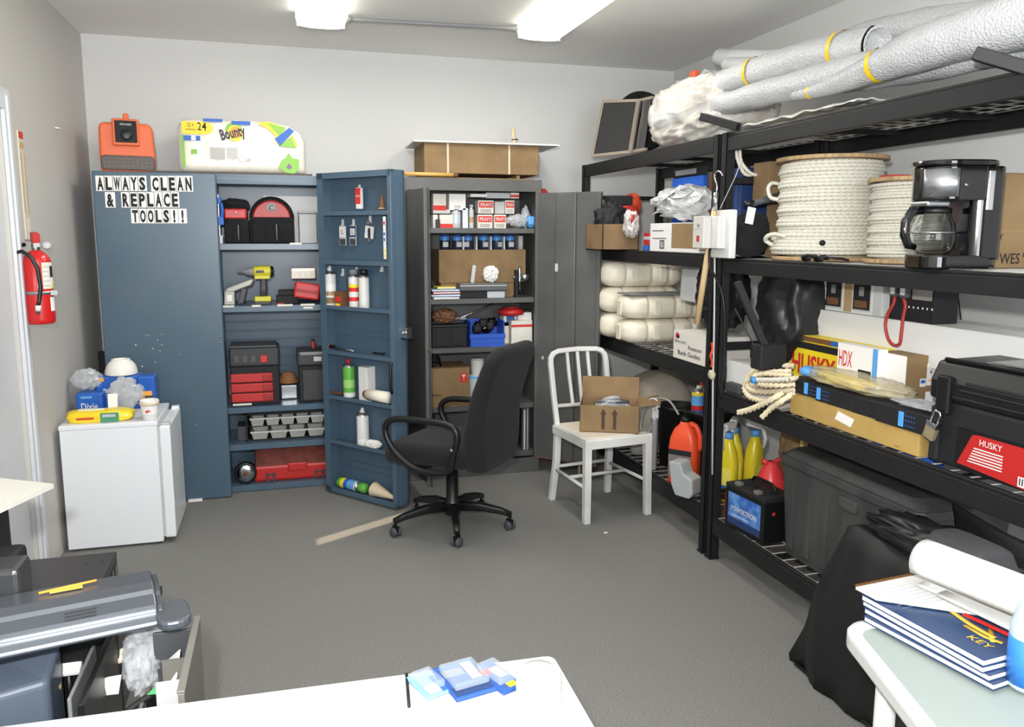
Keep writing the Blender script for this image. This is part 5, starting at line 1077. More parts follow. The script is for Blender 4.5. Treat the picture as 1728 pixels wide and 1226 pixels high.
# layers under the rolls
b = MB()
def sheetf(u, v): x = 2.05+.2*v; y = 3.34-.75*u; return (x-2.3, y-2.4, .03+.018*noise.noise(V((u*9, v*4, 3)))+.02*sin(pi*v)*(1-u*.3))
b.grid(sheetf, 40, 14, milky); tag(b.build('plastic_sheet', loc=(2.3, 2.4, Lz[3]), solid=.004), 'flat crumpled plastic sheet under the foam rolls on the near rack', 'plastic sheet')
b = MB(); b.box(-.10, .2, -.25, .25, 0, .02, M('brown board', (120, 98, 74), .8)); tag(b.build('brown_board', loc=(2.34, 3.08, Lz[3]+.001)), 'brown board lying under the plastic sheet at the near rack top', 'board')
tag(MB().box(-.24, .24, -.62, .62, 0, .006, blkm).build('black_board', loc=(2.32, 2.18, Lz[3]+.001)), 'thin black board added under the foam rolls to darken the near rack top deck', 'board')  # added sheet that stands in for the dark between the deck wires
# loose black cross bars sticking out
for (a, c_, lab) in (((1184, 197, 1.93), (1246, 214, 2.02), 'black perforated bar sticking out at the top of the black post'), ((1645, 90, 1.93), (1775, 128, 2.05), 'black perforated bar sticking out at the top right of the near rack')):
    p, q = at(a[0], a[1], X=a[2]), at(c_[0], c_[1], X=c_[2]); b = MB(); b.tube([(0, 0, 0), tuple(q-p)], .026, black, 4)
    for k in (.2, .45): 
        m_ = (q-p)*k; b.lathe([(.006, 0), (0, .001)], lgrey, 8, X=TP(m_.x, m_.y-.022, m_.z) @ RX(90))
    tag(b.build('cross_bar', loc=p, bev=.003), lab, 'bar')

# ---- far rack top
Yb = 4.62
pA, pB = at(1003, 262, X=2.08), at(1003, 170, X=2.08)
t = thing('black_crate', 'black glossy tub held in a bare metal frame on the far rack top', 'crate', (2.30, 4.70, Fz[3]+.01), 0)
c_bl, c_br, c_tl, c_tr = at(1001, 262, Y=4.95), at(1075, 252, Y=4.40), at(1018, 175, Y=4.95), at(1110, 163, Y=4.40)
b = MB(TP(-2.30, -4.70, -Fz[3]-.01)); zt = c_tl.z
A_ = [at(1002, 263, Y=4.98), at(1068, 256, Y=4.72), at(1020, 172, Y=4.98), at(1082, 170, Y=4.72), at(1104, 165, Y=4.55), at(1092, 252, Y=4.55)]
def q4(mb, p, q, r, s, m, th=.02):
    n = (q-p).cross(s-p).normalized()*th; mb.add([p, q, r, s, p+n, q+n, r+n, s+n], [(0, 1, 2, 3), (7, 6, 5, 4), (0, 1, 5, 4), (1, 2, 6, 5), (2, 3, 7, 6), (3, 0, 4, 7)], m)
q4(b, A_[0], A_[1], A_[3], A_[2], M('smoky black sheet', (52, 52, 52), .15)); q4(b, A_[1], A_[5], A_[4], A_[3], gblk); b.build('tub', t)
for i, (p, q) in enumerate(((A_[0], A_[1]), (A_[2], A_[3]), (A_[3], A_[1]), (A_[3], A_[4]), (A_[0], A_[2]), (A_[1], A_[5]))):
    b = MB(TP(-2.30, -4.70, -Fz[3]-.01)); k_ = 3 if i == 2 else 1; b.tube([p+V((-.012, -.012, 0))*k_, q+V((-.012, -.012, 0))*k_], .012, M('bare frame', (172, 160, 146), .4, .5), 4); b.build('frame_bar', t)
t = thing('black_disc', 'large black disc leaning behind the framed tub on the far rack top', 'disc', (at(1084, 200, Y=5.0).x, 5.0, Fz[3])); rr = (at(1130, 200, Y=5.0).x-at(1038, 200, Y=5.0).x)/2*1.0
MB().lathe([(0, -.015), (rr, -.015), (rr, .015), (rr*.85, .02), (rr*.8, .008), (0, .008)], blk, 48, X=TP(0, 0, at(1084, 153, Y=5.0).z-Fz[3]-rr) @ RX(82)).build('disc', t)
c = at(1165, 190, X=2.28); tt = crumple('plastic_bag', 'big bulging clear plastic bag on the far rack top beside the foam rolls', 'bag', (2.27, 4.02, Fz[3]), (.24, .42, .175), M('bulky clear film', (204, 202, 196), .22, alpha=.95, bump=.7, bscale=16, var=.5, vscale=6, var_rgb=(146, 130, 112)), 101, .10, 3.2, 3.2, jit=.02, nu=72, nv=44)
b = MB(); film_sheets(b, (.255, .44, .185), film, 7, 16, (0, 0, .19)); o = b.build('film', tt, recalc=False)
p = at(1172, 124, X=2.3); tag(MB().box(-.02, .02, -.03, .03, -.02, .02, M('orange red', (214, 98, 60), .5)).build('orange_marker', loc=(p.x, p.y, p.z-.005), bev=.008), 'small orange piece on top of the big clear bag', 'scrap')

# ---- far rack third shelf
zf = Fz[2]
def fy(px, X=2.06, py=400): return at(px, py, X=X).y
crumple('life_vest', 'orange red life vest slumped at the far end of the far rack', 'vest', (2.16, 4.86, zf), (.075, .10, .14), M('vest red', (206, 62, 48), .7), 111, .25)
crumple('life_vest', 'brighter orange vest bundle with black strap on the far rack', 'vest', (2.20, 4.86, zf+.20), (.05, .07, .07), M('vest orange', (232, 84, 52), .7), 112, .2)
b = MB(); b.tube(resample([(0, .06, .0), (-.02, .08, .09), (-.0, .07, .18), (.02, .02, .22), (.04, -.03, .2)], .03), .006, blk, 6); tag(b.build('strap', loc=(2.12, 4.86, zf+.06)), 'black strap arching over the orange vests', 'strap')
Y1 = 4.50
xa, xb = at(1017, 400, Y=Y1).x, at(1078, 400, Y=Y1).x
t = thing('open_carton', 'plain open cardboard box full of black items on the far rack', 'box', ((xa+xb)/2, Y1+.14, zf)); w = xb-xa; h = at(1045, 378, Y=Y1).z-zf; k_ = .004
b = MB(); b.box(-w/2, w/2, -.14, -.14+k_, 0, h, card); b.box(-w/2, w/2, .14-k_, .14, 0, h, card); b.box(-w/2, -w/2+k_, -.14, .14, 0, h, card); b.box(w/2-k_, w/2, -.14, .14, 0, h, card); b.box(-w/2, w/2, -.14, .14, 0, k_, card); b.build('body', t)
crumple('camera_bag', 'crumpled black and grey items heaped in the plain open box', 'bag', ((xa+xb)/2, Y1+.14, zf+.01), (w*.42, .10, h*.5+.045), blkm, 113, .3)
p, q = at(1030, 345, Y=4.62), at(1068, 330, Y=4.62); tag(MB().box(p.x, q.x, 4.62, 4.72, p.z, q.z, blkm).build('black_box', bev=.004), 'black box on top of the items in the open cardboard box', 'box')
b = MB(); b.blob((0, 0, 0), (.04, .05, .075), M('floral cloth', (214, 208, 204), .7, var=.8, vscale=40, var_rgb=(120, 110, 116)), 114, .3, 3); tag(b.build('printed_cloth', loc=(at(1068, 365, Y=4.42).x, 4.44, zf+h+.0)), 'grey and white patterned cloth beside the plastic bag', 'cloth')
tag(MB().tube([(0, 0, 0), (0, 0, .055)], .012, redm, 10).build('red_tube', loc=(at(1060, 372, Y=4.46).x, 4.40, zf+h+.0)), 'short red tube sticking up left of the patterned cloth', 'tube')
small = []
Yw = 4.02; xw0, xw1 = at(1097, 400, Y=Yw).x, at(1131, 400, Y=Yw).x
def dw(b, w, d, h):
    F = FR(-w/2, -d/2-.001, 0); b.rect(w*.12, w*.55, h*.75, h*.78, ink, F); b.rect(w*.1, w*.9, h*.55, h*.57, dgrey, F)
    for k in range(4): b.rect(w*(.5+.1*k), w*(.55+.1*k), h*.08, h*.35, ink, F)
    b.rect(w*.1, w*.38, h*.12, h*.2, lgrey, F)
    Lx = LF(-w/2-.001, d/2, 0)
xw0, xw1 = 2.03, 2.30; yA, yB = fy(1097, 2.03), fy(1180, 2.03)
zt = at(1130, 376, X=2.03).z
def dw2(b, w, d, h):
    Lx = LF(-w/2-.001, d/2, 0)
    b.rect(d*.47, d*.97, h*.14, h*.97, card2, Lx); b.rect(d*.05, d*.30, h*.72, h*.75, dgrey, Lx); b.rect(d*.06, d*.36, h*.45, h*.48, dgrey, Lx); b.rect(d*.22, d*.32, h*.10, h*.40, ink, Lx)
    for k in range(5): b.rect(d*(.235+.016*k), d*(.241+.016*k), h*.13, h*.36, whitep, Lx @ TP(0, 0, .0004))
carton('carton', 'white box with a bare cardboard panel and barcode on the far rack', 'box', xw0, xw1, yB, yA, zf, zt, M('white carton', (220, 220, 218), .7), 0, None, dw2, True)
tag(MB().box(0, .12, -.03, .03, 0, .03, bluep).build('blue_box', loc=(2.05, fy(1091), zf), bev=.003), 'small blue box between the two cartons on the far rack', 'box')
tag(MB().box(0, .10, -.035, .035, 0, .07, redm).box(-.001, .02, -.037, .037, .03, .05, lgrey).build('red_box', loc=(2.07, fy(1088), zf+.032), bev=.003), 'small red box above the blue one between the cartons', 'box')
crumple('plastic_bag', 'large crumpled white plastic bag on the white carton of the far rack', 'bag', (2.17, fy(1138, 2.1)+.0, zt+.001), (.13, .34, .095), bagw, 115, .3, 2.6, 2.4, nu=64, nv=40)
# blue boxes behind/above
def blue1(b, w, d, h): F = FR(-w/2, -d/2-.001, 0); b.text('DUST', h*.2, lblue, F @ TP(w*.35, h*.5, 0), w=w*.4); b.rect(w*.78, w*.84, 0, h, lblue, F)
Y2 = 4.28; p, q = at(1090, 335, Y=Y2), at(1147, 310, Y=Y2)
p_, q_ = at(1086, 330, X=2.36), at(1142, 330, X=2.36)
carton('carton', 'bright blue box behind the white plastic bag on the far rack', 'box', 2.22, 2.50, 3.98, 4.34, zf+.13, at(1100, 310, X=2.3).z, M('royal blue box', (40, 96, 196), .5), 0, None, blue1)
carton('carton', 'plain brown box supporting the bright blue box on the far rack', 'box', 2.33, 2.56, 3.96, 4.36, zf, zf+.128, card)
t = thing('black_case', 'dark grey flat case lying on the bright blue box', 'case', (2.36, 4.16, at(1100, 310, X=2.3).z+.002)); MB().box(-.14, .14, -.20, .18, 0, .05, blkm).build('body', t, bev=.008); MB().box(-.145, -.13, -.1, .14, .01, .04, mgrey).build('side_strip', t, bev=.003)
def blue2(b, w, d, h):
    Lx = LF(-w/2-.001, d/2, 0)
    for k in range(5): b.rect(d*(.55+.08*k), d*(.57+.08*k), h*.1, h*.95, bluep, Lx)
    b.rect(d*.25, d*.33, h*.45, h*.8, whitep, Lx); b.rect(d*.08, d*.2, 0, h, brownm, Lx)
carton('carton', 'tall dark blue box under the top beam next to the black posts', 'box', 2.16, 2.44, 3.50, 3.84, zf+.16, zf+.415, navy, 0, None, blue2)
carton('carton', 'dark box with blue labels beneath the tall dark blue box', 'box', 2.16, 2.44, 3.50, 3.80, zf, zf+.158, M('dark navy box', (24, 28, 40), .5), 0, None, lambda b, w, d, h: (b.rect(d*.2, d*.6, h*.6, h*.68, whitep, LF(-w/2-.001, d/2, 0)), b.rect(d*.2, d*.5, h*.72, h*.9, redm, LF(-w/2-.001, d/2, 0))))

# hook-handled wooden tool hung on the posts
p, q = at(1206, 352, X=1.94), at(1176, 546, X=1.93); t = thing('gaff_hook', 'wooden-handled steel hook hanging in front of the black posts', 'hook', p)
MB().tube([(0, 0, 0), tuple((q-p)*.5), tuple(q-p)], [.013, .0145, .015], M('handle wood', (206, 178, 134), .5), 12).build('handle', t)
k1 = at(1209, 325, X=1.94)-p; MB().tube([(0, 0, -.01), tuple(k1)], .0125, chrome, 12).build('ferrule', t)
hk = [at(a, b_, X=1.94)-p for a, b_ in ((1209, 326), (1210, 312), (1207, 302), (1206, 294), (1211, 289), (1217, 291), (1219, 297))]; MB().tube(resample(hk, .01), .0045, chrome, 8).build('hook', t)
# electrical box
p, q = at(1211, 355, X=1.985), at(1240, 436, X=1.985)
t = thing('power_switch_box', 'white electrical box with red rocker switch fixed on the black posts', 'switch box', (1.99, 3.40, (p.z+q.z)/2)); yy0, yy1, hh = p.y-3.40, q.y-3.40, (p.z-q.z)/2
MB().box(-.035, .0, yy1, yy0, -hh, hh, white).build('back_plate', t, bev=.006)
p2, q2 = at(1184, 365, Y=3.40), at(1228, 417, X=1.93)
MB().box(-.075, -.035, yy1+.035, yy0+.03, -hh*.6, hh*.75, M('white gloss box', (206, 206, 204), .25)).build('cover', t, bev=.004)
MB().box(-.115, -.075, yy0-.07, yy0+.03, -hh*.6, hh*.75, M('switch box cream', (196, 194, 188), .4)).build('switch_housing', t, bev=.004)
b = MB(); b.box(-.118, -.115, yy0-.035, yy0-.012, -hh*.32, -hh*.06, redm); b.build('rocker_switch', t, bev=.002)
b = MB(); b.text('7A', .016, ink, LF(-.1155, yy0-.022, hh*.28), w=.026); b.rect(-.04, .03, 0, .001, ink, LF(-.1156, yy0-.02, hh*.2)); b.build('printed_label', t, recalc=False)
b = MB(); b.tube(resample([(-.06, yy0-.04, -hh*.6), (-.065, yy0-.05, -hh*1.3), (-.04, yy1+.03, -hh*2.6), (-.02, yy1+.03, -hh*5), (-.025, yy1+.04, -hh*7)], .03), .006, blk, 8); b.build('cable', t)
b = MB(); pts = [at(a, b_, X=1.975)-V(t.location) for a, b_ in ((1206, 418), (1206, 470), (1205, 560), (1203, 650), (1202, 800))]; b.tube(pts, .005, lgrey, 6); b.build('grey_cable', t)
b = MB(); pts = [at(a, b_, X=1.975)-V(t.location) for a, b_ in ((1215, 352), (1240, 300), (1252, 268))]; b.tube(pts, .0018, lgrey, 4); b.build('wire', t)
t = thing('marker_ribbon', 'orange red ribbon with torn tape hanging on the black posts', 'ribbon', at(1201, 585, X=1.965)); z1 = at(1201, 625, X=1.965).z-at(1201, 585, X=1.965).z
b = MB(); b.grid(lambda u, v: (.004*sin(u*9), -.010+.02*v+.004*sin(u*14), .02+z1*u*1.05), 10, 2, M('ribbon', (226, 84, 44), .6)); b.build('ribbon', t, solid=.001)
b = MB(); b.blob((0, -.01, z1-.02), (.012, .022, .022), M('torn tape', (188, 180, 156), .7), 5, .3, 3, nu=16, nv=10); b.build('tape', t)

# ---- far rack second shelf: white floats lying across
fl_m = M('white blow moulded plastic', (226, 219, 200), .38)
def make_float(label, loc):
    t = thing('dock_float', label, 'float', loc, 0, 'stack of white ribbed plastic floats'); L = .56; R_, Hh = .125, .118
    rings = []
    xs = [(0, .05), (.004, .45), (.012, .62), (.03, .80), (.055, .92), (.085, .98), (.12, 1), (.135, 1), (.14, .95), (.15, .95), (.155, 1), (.24, 1), (.25, .99), (.30, 1), (.315, 1), (.32, .95), (.33, .95), (.335, 1), (.42, 1), (.435, 1), (.44, .95), (.45, .95), (.455, 1), (.50, .98), (.535, .85), (.555, .5), (.56, .05)]
    for x, k in xs:
        rings.append([(x, p_[0]*k, p_[1]*k+Hh) for p_ in rrect(2*R_, 2*Hh, .085, 7)])
    MB().loft(rings, fl_m).build('shell', t)
    for xx in (.20, .40):
        b = MB(); b.box(xx-.022, xx+.022, -R_-.004, -R_+.004, Hh-.07, Hh+.07, fl_m); b.build('pocket', t, bev=.008, seg=3)
    b = MB(); b.box(-.004, .004, -.03, .03, Hh-.08, Hh+.06, fl_m); b.build('end_rib', t, bev=.008, seg=3)
    return t
fx = 2.0
fl0 = (fx-.05, 4.46, .951); f0 = make_float('white plastic float, bottom of the nearest stack, behind the guide box', fl0)
for (y, k, lab, dx) in ((4.465, 1, 'white plastic float on top of the nearest stack, under a grey panel', -.045), (4.745, 0, 'white plastic float at the bottom of the middle stack', -.07), (4.745, 1, 'white plastic float in the middle of the middle stack', -.08), (4.745, 2, 'white plastic float bulging forward on top of the middle stack', -.07), (4.99, 0, 'white plastic float at the bottom of the rear stack beside the grey door', -.01), (4.99, 1, 'white plastic float halfway up the rear stack beside the grey door', -.02), (4.99, 2, 'white plastic float topping the rear stack beside the grey door', -.02)):
    copy_thing(f0, (fx+dx, y, .951+(.147 if y < 4.6 else .162)*k), 0, lab)
for c_ in [o for o in bpy.data.objects if o.get('category') == 'float' and o.name.startswith('dock_float')]:
    c_.scale = (.98, 1.0, .62) if c_.location.y < 4.6 else (.98, .98, .69)
tag(MB().box(0, .50, -.10, .10, 0, .006, mgrey).build('flat_sheet', loc=(1.98, 4.46, .951+.295)), 'thin grey panel lying on the nearest stack of floats', 'panel')
tag(MB(RY(3)).box(0, .02, -.08, .08, 0, .17, lgrey).build('grey_box_side', loc=(2.08, 3.86, .951+.30), bev=.003), 'light grey flat box standing behind the wooden handle', 'box')
crumple('trash_bag', 'black bag with strap stuffed between floats and black posts', 'bag', (2.16, 3.63, .955+.155), (.12, .125, .17), M('black bag plastic', (26, 27, 29), .38, bump=.8, bscale=9), 121, .2, 2.4, nu=56, nv=36)
def dguide(b, w, d, h):
    Lx = LF(-w/2-.001, d/2, 0)
    b.add([(.045+.022*cos(2*pi*k/16), h*.82+.016*sin(2*pi*k/16), 0) for k in range(16)], [tuple(range(16))], redm, False, Lx); b.add([(.055+.014*cos(2*pi*k/16), h*.80+.008*sin(2*pi*k/16), .0005) for k in range(16)], [tuple(range(16))], ink, False, Lx)
    b.text('Pontoon', h*.15, ink, Lx @ TP(d*.62, h*.42, 0), w=d*.36); b.text('BENCHTEC', h*.09, ink, Lx @ TP(d*.22, h*.58, 0), w=d*.34); b.text('Bunk Guides', h*.17, ink, Lx @ TP(d*.46, h*.17, 0), w=d*.62)
yA, yB = at(1136, 590, X=2.01).y, at(1197, 590, X=2.01).y
carton('guide_box', 'white cardboard box printed Pontoon Bunk Guides on the far rack', 'box', 2.01, 2.24, yB, yA, .951, .951+.148, M('white guide box', (216, 212, 204), .75), 0, None, dguide)

# ---- far rack bottom shelf
zf1 = .24
c = at(1088, 660, X=2.28)
t = thing('water_container', 'dirty translucent plastic tank with black filler hole on the far rack', 'tank', (2.32, 4.66, zf1)); dirty = M('dirty translucent plastic', (176, 170, 158), .4, var=.5, vscale=5, var_rgb=(136, 116, 96))
b = MB(); b.loft([[(x, y, z) for x, y in rrect(w_, d_, min(w_, d_)*.35, 6)] for z, w_, d_ in ((0, .36, .40), (.02, .40, .46), (.20, .40, .46), (.32, .40, .44), (.40, .34, .38), (.45, .24, .28), (.48, .12, .18), (.485, .06, .08))], dirty); b.build('tank', t)
b = MB(); b.lathe([(.036, -.03), (.036, .012), (.028, .014), (0, .010)], gblk, 24, X=TP(-.055, -.165, .375) @ V((-.35, -.75, .55)).to_track_quat('Z', 'Y').to_matrix().to_4x4()); b.build('filler_hole', t)
# orange jug
t = thing('oil_jug', 'orange oil jug with grey label on the far rack bottom shelf', 'jug', (2.10, 3.86, zf1)); t.rotation_euler.z = radians(-50); oj = M('jug orange red', (226, 80, 46), .35)
b = MB(); b.loft([[(x, y, z) for x, y in rrect(w_, d_, min(w_, d_)*.3, 5)] for z, w_, d_ in ((0, .15, .10), (.01, .165, .115), (.20, .165, .115), (.26, .15, .11), (.31, .11, .09), (.335, .06, .06), (.35, .05, .05))], oj); b.build('body', t)
b = MB(); b.tube(resample([(.02, 0, .34), (.06, 0, .33), (.085, 0, .27), (.083, 0, .2)], .02), .015, oj, 8); b.build('handle', t); b = MB(); b.lathe([(.026, .345), (.026, .375), (0, .376)], blk, 18); b.build('cap', t)
b = MB(); b.rect(-.07, .06, .05, .20, M('jug label', (120, 112, 108), .5), FR(0, -.0595, 0)); b.rect(-.07, .06, .17, .2, ink, FR(0, -.0602, 0)); b.rect(-.05, .04, .055, .075, ink, FR(0, -.0602, 0)); b.text('OIL', .03, lgrey, FR(0, -.0602, .11), w=.07); b.build('printed_label', t, recalc=False)
# hand pump
t = thing('hand_pump', 'clear fluid transfer pump with looped hose next to the orange jug', 'pump', (2.05, 4.14, zf1)); MB().lathe([(0, 0), (.018, 0), (.02, .01), (.02, .30), (.024, .31), (.0, .315)], M('pump tube', (176, 178, 180), .2, .3), 14).build('barrel', t)
MB().box(-.02, .02, -.012, .012, .31, .36, white).tube([(-.02, 0, .36), (.03, 0, .38)], .01, white, 8).build('handle', t, bev=.003); b = MB(); b.tube(resample([(0, 0, .33), (-.03, .02, .20), (-.04, .05, .1), (-.03, .12, .25), (0, .06, .40), (.04, -.08, .43), (.07, -.16, .36)], .02), .006, M('clear hose', (170, 168, 160), .3), 8); b.build('hose', t)
tag(MB().tube(resample([(0, 0, 0), (.0, -.05, .02), (.01, -.09, .01), (.0, -.1, -.04)], .01), .005, white, 6).build('bent_tube', loc=at(1095, 675, X=2.03)), 'thin bent white tube hooked above the open cardboard box', 'tube')
# black buckets behind
t = thing('bucket', 'black bucket standing behind the orange jug', 'bucket', (2.27, 3.90, zf1)); MB().lathe([(0, 0), (.12, 0), (.145, .38), (.155, .385), (.155, .405), (.14, .405), (.135, .37), (0, .365)], blk, 32).build('body', t); b = MB(); b.tube([(.157*cos(a), .157*sin(a)*1.05, .38-.12*abs(sin(a))) for a in [pi+pi*k/12 for k in range(13)]], .004, blk, 6); b.build('bail', t)
t = thing('bucket', 'shorter black tub behind the white chair, left of the other bucket', 'bucket', (2.24, 4.22, zf1)); MB().lathe([(0, 0), (.10, 0), (.12, .34), (.128, .345), (.128, .36), (.115, .36), (.11, .33), (0, .325)], blk, 32).build('body', t) 
p = at(1163, 690, X=2.2); zc = zf1+.322
can('spray_can', 'small spray can with yellow and blue label and white nozzle in the black buckets', 'spray can', V((2.19, 3.90, zf1+.368)), .034, .17, [(.05, steel), (.25, bluep), (.45, redm), (.85, lblue), (1, yellow)], nozzle=white)
can('funnel_bottle', 'yellow bottle with red tip beside the spray can in the black bucket', 'bottle', V((2.25, 3.97, zf1+.368)), .03, .17, [(.3, yellow), (.7, lgrey), (1, yellow)], nozzle=redm)
can('small_bottle', 'small clear bottle right of the spray can in the black bucket', 'bottle', V((2.30, 3.84, zf1+.368)), .026, .10, [(1, lgrey)], nozzle=white)
t = thing('grey_bracket', 'light grey plastic scoop leaning at the front of the far rack', 'scoop', at(1160, 845, X=1.995)+V((0, 0, 0)), -60); t.location.z = .2; gy = M('scoop grey', (160, 164, 166), .5)
t.location = (2.01, 3.68, .242)
b = MB(); b.prism([(-.075, .175), (-.005, .18), (.02, .12), (.07, .10), (.075, .02), (.055, -.005), (-.03, -.002), (-.055, .05)], -.05, .05, gy, X=RX(90)); b.build('body', t, bev=.008)
tag(MB().blob((0, 0, .04), (.035, .035, .04), redm, 3, .1, 2, nu=20, nv=12).build('red_ball', loc=(2.08, 3.56, zf1)), 'round red ball next to the grey scoop', 'ball')
tag(MB().lathe([(0, 0), (.05, 0), (.055, .14), (.04, .16), (0, .162)], lgrey, 20).build('plastic_jug', loc=(2.12, 4.50, zf1)), 'pale plastic jug on the far rack bottom shelf, seen past the white chair', 'jug')

# ================================================================ NEAR RACK second shelf
z2 = Lz[1]
crumple('trash_bag', 'large black bag filling the shelf beside the black posts on the near rack', 'bag', (2.33, 3.20, z2+.15), (.19, .16, .235), M('black bag plastic', (26, 27, 29), .38, bump=.8, bscale=9), 131, .12, 2, 3, nu=56, nv=36)
def dpont(b, w, d, h): F = FR(-w/2, -d/2-.001, 0); b.text('Pontoon', h*.36, ink, F @ TP(w*.30, h*.40, 0), w=w*.52)
xa, xb = at(1236, 600, Y=3.12).x, at(1345, 600, Y=3.12).x
carton('guide_box', 'white box with Pontoon lettering under the black bag on the near rack', 'box', 2.05, 2.50, 3.12, 3.38, z2, z2+.148, M('white carton', (220, 220, 218), .7), 0, None, dpont)
p, q = at(1282, 582, Y=3.0), at(1345, 614, Y=3.0)
t = thing('black_bracket', 'black foot bracket of a folded stand in front of the white box', 'bracket', (p.x+.06, 3.02, q.z-.02)); MB().box(-.06, .075, -.03, .05, 0, p.z-q.z+.02, blkm).build('foot', t, bev=.008); a_ = at(1244, 476, Y=3.05)-V(t.location); MB().tube([(-.01, 0, .08), tuple(a_)], .020, blkm, 4).build('arm', t); a_ = at(1240, 520, Y=3.05)-V(t.location); MB().tube([(-.045, .0, .06), tuple(a_)], .003, blk, 4).build('cord', t)
# frames: fireplace picture box
def dfire(b, w, d, h):
    Lx = LF(-w/2-.001, d/2, 0)
    for a in (.18, .60):
        b.rect(d*a-.006, d*(a+.24)+.006, h*.06, h*.98, lgrey, Lx); b.rect(d*a, d*(a+.24), h*.10, h*.96, ink, Lx @ TP(0, 0, .0004)); b.rect(d*(a+.02), d*(a+.2), h*.14, h*.30, brownm, Lx @ TP(0, 0, .0008)); b.rect(d*(a+.08), d*(a+.15), h*.4, h*.6, mgrey, Lx @ TP(0, 0, .0008))
    b.rect(d*.46, d*.58, h*.02, h*1.0, wood, Lx); b.rect(0, d*.12, 0, h, blkm, Lx); b.rect(d*.88, d*1.0, 0, h, lgrey, Lx)
y0_, y1_ = at(1382, 500, X=2.34).y, at(1496, 500, X=2.34).y
zz = at(1400, 522, X=2.34).z
carton('carton', 'long white box lying below the dark picture box on the near rack', 'box', 2.30, 2.56, 1.96, y0_-.0, zz-.16, zz, M('white carton', (220, 220, 218), .7), 0)
carton('carton', 'hidden brown box that raises the long white box on the near rack', 'box', 2.36, 2.56, 2.0, y0_, z2, zz-.162, card)
carton('picture_box', 'box with dark fireplace photos and pale wood strip under the beam', 'box', 2.32, 2.42, y1_, y0_, zz+.001, zz+.19, white, 0, None, dfire)
# dark box + red cable
ya_, yb_ = at(1497, 500, X=2.30).y, at(1574, 500, X=2.30).y
def dblk(b, w, d, h): Lx = LF(-w/2-.001, d/2, 0); b.rect(d*.52, d*.95, h*.45, h*.95, M('print grey', (140, 138, 132), .6), Lx); [b.rect(d*(.45+.1*k), d*(.48+.1*k), h*.27, h*.31, whitep, Lx) for k in range(6)]
carton('black_box', 'black box with grey picture and white dots beneath the beam', 'box', 2.31, 2.42, yb_, ya_-.003, zz+.001, zz+.19, blkm, 0, None, dblk)
t = thing('jumper_cable', 'red jumper cable looping down in front of the black box', 'cable', at(1497, 545, X=2.24)); o_ = V(t.location)
pts = [at(a, b_, X=2.24)-o_ for a, b_ in ((1510, 500), (1508, 512), (1497, 532), (1494, 550), (1499, 572), (1508, 582), (1518, 580), (1521, 560), (1524, 535), (1528, 515), (1524, 502))]
MB().tube(resample(pts, .012), .0065, M('cable red', (156, 48, 44), .5), 8).build('cable', t)
for a in ((1510, 496), (1527, 498)): q = at(a[0], a[1], X=2.24)-o_; b = MB(TP(*q)); b.box(-.012, .012, -.015, .015, -.01, .045, dgrey); b.box(-.014, -.008, -.012, .012, .0, .03, lgrey); b.build('clamp', t, bev=.004)
# yellow contractor bag box
def dhus(b, w, d, h):
    F = FR(-w/2, -d/2-.001, 0); Lx = LF(-w/2-.001, d/2, 0)
    b.rect(0, d, h*.84, h, ink, Lx); k = d-.14; b.text('HUSKY', h*.46, redp, Lx @ TP(k*.54, h*.26, 0), w=k*.92, off=.03); b.rect(d*.05, d*.4, h*.05, h*.16, brownm, Lx)
ya_, yb_ = at(1332, 590, X=2.22).y, at(1412, 590, X=2.22).y
b_zt = at(1335, 572, X=2.22).z
tt = carton('bag_box', 'yellow box with big red lettering and black top band on the near rack', 'box', 2.22, 2.345, yb_-.14, ya_, z2+.085, b_zt, M('box yellow', (238, 214, 40), .5), 0, None, dhus)
def dyb(b, w, d, h): Lx = LF(-w/2-.001, d/2, 0); b.rect(0, d*.45, h*.1, h*.9, brownm, Lx); b.rect(d*.45, d*.62, h*.1, h*.9, bluep, Lx)
carton('magazine_box', 'flat yellow and dark box lying on the big yellow box', 'box', 2.23, 2.345, at(1486, 560, X=2.23).y, at(1345, 570, X=2.23).y, b_zt+.001, b_zt+.028, yellow, 0, None, dyb)
dhdx = [lambda b, w, d, h: b.text('HDX', h*.40, redp, LF(-w/2-.001, d/2, 0) @ TP(d*.22, h*.45, 0), w=d*.34), lambda b, w, d, h: b.rect(d*.55, d*.86, h*.05, h*.45, ink, LF(-w/2-.001, d/2, 0)), lambda b, w, d, h: b.rect(d*.88, d*1.0, 0, h, lblue, LF(-w/2-.001, d/2, 0))]

carton('bag_box', 'white box with three red letters, right of the yellow box', 'box', 2.16, 2.205, at(1482, 600, X=2.16).y, at(1413, 600, X=2.16).y, z2+.148, at(1415, 577, X=2.16).z, whitep, 0, None, dhdx)
# white+brown shipping box
def sh_(b, w, d, h, n):
    F = FR(-w/2, -d/2-.0012, 0)
    if n == 0: b.rect(w*.55, w*.87, h*.42, h*.85, whitep, F); b.text('e', h*.1, ink, F @ TP(w*.66, h*.65, .0008)); b.rect(w*.6, w*.84, h*.50, h*.53, M('pack orange', (236, 160, 60), .5), F @ TP(0, 0, .0008))
    if n == 1: b.rect(w*.38, w*.54, h*.40, h*.56, whitep, F); b.rect(w*.40, w*.52, h*.47, h*.53, bluep, F @ TP(0, 0, .0008))
    if n == 2: b.rect(w*.55, w*.9, h*.05, h*.30, whitep, F)
dship = [lambda b, w, d, h: sh_(b, w, d, h, 0), lambda b, w, d, h: sh_(b, w, d, h, 1), lambda b, w, d, h: sh_(b, w, d, h, 2)]
Yq = 2.40; xa, xb = at(1530, 620, Y=Yq).x, at(1592, 620, Y=Yq).x
zt_ = at(1540, 601, Y=Yq).z
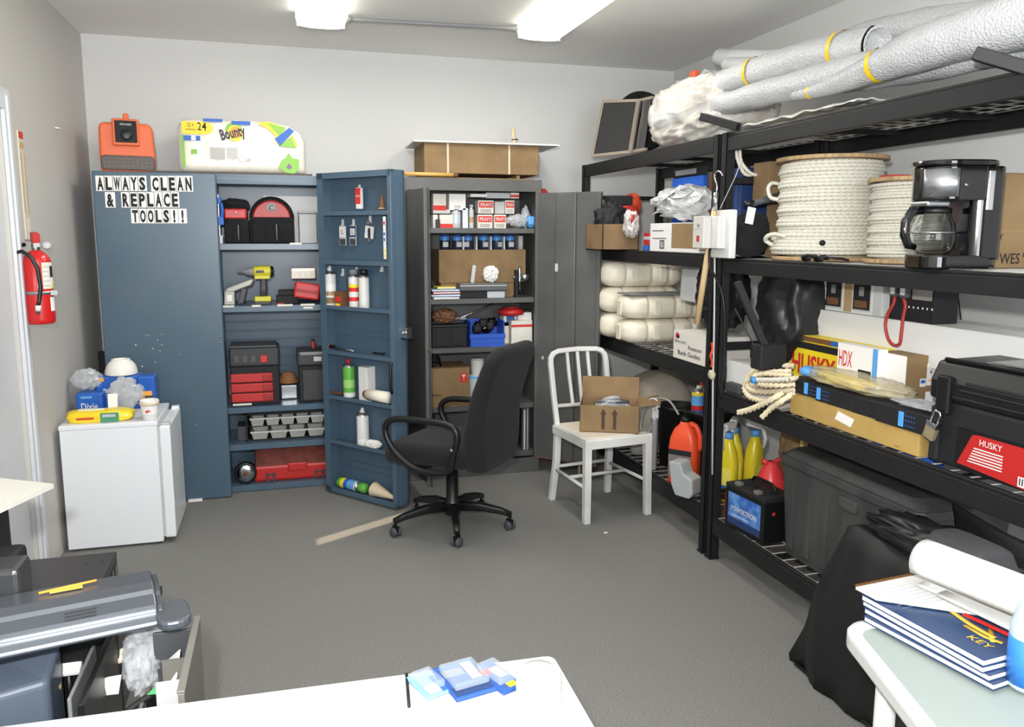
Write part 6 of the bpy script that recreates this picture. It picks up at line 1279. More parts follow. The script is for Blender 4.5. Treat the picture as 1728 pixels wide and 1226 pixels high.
carton('shipping_box', 'cardboard shipping box with white labels, white paper on its long side', 'box', xa, xb, Yq, Yq+.15, z2+.105, zt_, card2, 0, None, dship, True)
tag(MB().box(-.002, 0, Yq, Yq+.15, z2+.109, zt_, whitep).build('paper_wrap', loc=(xa-.001, 0, 0)), 'white paper sheet covering the long side of the shipping box', 'paper')
# tall pale box (network device)
def dnet(b, w, d, h):
    Lx = LF(-w/2-.0012, d/2, 0); b.text('NETGEAR', h*.12, M('grey print2', (150, 150, 148), .6), Lx @ TP(d*.18, h*.70, 0), w=d*.26); b.rect(d*.55, d*.85, h*.08, h*.42, M('net blue', (130, 172, 224), .5), Lx)
    for k in range(4): b.rect(d*.12, d*.92, h*(.55+.0*k)+.012*k, h*.55+.012*k+.003, lgrey, Lx)
    for k in range(5): b.rect(d*.57, d*.83, h*(.12+.055*k), h*(.135+.055*k), bluep, Lx @ TP(0, 0, .0005))
p, q = at(1546, 568, X=2.36), at(1642, 575, X=2.36)
carton('router_box', 'pale grey box with blue panel standing behind the shipping box', 'box', 2.36, 2.47, q.y, p.y, z2+.0, p.z, M('router box', (214, 217, 220), .6), 0, None, dnet)
b = MB(); b.tube([at(1617, 500, X=2.6), at(1625, 573, X=2.6)], .0025, blk, 4); tag(b.build('hanging_cord'), 'thin black cord hanging on the wall above the pale grey box', 'cord')
# rack servers / slim black boxes
cboxY = M('long box tan', (186, 154, 88), .75, var=.2, vscale=6)
pL, pR = at(1330, 660, X=2.04), at(1582, 735, X=2.04)
dlong = [lambda b, w, d, h: b.add([(d*.40, h*.45, 0), (d*.53, h*.30, 0), (d*.555, h*.72, 0), (d*.425, h*.88, 0)], [(0, 1, 2, 3)], whitep, False, LF(-w/2-.0012, d/2, 0)),
         lambda b, w, d, h: b.text('3628', h*.3, ink, FR(w*.12, -d/2-.0012, h*.5) @ RZ(80), w=.07), lambda b, w, d, h: b.rect(d*.84, d*.88, h*.15, h*.17, dgrey, LF(-w/2-.0012, d/2, 0))]
YL0, YL1 = at(1550, 755, X=2.04).y, at(1333, 690, X=2.04).y
carton('long_carton', 'long yellowish cardboard box with white label along the near rack edge', 'box', 2.04, 2.22, YL0, YL1, z2+.001, z2+.082, cboxY, 0, None, dlong, True)
def slim(label, px0, px1, X, zb, stk, dz=.062, d=.135):
    ya, yb = at(px0, 655, X=X).y, at(px1, 655, X=X).y
    t = thing('network_unit', label, 'electronic unit', (X, ya, zb), -90, 'slim black electronic units with blue displays'); w = ya-yb
    MB().box(0, w, 0, d, 0, dz, blkm).build('body', t, bev=.003)
    for u in stk:
        MB().box(w*u, w*u+.022, -.003, .001, dz*.12, dz*.88, M('display blue', (80, 150, 220), .3, emit=.25)).build('sticker', t, bev=.001)  # blue sticker on the front, with a faint glow put into its colour
        b = MB()
        for r_ in range(3):
            for c_ in range(4): b.box(w*u+.032+.012*c_, w*u+.036+.012*c_, -.002, .0, dz*(.2+.25*r_), dz*(.26+.25*r_), bluep)
        b.build('indicator_lights', t)
    return t
zt = z2+.083
slim('slim black unit with blue display nearest the coiled rope', 1332, 1374, 2.07, zt, (.62,)); slim('slim black unit with blue display, second from the coiled rope', 1376, 1440, 2.05, zt, (.05,)); slim('plain slim black unit without display, between the displays', 1438, 1482, 2.045, zt, ()); slim('largest slim black unit with a blue display, nearest the black toolbox', 1480, 1582, 2.03, zt, (.42,), .068)
# clear bag with yellow things
crumple('plastic_bag', 'clear bag with yellow straps lying on the slim black units', 'bag', (2.12, 2.56, zt+.064), (.08, .27, .032), M('bag film tan', (206, 194, 160), .15, alpha=.5, bump=1, bscale=14), 141, .2, 2, nu=60, nv=24)
t = thing('yellow_strap', 'bundle of yellow straps inside the clear bag', 'straps', (2.12, 2.62, zt+.070)); b = MB(); random.seed(4)
for k in range(6):
    pts = [((random.random()-.5)*.09, (random.random()-.5)*.30, .006+.03*random.random()) for _ in range(5)]; b.tube(resample(pts, .02), .009, yellow, 6)
b.build('strap', t)
tag(MB().blob((0, 0, .02), (.03, .04, .02), lblue, 4, .3, 3, nu=16, nv=10).build('blue_scrap', loc=(2.08, 2.80, zt+.08)), 'small blue piece at the left end of the clear bag', 'scrap')
crumple('plastic_bag', 'flat clear bag end hanging over the largest black unit', 'bag', (2.10, 2.20, zt+.07), (.06, .14, .012), film, 142, .3, 3)
# coiled thick rope
t = thing('rope_coil', 'coil of thick cream rope with a blue taped end hanging over the shelf edge', 'rope', (2.02, 3.08, z2)); o_ = V(t.location)
def rp(pts, r, X, m=rope_t, nm='rope'):
    P = resample([at(a, b_, X=X+dx)-o_ for a, b_, dx in pts], .006); b = MB(); rope_tube(P, r, m, b, r*6.5); return b.build(nm, t)
rp([(1340, 617, .08), (1310, 617, .04), (1280, 622, .0), (1263, 636, -.02), (1264, 655, -.02), (1285, 661, -.02), (1320, 660, .0), (1344, 656, .04)], .0135, 2.04)
rp([(1336, 626, .06), (1300, 628, .0), (1275, 638, -.01), (1270, 650, -.02), (1290, 645, -.03), (1330, 640, .0), (1345, 636, .04)], .012, 2.02)
rp([(1342, 648, .05), (1310, 650, .0), (1282, 648, -.02), (1272, 636, -.02), (1290, 630, 0), (1335, 634, .04)], .012, 2.0)
rp([(1262, 640, 0), (1256, 655, 0), (1266, 670, -.02), (1292, 676, -.02), (1325, 672, .0), (1342, 664, .03)], .0125, 2.02)
rp([(1266, 668, .02), (1280, 684, .02), (1310, 688, .02), (1340, 682, .04), (1343, 672, .05)], .012, 2.05, rope_m)
rp([(1275, 676, .03), (1295, 692, .03), (1330, 693, .05), (1342, 688, .06)], .011, 2.07, rope_m)
rp([(1336, 664, .02), (1320, 676, -.02), (1300, 690, -.03), (1286, 704, -.04)], .0125, 2.0)
rp([(1322, 662, 0), (1305, 672, -.03), (1282, 684, -.04), (1262, 692, -.05), (1246, 696, -.06)], .0135, 2.0)
rp([(1330, 640, -.02), (1300, 641, -.04), (1278, 641, -.05)], .0115, 1.98, rope_m)
p = at(1273, 641, X=1.93)-o_; MB(TP(*p)).tube([(0, .012, 0), (0, -.014, 0)], .0145, M('blue tape', (60, 140, 210), .5), 12).build('taped_end', t)
t = thing('grey_trough', 'dark grey plastic trough behind the rope coil on the shelf edge', 'trough', (2.14, 3.28, z2-.0)); MB().box(-.12, .12, -.06, .06, 0, .05, dgrey).build('body', t, bev=.012)
# black toolbox with padlock
TY0, TY1 = 1.62, 2.11; tx = 2.045
p = at(1585, 650, Y=TY1)
t = thing('tool_chest', 'large black tool chest with brass padlock and red label on the near rack', 'toolbox', (tx, TY1, z2+.002), -90); w = TY1-TY0; H_ = .345
MB().box(.01, w, 0, .34, 0, H_*.62, M('chest black', (30, 31, 33), .5, bump=.3, bscale=200)).build('body', t, bev=.015)
b = MB(); b.box(.015, .05, -.012, .01, .01, H_*.55, blkm); b.build('corner_post', t, bev=.006)
MB().prism([(0, H_*.62), (0, H_*.80), (.03, H_*.98), (.31, H_*1.0), (.34, H_*.8), (.34, H_*.62)], 0, w, blk, X=Matrix(((0, 0, 1, 0), (1, 0, 0, -.012), (0, 1, 0, 0), (0, 0, 0, 1)))).build('lid', t, bev=.012)
for k in range(3): MB().box(.10+.02*k, w-.02, -.02+.004*k, .0, H_*(.66+.07*k), H_*(.69+.07*k), blk).build('lid_rib', t, bev=.004)
MB().box(.17, w-.03, .03, .20, H_*.985, H_*1.03, M('tray clear', (90, 90, 92), .2)).build('top_tray', t, bev=.006); MB().tube([(.03, .02, H_*.99), (w, .02, H_*1.02)], .008, blk, 8).build('lid_edge', t)
b = MB(); b.box(.045, .095, -.028, -.005, H_*.50, H_*.86, blk); b.build('latch', t, bev=.006)
b = MB(FR(.0, -.017, 0)); b.add([(.14, .03, 0), (w-.01, .01, 0), (w-.01, .135, 0), (.21, .135, 0), (.19, .13, 0)], [(0, 1, 2, 3, 4)], M('label red', (178, 36, 34), .4)); b.text('HUSKY', .02, white, TP(.26, .105, .0006), w=.08)
for k in range(6): b.rect(.20-.004*k, .305, .09-.009*k, .094-.009*k, white, TP(0, 0, .0006))
b.rect(.36, .42, .02, .05, white, TP(0, 0, .0006)); [b.rect(.365+.009*k, .369+.009*k, .025, .046, ink, TP(0, 0, .001)) for k in range(6)]
b.build('printed_label', t, recalc=False)
MB().box(.13, w, -.0165, 0, .02, .14, blk).build('label_panel', t)
t2 = thing('padlock', 'brass padlock with steel shackle hanging on the black tool chest', 'padlock', (tx-.04, TY1-.06, z2+.14), -90)
X = RY(18); b = MB(X); b.box(-.021, .021, -.010, .010, -.055, -.008, M('brass plate', (196, 178, 142), .3, .7)); b.build('body', t2, bev=.004); b = MB(X); b.box(-.022, .022, -.0105, .0105, -.012, .006, chrome); b.build('band', t2, bev=.002)
b = MB(X); b.tube([(-.014, 0, .0), (-.014, 0, .035), (-.01, 0, .045), (.01, 0, .045), (.014, 0, .035), (.014, 0, .0)], .0038, chrome, 8); b.build('shackle', t2)

# ================================================================ NEAR RACK bottom shelf
z1 = Lz[0]
# battery
p, q, r_ = at(1232, 890, Z=z1), at(1277, 930, Z=z1), at(1310, 900, Z=z1)
t = thing('car_battery', 'black car battery with blue label standing on the near rack bottom shelf', 'battery', (2.115, 3.155, z1+.001), -85); w, d, h = .285, .17, .19
MB().box(-w/2, w/2, -d/2, d/2, 0, h, blk).build('case', t, bev=.004); MB().box(-w/2-.002, w/2+.002, -d/2-.002, d/2+.002, h, h+.024, blkm).build('lid', t, bev=.005)
for k in (-1, 1): MB().box(k*.05-.035, k*.05+.035, -.02, .02, h+.024, h+.034, blkm).build('vent_cap', t, bev=.003); MB().box(k*.07-.016, k*.07+.016, -d/2+.005, -d/2+.035, h+.024, h+.04, M('terminal', (150, 148, 140), .4, .6)).build('terminal', t, bev=.003)
b = MB(); b.tube(resample([(-.09, .02, h+.02), (-.07, .02, h+.055), (0, .02, h+.06), (.07, .02, h+.055), (.09, .02, h+.02)], .015), .006, blk, 8); b.build('handle', t)
b = MB(FR(0, -d/2-.001, 0)); b.rect(-w*.42, w*.42, h*.12, h*.92, M('battery blue', (34, 84, 170), .35, var=.7, vscale=22, var_rgb=(120, 170, 220))); b.rect(-w*.42, w*.42, h*.12, h*.3, navy, TP(0, 0, .0004)); b.text('POWERTRON', h*.13, white, TP(-.0, h*.48, .0008), w=w*.66); b.rect(-w*.3, w*.15, h*.36, h*.38, white, TP(0, 0, .0008)); b.build('printed_label', t, recalc=False)
b = MB(); b.lathe([(.010, 0), (.009, .002), (0, .002)], redm, 14, X=RT(w/2, .0-.03, h*.72)); b.build('indicator', t)
# yellow bottles
for i, (x, y, lab) in enumerate(((2.17, 3.535, 'left yellow bottle with white and blue trigger, beside the black post'), (2.26, 3.63, 'middle yellow bottle with white trigger behind the battery'), (2.33, 3.54, 'rear yellow bottle with white trigger next to the brown bag'))):
    if i == 0:
        yb0_ = t = thing('cleaner_bottle', lab, 'bottle', (x, y, .241), -60, 'yellow trigger bottles'); yb2 = M('cleaner yellow', (226, 206, 50), .25)
        MB().loft([[(xx, yy, z) for xx, yy in rrect(w_, d_, min(w_, d_)*.4, 5)] for z, w_, d_ in ((0, .10, .065), (.01, .11, .075), (.20, .11, .075), (.26, .09, .07), (.31, .055, .05), (.335, .04, .04))], yb2).build('body', t)
        b = MB(); b.rect(-.045, .045, .05, .18, M('cleaner label', (236, 220, 96), .4), FR(0, -.0385, 0)); b.rect(-.04, .04, .06, .09, bluep, FR(0, -.039, 0)); b.build('printed_label', t, recalc=False)
        MB().lathe([(.024, .33), (.024, .36), (0, .361)], lblue, 16).build('collar', t)
        b = MB(); b.box(-.018, .018, -.05, .05, .375, .41, white); b.box(-.012, .012, -.085, -.05, .385, .405, white); b.build('sprayer_head', t, bev=.006); b = MB(); b.tube([(0, -.045, .38), (0, -.065, .33), (0, -.055, .28)], .010, white, 8); b.build('trigger', t)
    else: copy_thing(yb0_, (x, y, .241), -100+60*i, lab)
t = thing('funnel', 'red plastic funnel jug standing behind the battery', 'funnel', (2.25, 3.27, z1)); rj = M('funnel red', (222, 62, 66), .3)
b = MB(); b.lathe([(0, 0), (.068, 0), (.072, .01), (.075, .18), (.065, .22), (.042, .275), (.03, .29), (.028, .30), (0, .301)], rj, 24); b.build('body', t); b = MB(); b.tube(resample([(-.01, 0, .275), (.05, 0, .31), (.085, 0, .27), (.085, 0, .18)], .02), .012, rj, 8); b.build('handle', t); MB().tube([(0, 0, .28), (-.05, 0, .31)], .012, rj, 8).build('spout', t)
crumple('paper_bag', 'brown crumpled paper bag behind the yellow bottles', 'bag', (2.42, 3.26, z1), (.10, .10, .23), M('brown paper', (134, 108, 74), .8), 151, .15, 2.2, 3.2)
for i, (x, y) in enumerate(((2.33, 3.14), (2.44, 3.10))): tag(MB().box(-.012, .012, -.012, .012, 0, .46-.04*i, M('light pine', (232, 206, 140), .6)).build('wooden_lath', loc=(x, y, z1)), ['front', 'rear'][i]+' pale wooden lath standing upright beside the brown paper bag', 'lath')
t = thing('red_box', 'dark red box end between black post and battery', 'box', (2.10, 3.355, z1)); MB().box(-.03, .06, -.03, .03, 0, .13, M('dark red', (150, 34, 34))).build('body', t, bev=.003)
# black tote
tx0, ty1 = 2.075, 2.95
t = thing('storage_tote', 'big scuffed black plastic tote with lid on the near rack bottom shelf', 'tote', (tx0, ty1, z1+.001), -90); w, d, h = .80, .42, .475; sc = M('scuffed black plastic', (50, 52, 52), .55, var=.5, vscale=7, var_rgb=(84, 84, 82), stretch=(1, 1, .25))
MB().loft([[(x+w/2, y+d/2, z) for x, y in rrect(w*k, d*k, .03, 4)] for z, k in ((0, .93), (h*.86, 1.0))], sc, sm=False).build('tub', t, bev=.004)
MB().prism([(x+w/2, y+d/2) for x, y in rrect(w*1.03, d*1.06, .04, 5)], h*.85, h*.93, sc).build('rim', t, bev=.006)
MB().loft([[(x+w/2, y+d/2, z) for x, y in rrect(w*k, d*k, .05, 5)] for z, k in ((h*.93, 1.02), (h*.97, .96), (h*1.0, .90))], sc, sm=False).build('lid', t, bev=.004)
for k in range(7):
    x = .08+k*.11; MB().box(x-.022, x+.022, .002, .03, .03, h*.80, sc).build('rib', t, bev=.008)
MB().box(.40, .50, -.015, .02, h*.70, h*.80, sc).build('handle', t, bev=.006); MB().tube([(.62, -.018, h*.60), (.62, -.018, h*.66)], .003, lgrey, 6).build('latch_pin', t)
# dark sheets at the right
b = MB()
def drape(u, v):
    y = 2.06-.95*u; z = .22+.50*v; return (.0+.05*sin(u*9+v*2)*(1-v*.4)+.03*noise.noise(V((u*4, v*3, 1))), y-2.0, z)
b.grid(drape, 40, 20, vinyl); tag(b.build('tarp', loc=(2.09, 2.0, 0), solid=.006), 'black vinyl tarp hanging behind the floor bag at the near rack right end', 'tarp')
for (y, lab) in ((2.43, 'left blue cloth showing through the wires under the long box'), (2.24, 'right blue cloth showing through the wires under the long box')): crumple('blue_cloth', lab, 'cloth', (2.13, y, z2-.075), (.07, .085, .03), M('cloth blue', (44, 84, 170), .8), int(y*100), .2)
# ================================================================ FLOOR BAG AND TABLES IN FRONT
# black bag leaning on the rack
t = thing('garment_bag', 'large black vinyl bag standing on the carpet against the near rack', 'bag', (1.90, 2.0, 0))
b = MB()
prof = [at(1347, 1130, X=1.80), at(1350, 1060, X=1.80), at(1378, 985, X=1.84), at(1400, 905, X=1.90), at(1412, 886, X=1.92), at(1440, 885, X=1.92), at(1520, 905, X=1.92), at(1600, 935, X=1.93), at(1728, 985, X=1.93)]
topz = [(2.47, .02), (2.44, .18), (2.36, .36), (2.29, .545), (2.24, .59)]
rings = []
NY = 30
for i in range(NY+1):
    u = i/NY; y = 2.44-1.15*u
    zt = .60-.0*u if u > .14 else .60*(max(.02, u/.14))**.45
    zt -= .03*sin(u*7)*.4
    th = .05*(1-(1-min(1, u/.12))**2)+.02
    xf = 1.80-.02*sin(u*5); ring = []
    n = 9
    for k in range(n): v = k/(n-1); ring.append((xf+.10*v-(.035*sin(v*pi)) + .035*noise.noise(V((u*9, v*2.5, 0))), y, .004+zt*v))
    for k in range(n): v = 1-k/(n-1); ring.append((xf+.10+th*(.5+.5*v)*.9-.0+.02*noise.noise(V((u*6, v*3, 5))), y, .004+zt*v))
    rings.append([(p[0]-1.90, p[1]-2.0, p[2]) for p in ring])
b.loft(rings, vinyl); b.build('body', t)
b = MB(); b.tube([(1.80-1.90, 2.40-2.0, .01), (1.80-1.9, 2.3-2.0, .012), (1.79-1.9, 1.8-2.0, .012), (1.79-1.9, 1.4-2.0, .012)], .008, blk, 6); b.build('bottom_piping', t)
crumple('folded_tarp', 'folded black plastic cover lying on top of the black floor bag', 'cover', (1.97, 1.86, .575), (.10, .34, .05), M('black bag plastic', (26, 27, 29), .38, bump=.8, bscale=9), 161, .25, 2.4)
p = at(1022, 899, Z=0); tag(MB().blob((0, 0, .003), (.011, .008, .003), whitep, 2, .2, 2, nu=12, nv=8).build('paper_scrap', loc=p), 'tiny white paper scrap on the carpet in front of the white chair', 'scrap')

# ---- right table
TZ = .75
tw = M('white table plastic', (196, 196, 194), .4)
E0 = at(1427, 1058, Z=TZ); e1 = at(1500, 1150, Z=TZ); e2 = at(1540, 990, Z=TZ)
ux = V((e1.x-E0.x, e1.y-E0.y, 0)).normalized()
ta = math.degrees(math.atan2(ux.y, ux.x))
uv = V((-ux.y, ux.x, 0)); uv = uv if uv.x > 0 else -uv
# local frame: x along ux (towards the camera), y along uv (to the right)
cr = V((E0.x, E0.y, 0))+ux*(-.04)
def TT(a, b_, z): p = cr+ux*a+uv*b_; return V((p.x, p.y, z))
def XF(a, b_, z, rot=0):
    o = TT(a, b_, z); m_ = Matrix(((ux.x, uv.x, 0, o.x), (ux.y, uv.y, 0, o.y), (0, 0, 1, o.z), (0, 0, 0, 1)))
    return m_ @ RZ(rot)
t = thing('plastic_cart', 'white plastic utility table with notebooks at the lower right corner', 'table', TT(.35, .25, 0))
off = TP(*(-TT(.35, .25, 0)))
def tabletop(z0, z1, m, a0=0, a1=.75, b0=0, b1=.62, r=.06):
    n = 8; pts = []
    for (ca, cb, s) in ((a0+r, b0+r, 180), (a1-r, b0+r, 270), (a1-r, b1-r, 0), (a0+r, b1-r, 90)):
        for k in range(n): a = radians(s+90*k/(n-1)); pts.append((ca+r*cos(a), cb+r*sin(a)))
    return pts
b = MB(off @ XF(0, 0, 0)); pts = tabletop(0, 0, tw); b.prism(pts, TZ-.045, TZ-.008, tw); b.build('tabletop', t, bev=.008, seg=3)
b = MB(off @ XF(0, 0, 0)); 
inner = tabletop(0, 0, tw, .028, .72, .028, .59, .045); no = len(pts)
b.add([(x, y, TZ-.008) for x, y in pts]+[(x, y, TZ+.0) for x, y in tabletop(0, 0, tw, .006, .744, .006, .614, .055)]+[(x, y, TZ) for x, y in tabletop(0, 0, tw, .022, .728, .022, .598, .045)]+[(x, y, TZ-.0072) for x, y in inner], [(k+j*no, (k+1) % no+j*no, (k+1) % no+(j+1)*no, k+(j+1)*no) for j in range(3) for k in range(no)], tw, True); b.add([(x, y, TZ-.0072) for x, y in inner], [tuple(range(no))], M('table inset', (142, 152, 148), .5)); b.build('rim', t, recalc=False)
for a, c_ in ((.08, .08), (.67, .08), (.08, .54), (.67, .54)): b = MB(off @ XF(a, c_, 0)); b.tube([(0, 0, 0), (0, 0, TZ-.045)], .022, tw, 12); b.build('leg', t)
b = MB(off @ XF(0, 0, 0)); b.prism(tabletop(0, 0, tw, .03, .72, .03, .59, .05), .30, .33, tw); b.build('lower_shelf', t, bev=.006)
# notebooks: stack of white pads with navy covers
def nb(a, c_, z, rot, w, l, h, m, label, name='notebook', cover=True, cat='notebook'):
    t = thing(name, label, cat, TT(a, c_, z), ta+rot)   # local x towards camera
    MB().box(0, l, 0, w, 0, h, M('page white', (206, 206, 203), .8)).build('pages', t, bev=.001)
    if cover: MB().box(-.001, l+.001, -.001, w+.001, h, h+.0015, m).build('cover', t)
    return t
q = [at(1455, 1005, Z=TZ+.05), at(1690, 1150, Z=TZ+.03), at(1570, 988, Z=TZ+.05)]
dv = (q[1]-q[0]); dv.z = 0; nl = dv.length; na = math.degrees(math.atan2(dv.y, dv.x)); dv.normalize(); du = V((-dv.y, dv.x, 0)); du = du if du.x > 0 else -du
org = V((q[0].x, q[0].y, 0))
def NM(a, c_, z): return V((org.x+dv.x*a+du.x*c_, org.y+dv.y*a+du.y*c_, z))
def pad(z, h, label, mc, rot=0, a=0, c_=0, l=.30, w=.235, group=None, name='notebook'):
    t = thing(name, label, 'notebook', NM(a, c_, z), na+rot, group)
    MB().box(0, l, 0, w, 0, h, M('page white', (206, 206, 203), .8)).build('pages', t, bev=.0015); MB().box(-.001, l+.001, -.001, w+.001, h, h+.0016, mc).build('cover', t); MB().box(-.001, l+.001, -.001, w+.001, -.0012, 0, navy).build('back_cover', t)
    return t
nvc = M('navy cover', (38, 60, 96), .35)
pad(TZ+.002, .010, 'lowest white notebook of the stack on the white table', nvc, 3, .02, -.01, group='notebooks on the white table')
pad(TZ+.015, .010, 'second lowest notebook of the stack on the white table', nvc, 1, .01, .0, group='notebooks on the white table')
pad(TZ+.028, .010, 'third notebook from the bottom on the white table', nvc, -1, .0, .004, group='notebooks on the white table')
tn = pad(TZ+.041, .011, 'top navy notebook with gold lettering on the white table', nvc, 0, .0, .0, group='notebooks on the white table')
b = MB(); gold = M('gold print', (206, 170, 60), .4); h_ = .0142
b.tube(resample([(.08, .09, h_), (.07, .11, h_), (.09, .125, h_), (.13, .115, h_), (.19, .10, h_), (.25, .095, h_)], .01), .007, gold, 6, sq=.15); b.tube([(.19, .085, h_), (.24, .08, h_), (.27, .09, h_)], .006, gold, 6, sq=.15); b.tube([(.22, .12, h_), (.26, .075, h_)], .005, gold, 6, sq=.15); b.text('KEY', .02, gold, TP(.25, .045, .0128) @ RZ(0), w=.05); b.build('gold_print', tn, recalc=False)
# open notebook with curled white pages
t = thing('spiral_notebook', 'open spiral notebook with a big curled white page on the navy notebooks', 'notebook', NM(-.02, .0, TZ+.057), na); lined = M('lined page', (196, 196, 192), .8)
b = MB(); b.add([(0, 0, 0), (.06, 0, 0), (.24, .20, 0), (.26, .27, 0), (.0, .25, 0), (0, 0, .006), (.06, 0, .006), (.24, .20, .006), (.26, .27, .006), (.0, .25, .006)], [(0, 1, 2, 3, 4), (5, 6, 7, 8, 9), (0, 1, 6, 5), (1, 2, 7, 6), (2, 3, 8, 7), (3, 4, 9, 8), (4, 0, 5, 9)], lined); b.build('pages', t)
b = MB()
for k in range(9): b.box(.006+.014*k, .0068+.014*k, .012, .07+.02*k if k < 4 else .15, .006, .0063, M('line blue', (130, 145, 175), .7))
b.build('ruled_lines', t)
b = MB()
for k in range(30): b.lathe([(.0045, -.0012), (.0045, .0012)], M('bronze coil', (120, 84, 46), .4, .4), 8, X=TP(-.003, .006+.0082*k, .006) @ RX(90))
o = b.build('spiral', t); 
b = MB()
def curl(u, v):
    a = -.5*pi+1.62*pi*v; r = .052
    return (.045+.42*u+.0, .13+.04*u+r*cos(a)+.03*v, .009+r+r*sin(a))
b.grid(curl, 16, 22, M('page white', (206, 206, 203), .8)); b.build('curled_page', t, solid=.0015)
b = MB(); b.grid(lambda u, v: (.10+.36*u, .125+.10*v, .012+.02*v*v), 8, 8, M('page white', (206, 206, 203), .8)); b.build('flat_page', t, solid=.001)
tag(MB().box(-.11, .11, -.004, .004, 0, .004, redm).build('red_pen', loc=NM(.27, .125, TZ+.058+.0), rz=na+4), 'red strip lying across the navy notebook', 'pen')
p = at(1712, 1130, Z=TZ)
t = thing('spray_bottle', 'blue labelled plastic bottle cut off at the right edge of the white table', 'bottle', (at(1722, 1160, Z=TZ).x+.02, at(1722, 1160, Z=TZ).y, TZ+.001)) ; 
MB().lathe([(0, 0), (.038, 0), (.04, .006), (.04, .12), (.03, .16), (.015, .19), (0, .19)], M('bottle milky blue', (190, 206, 216), .15, alpha=.8), 24).build('body', t); MB().lathe([(.0405, .01), (.0405, .10)], M('bottle label blue', (50, 120, 200), .4), 24).build('label_wrap', t); MB().lathe([(.016, .19), (.016, .22), (0, .221)], white, 14).build('cap', t)
# black rounded thing behind the notebooks (chair back) and red-capped bottle
p = at(1640, 950, Z=.80)
t = thing('folded_black_cover', 'rounded black cover standing behind the curled white page', 'cover', (1.62, 1.52, 0)); 
b = MB(); b.loft([[(x*k, y, z) for x, y in rrect(.30, .16, .07, 6)] for z, k in ((.02, 1), (.45, 1), (.70, .95), (.78, .82), (.83, .60), (.85, .3))], M('matte black cloth', (52, 53, 55), .8)); b.build('cloth', t)
p = at(1722, 965, Y=1.50); t = thing('pump_bottle', 'clear bottle with red cap at the right frame edge', 'bottle', (p.x+.02, 1.44, .60)); MB().lathe([(0, 0), (.035, 0), (.036, .20), (.02, .24), (0, .24)], M('bottle milky blue', (190, 206, 216), .15, alpha=.8), 20).build('body', t); MB().lathe([(.022, .24), (.024, .29), (0, .295)], M('cap red', (222, 66, 54), .4), 16).build('cap', t); t.location.z = at(1722, 948, Y=1.44).z-.295+.02
zb_ = t.location.z
t = thing('side_stand', 'small dark stand under the red capped bottle', 'stand', (p.x+.02, 1.44, 0)); MB().lathe([(0, 0), (.05, 0), (.05, .015), (.015, .02), (.015, zb_-.012), (.06, zb_-.01), (.06, zb_-.001), (0, zb_-.001)], blkm, 24).build('stand', t)

# ---- bottom centre table
BZ = .75; c0, c1, c2 = at(430, 1168, Z=BZ), at(934, 1103, Z=BZ), at(975, 1168, Z=BZ)
dx_ = V((c1.x-c0.x, c1.y-c0.y, 0)).normalized(); dy_ = V((dx_.y, -dx_.x, 0)); dy_ = dy_ if dy_.y < 0 else -dy_
ba = math.degrees(math.atan2(dx_.y, dx_.x))
t = thing('folding_table', 'white plastic folding table at the bottom edge below the office chair', 'table', (c1.x, c1.y, 0), ba)
def top_pts(x0, x1, y0, y1, r):
    pts = []
    for (ca, cb, s) in ((x0+r, y0+r, 180), (x1-r, y0+r, 270), (x1-r, y1-r, 0), (x0+r, y1-r, 90)):
        for k in range(5): a = radians(s+22.5*k); pts.append((ca+r*cos(a), cb+r*sin(a)))
    return pts
MB().prism(top_pts(-1.15, 0, -.70, 0, .02), BZ-.045, BZ, tw).build('tabletop', t, bev=.006, seg=3)
for x in (-1.0, -.15):
    for y in (-.6, -.1): MB().tube([(x, y, 0), (x, y, BZ-.045)], .014, mgrey, 10).build('leg', t)
MB().tube([(-.30, .001, BZ-.03), (-.302, -.01, BZ+.004), (-.31, -.12, BZ+.004)], .003, blk, 6).build('elastic_cord', t)
def BP(px, py, dz=0): p = at(px, py, Z=BZ+dz); return V((p.x, p.y, BZ+.001))
def bpack(label, px, py, w, l, h, rz, m, deco, name='blister_pack'):
    t = thing(name, label, 'package', BP(px, py), rz); MB().box(-w/2, w/2, -l/2, l/2, 0, h, m).build('card', t, bev=.003); b = MB(TP(0, 0, h+.0006)); deco(b, w, l); b.build('printed_label', t, recalc=False)
    MB().box(-w*.42, w*.42, -l*.35, l*.35, h+.002, h+.016, M('blister clear', (200, 212, 222), .1, alpha=.18)).build('blister', t, bev=.004); return t
bpack('pale blue dotted packet lying left of the blue blister packs', 722, 1158, .05, .09, .006, 20, M('dotted pale blue', (120, 160, 205), .5), lambda b, w, l: (b.rect(-w*.3, w*.3, -l*.4, -l*.1, whitep, TP(0, 0, 0)), b.rect(w*.2, w*.45, -l*.45, l*.2, bluep, TP(0, 0, .0003))))
bpack('large blue and white blister pack on the bottom white table', 783, 1150, .085, .12, .008, 12, M('blister blue', (36, 78, 150), .4), lambda b, w, l: (b.rect(-w*.4, w*.1, l*.1, l*.32, mgrey, TP(0, 0, 0)), b.rect(w*.15, w*.4, -l*.1, l*.42, lgrey, TP(0, 0, 0)), b.rect(-w*.45, w*.45, -l*.45, -l*.2, navy, TP(0, 0, 0))))
bpack('narrow blue blister pack next to the white bottle on the bottom table', 838, 1146, .05, .11, .008, 22, M('blister blue', (36, 78, 150), .4), lambda b, w, l: (b.rect(-w*.45, 0, l*.1, l*.3, redm, TP(0, 0, 0)), b.rect(0, w*.4, -l*.1, l*.25, whitep, TP(0, 0, 0)), b.rect(-w*.1, w*.3, -l*.45, -l*.3, yellow, TP(0, 0, 0))))
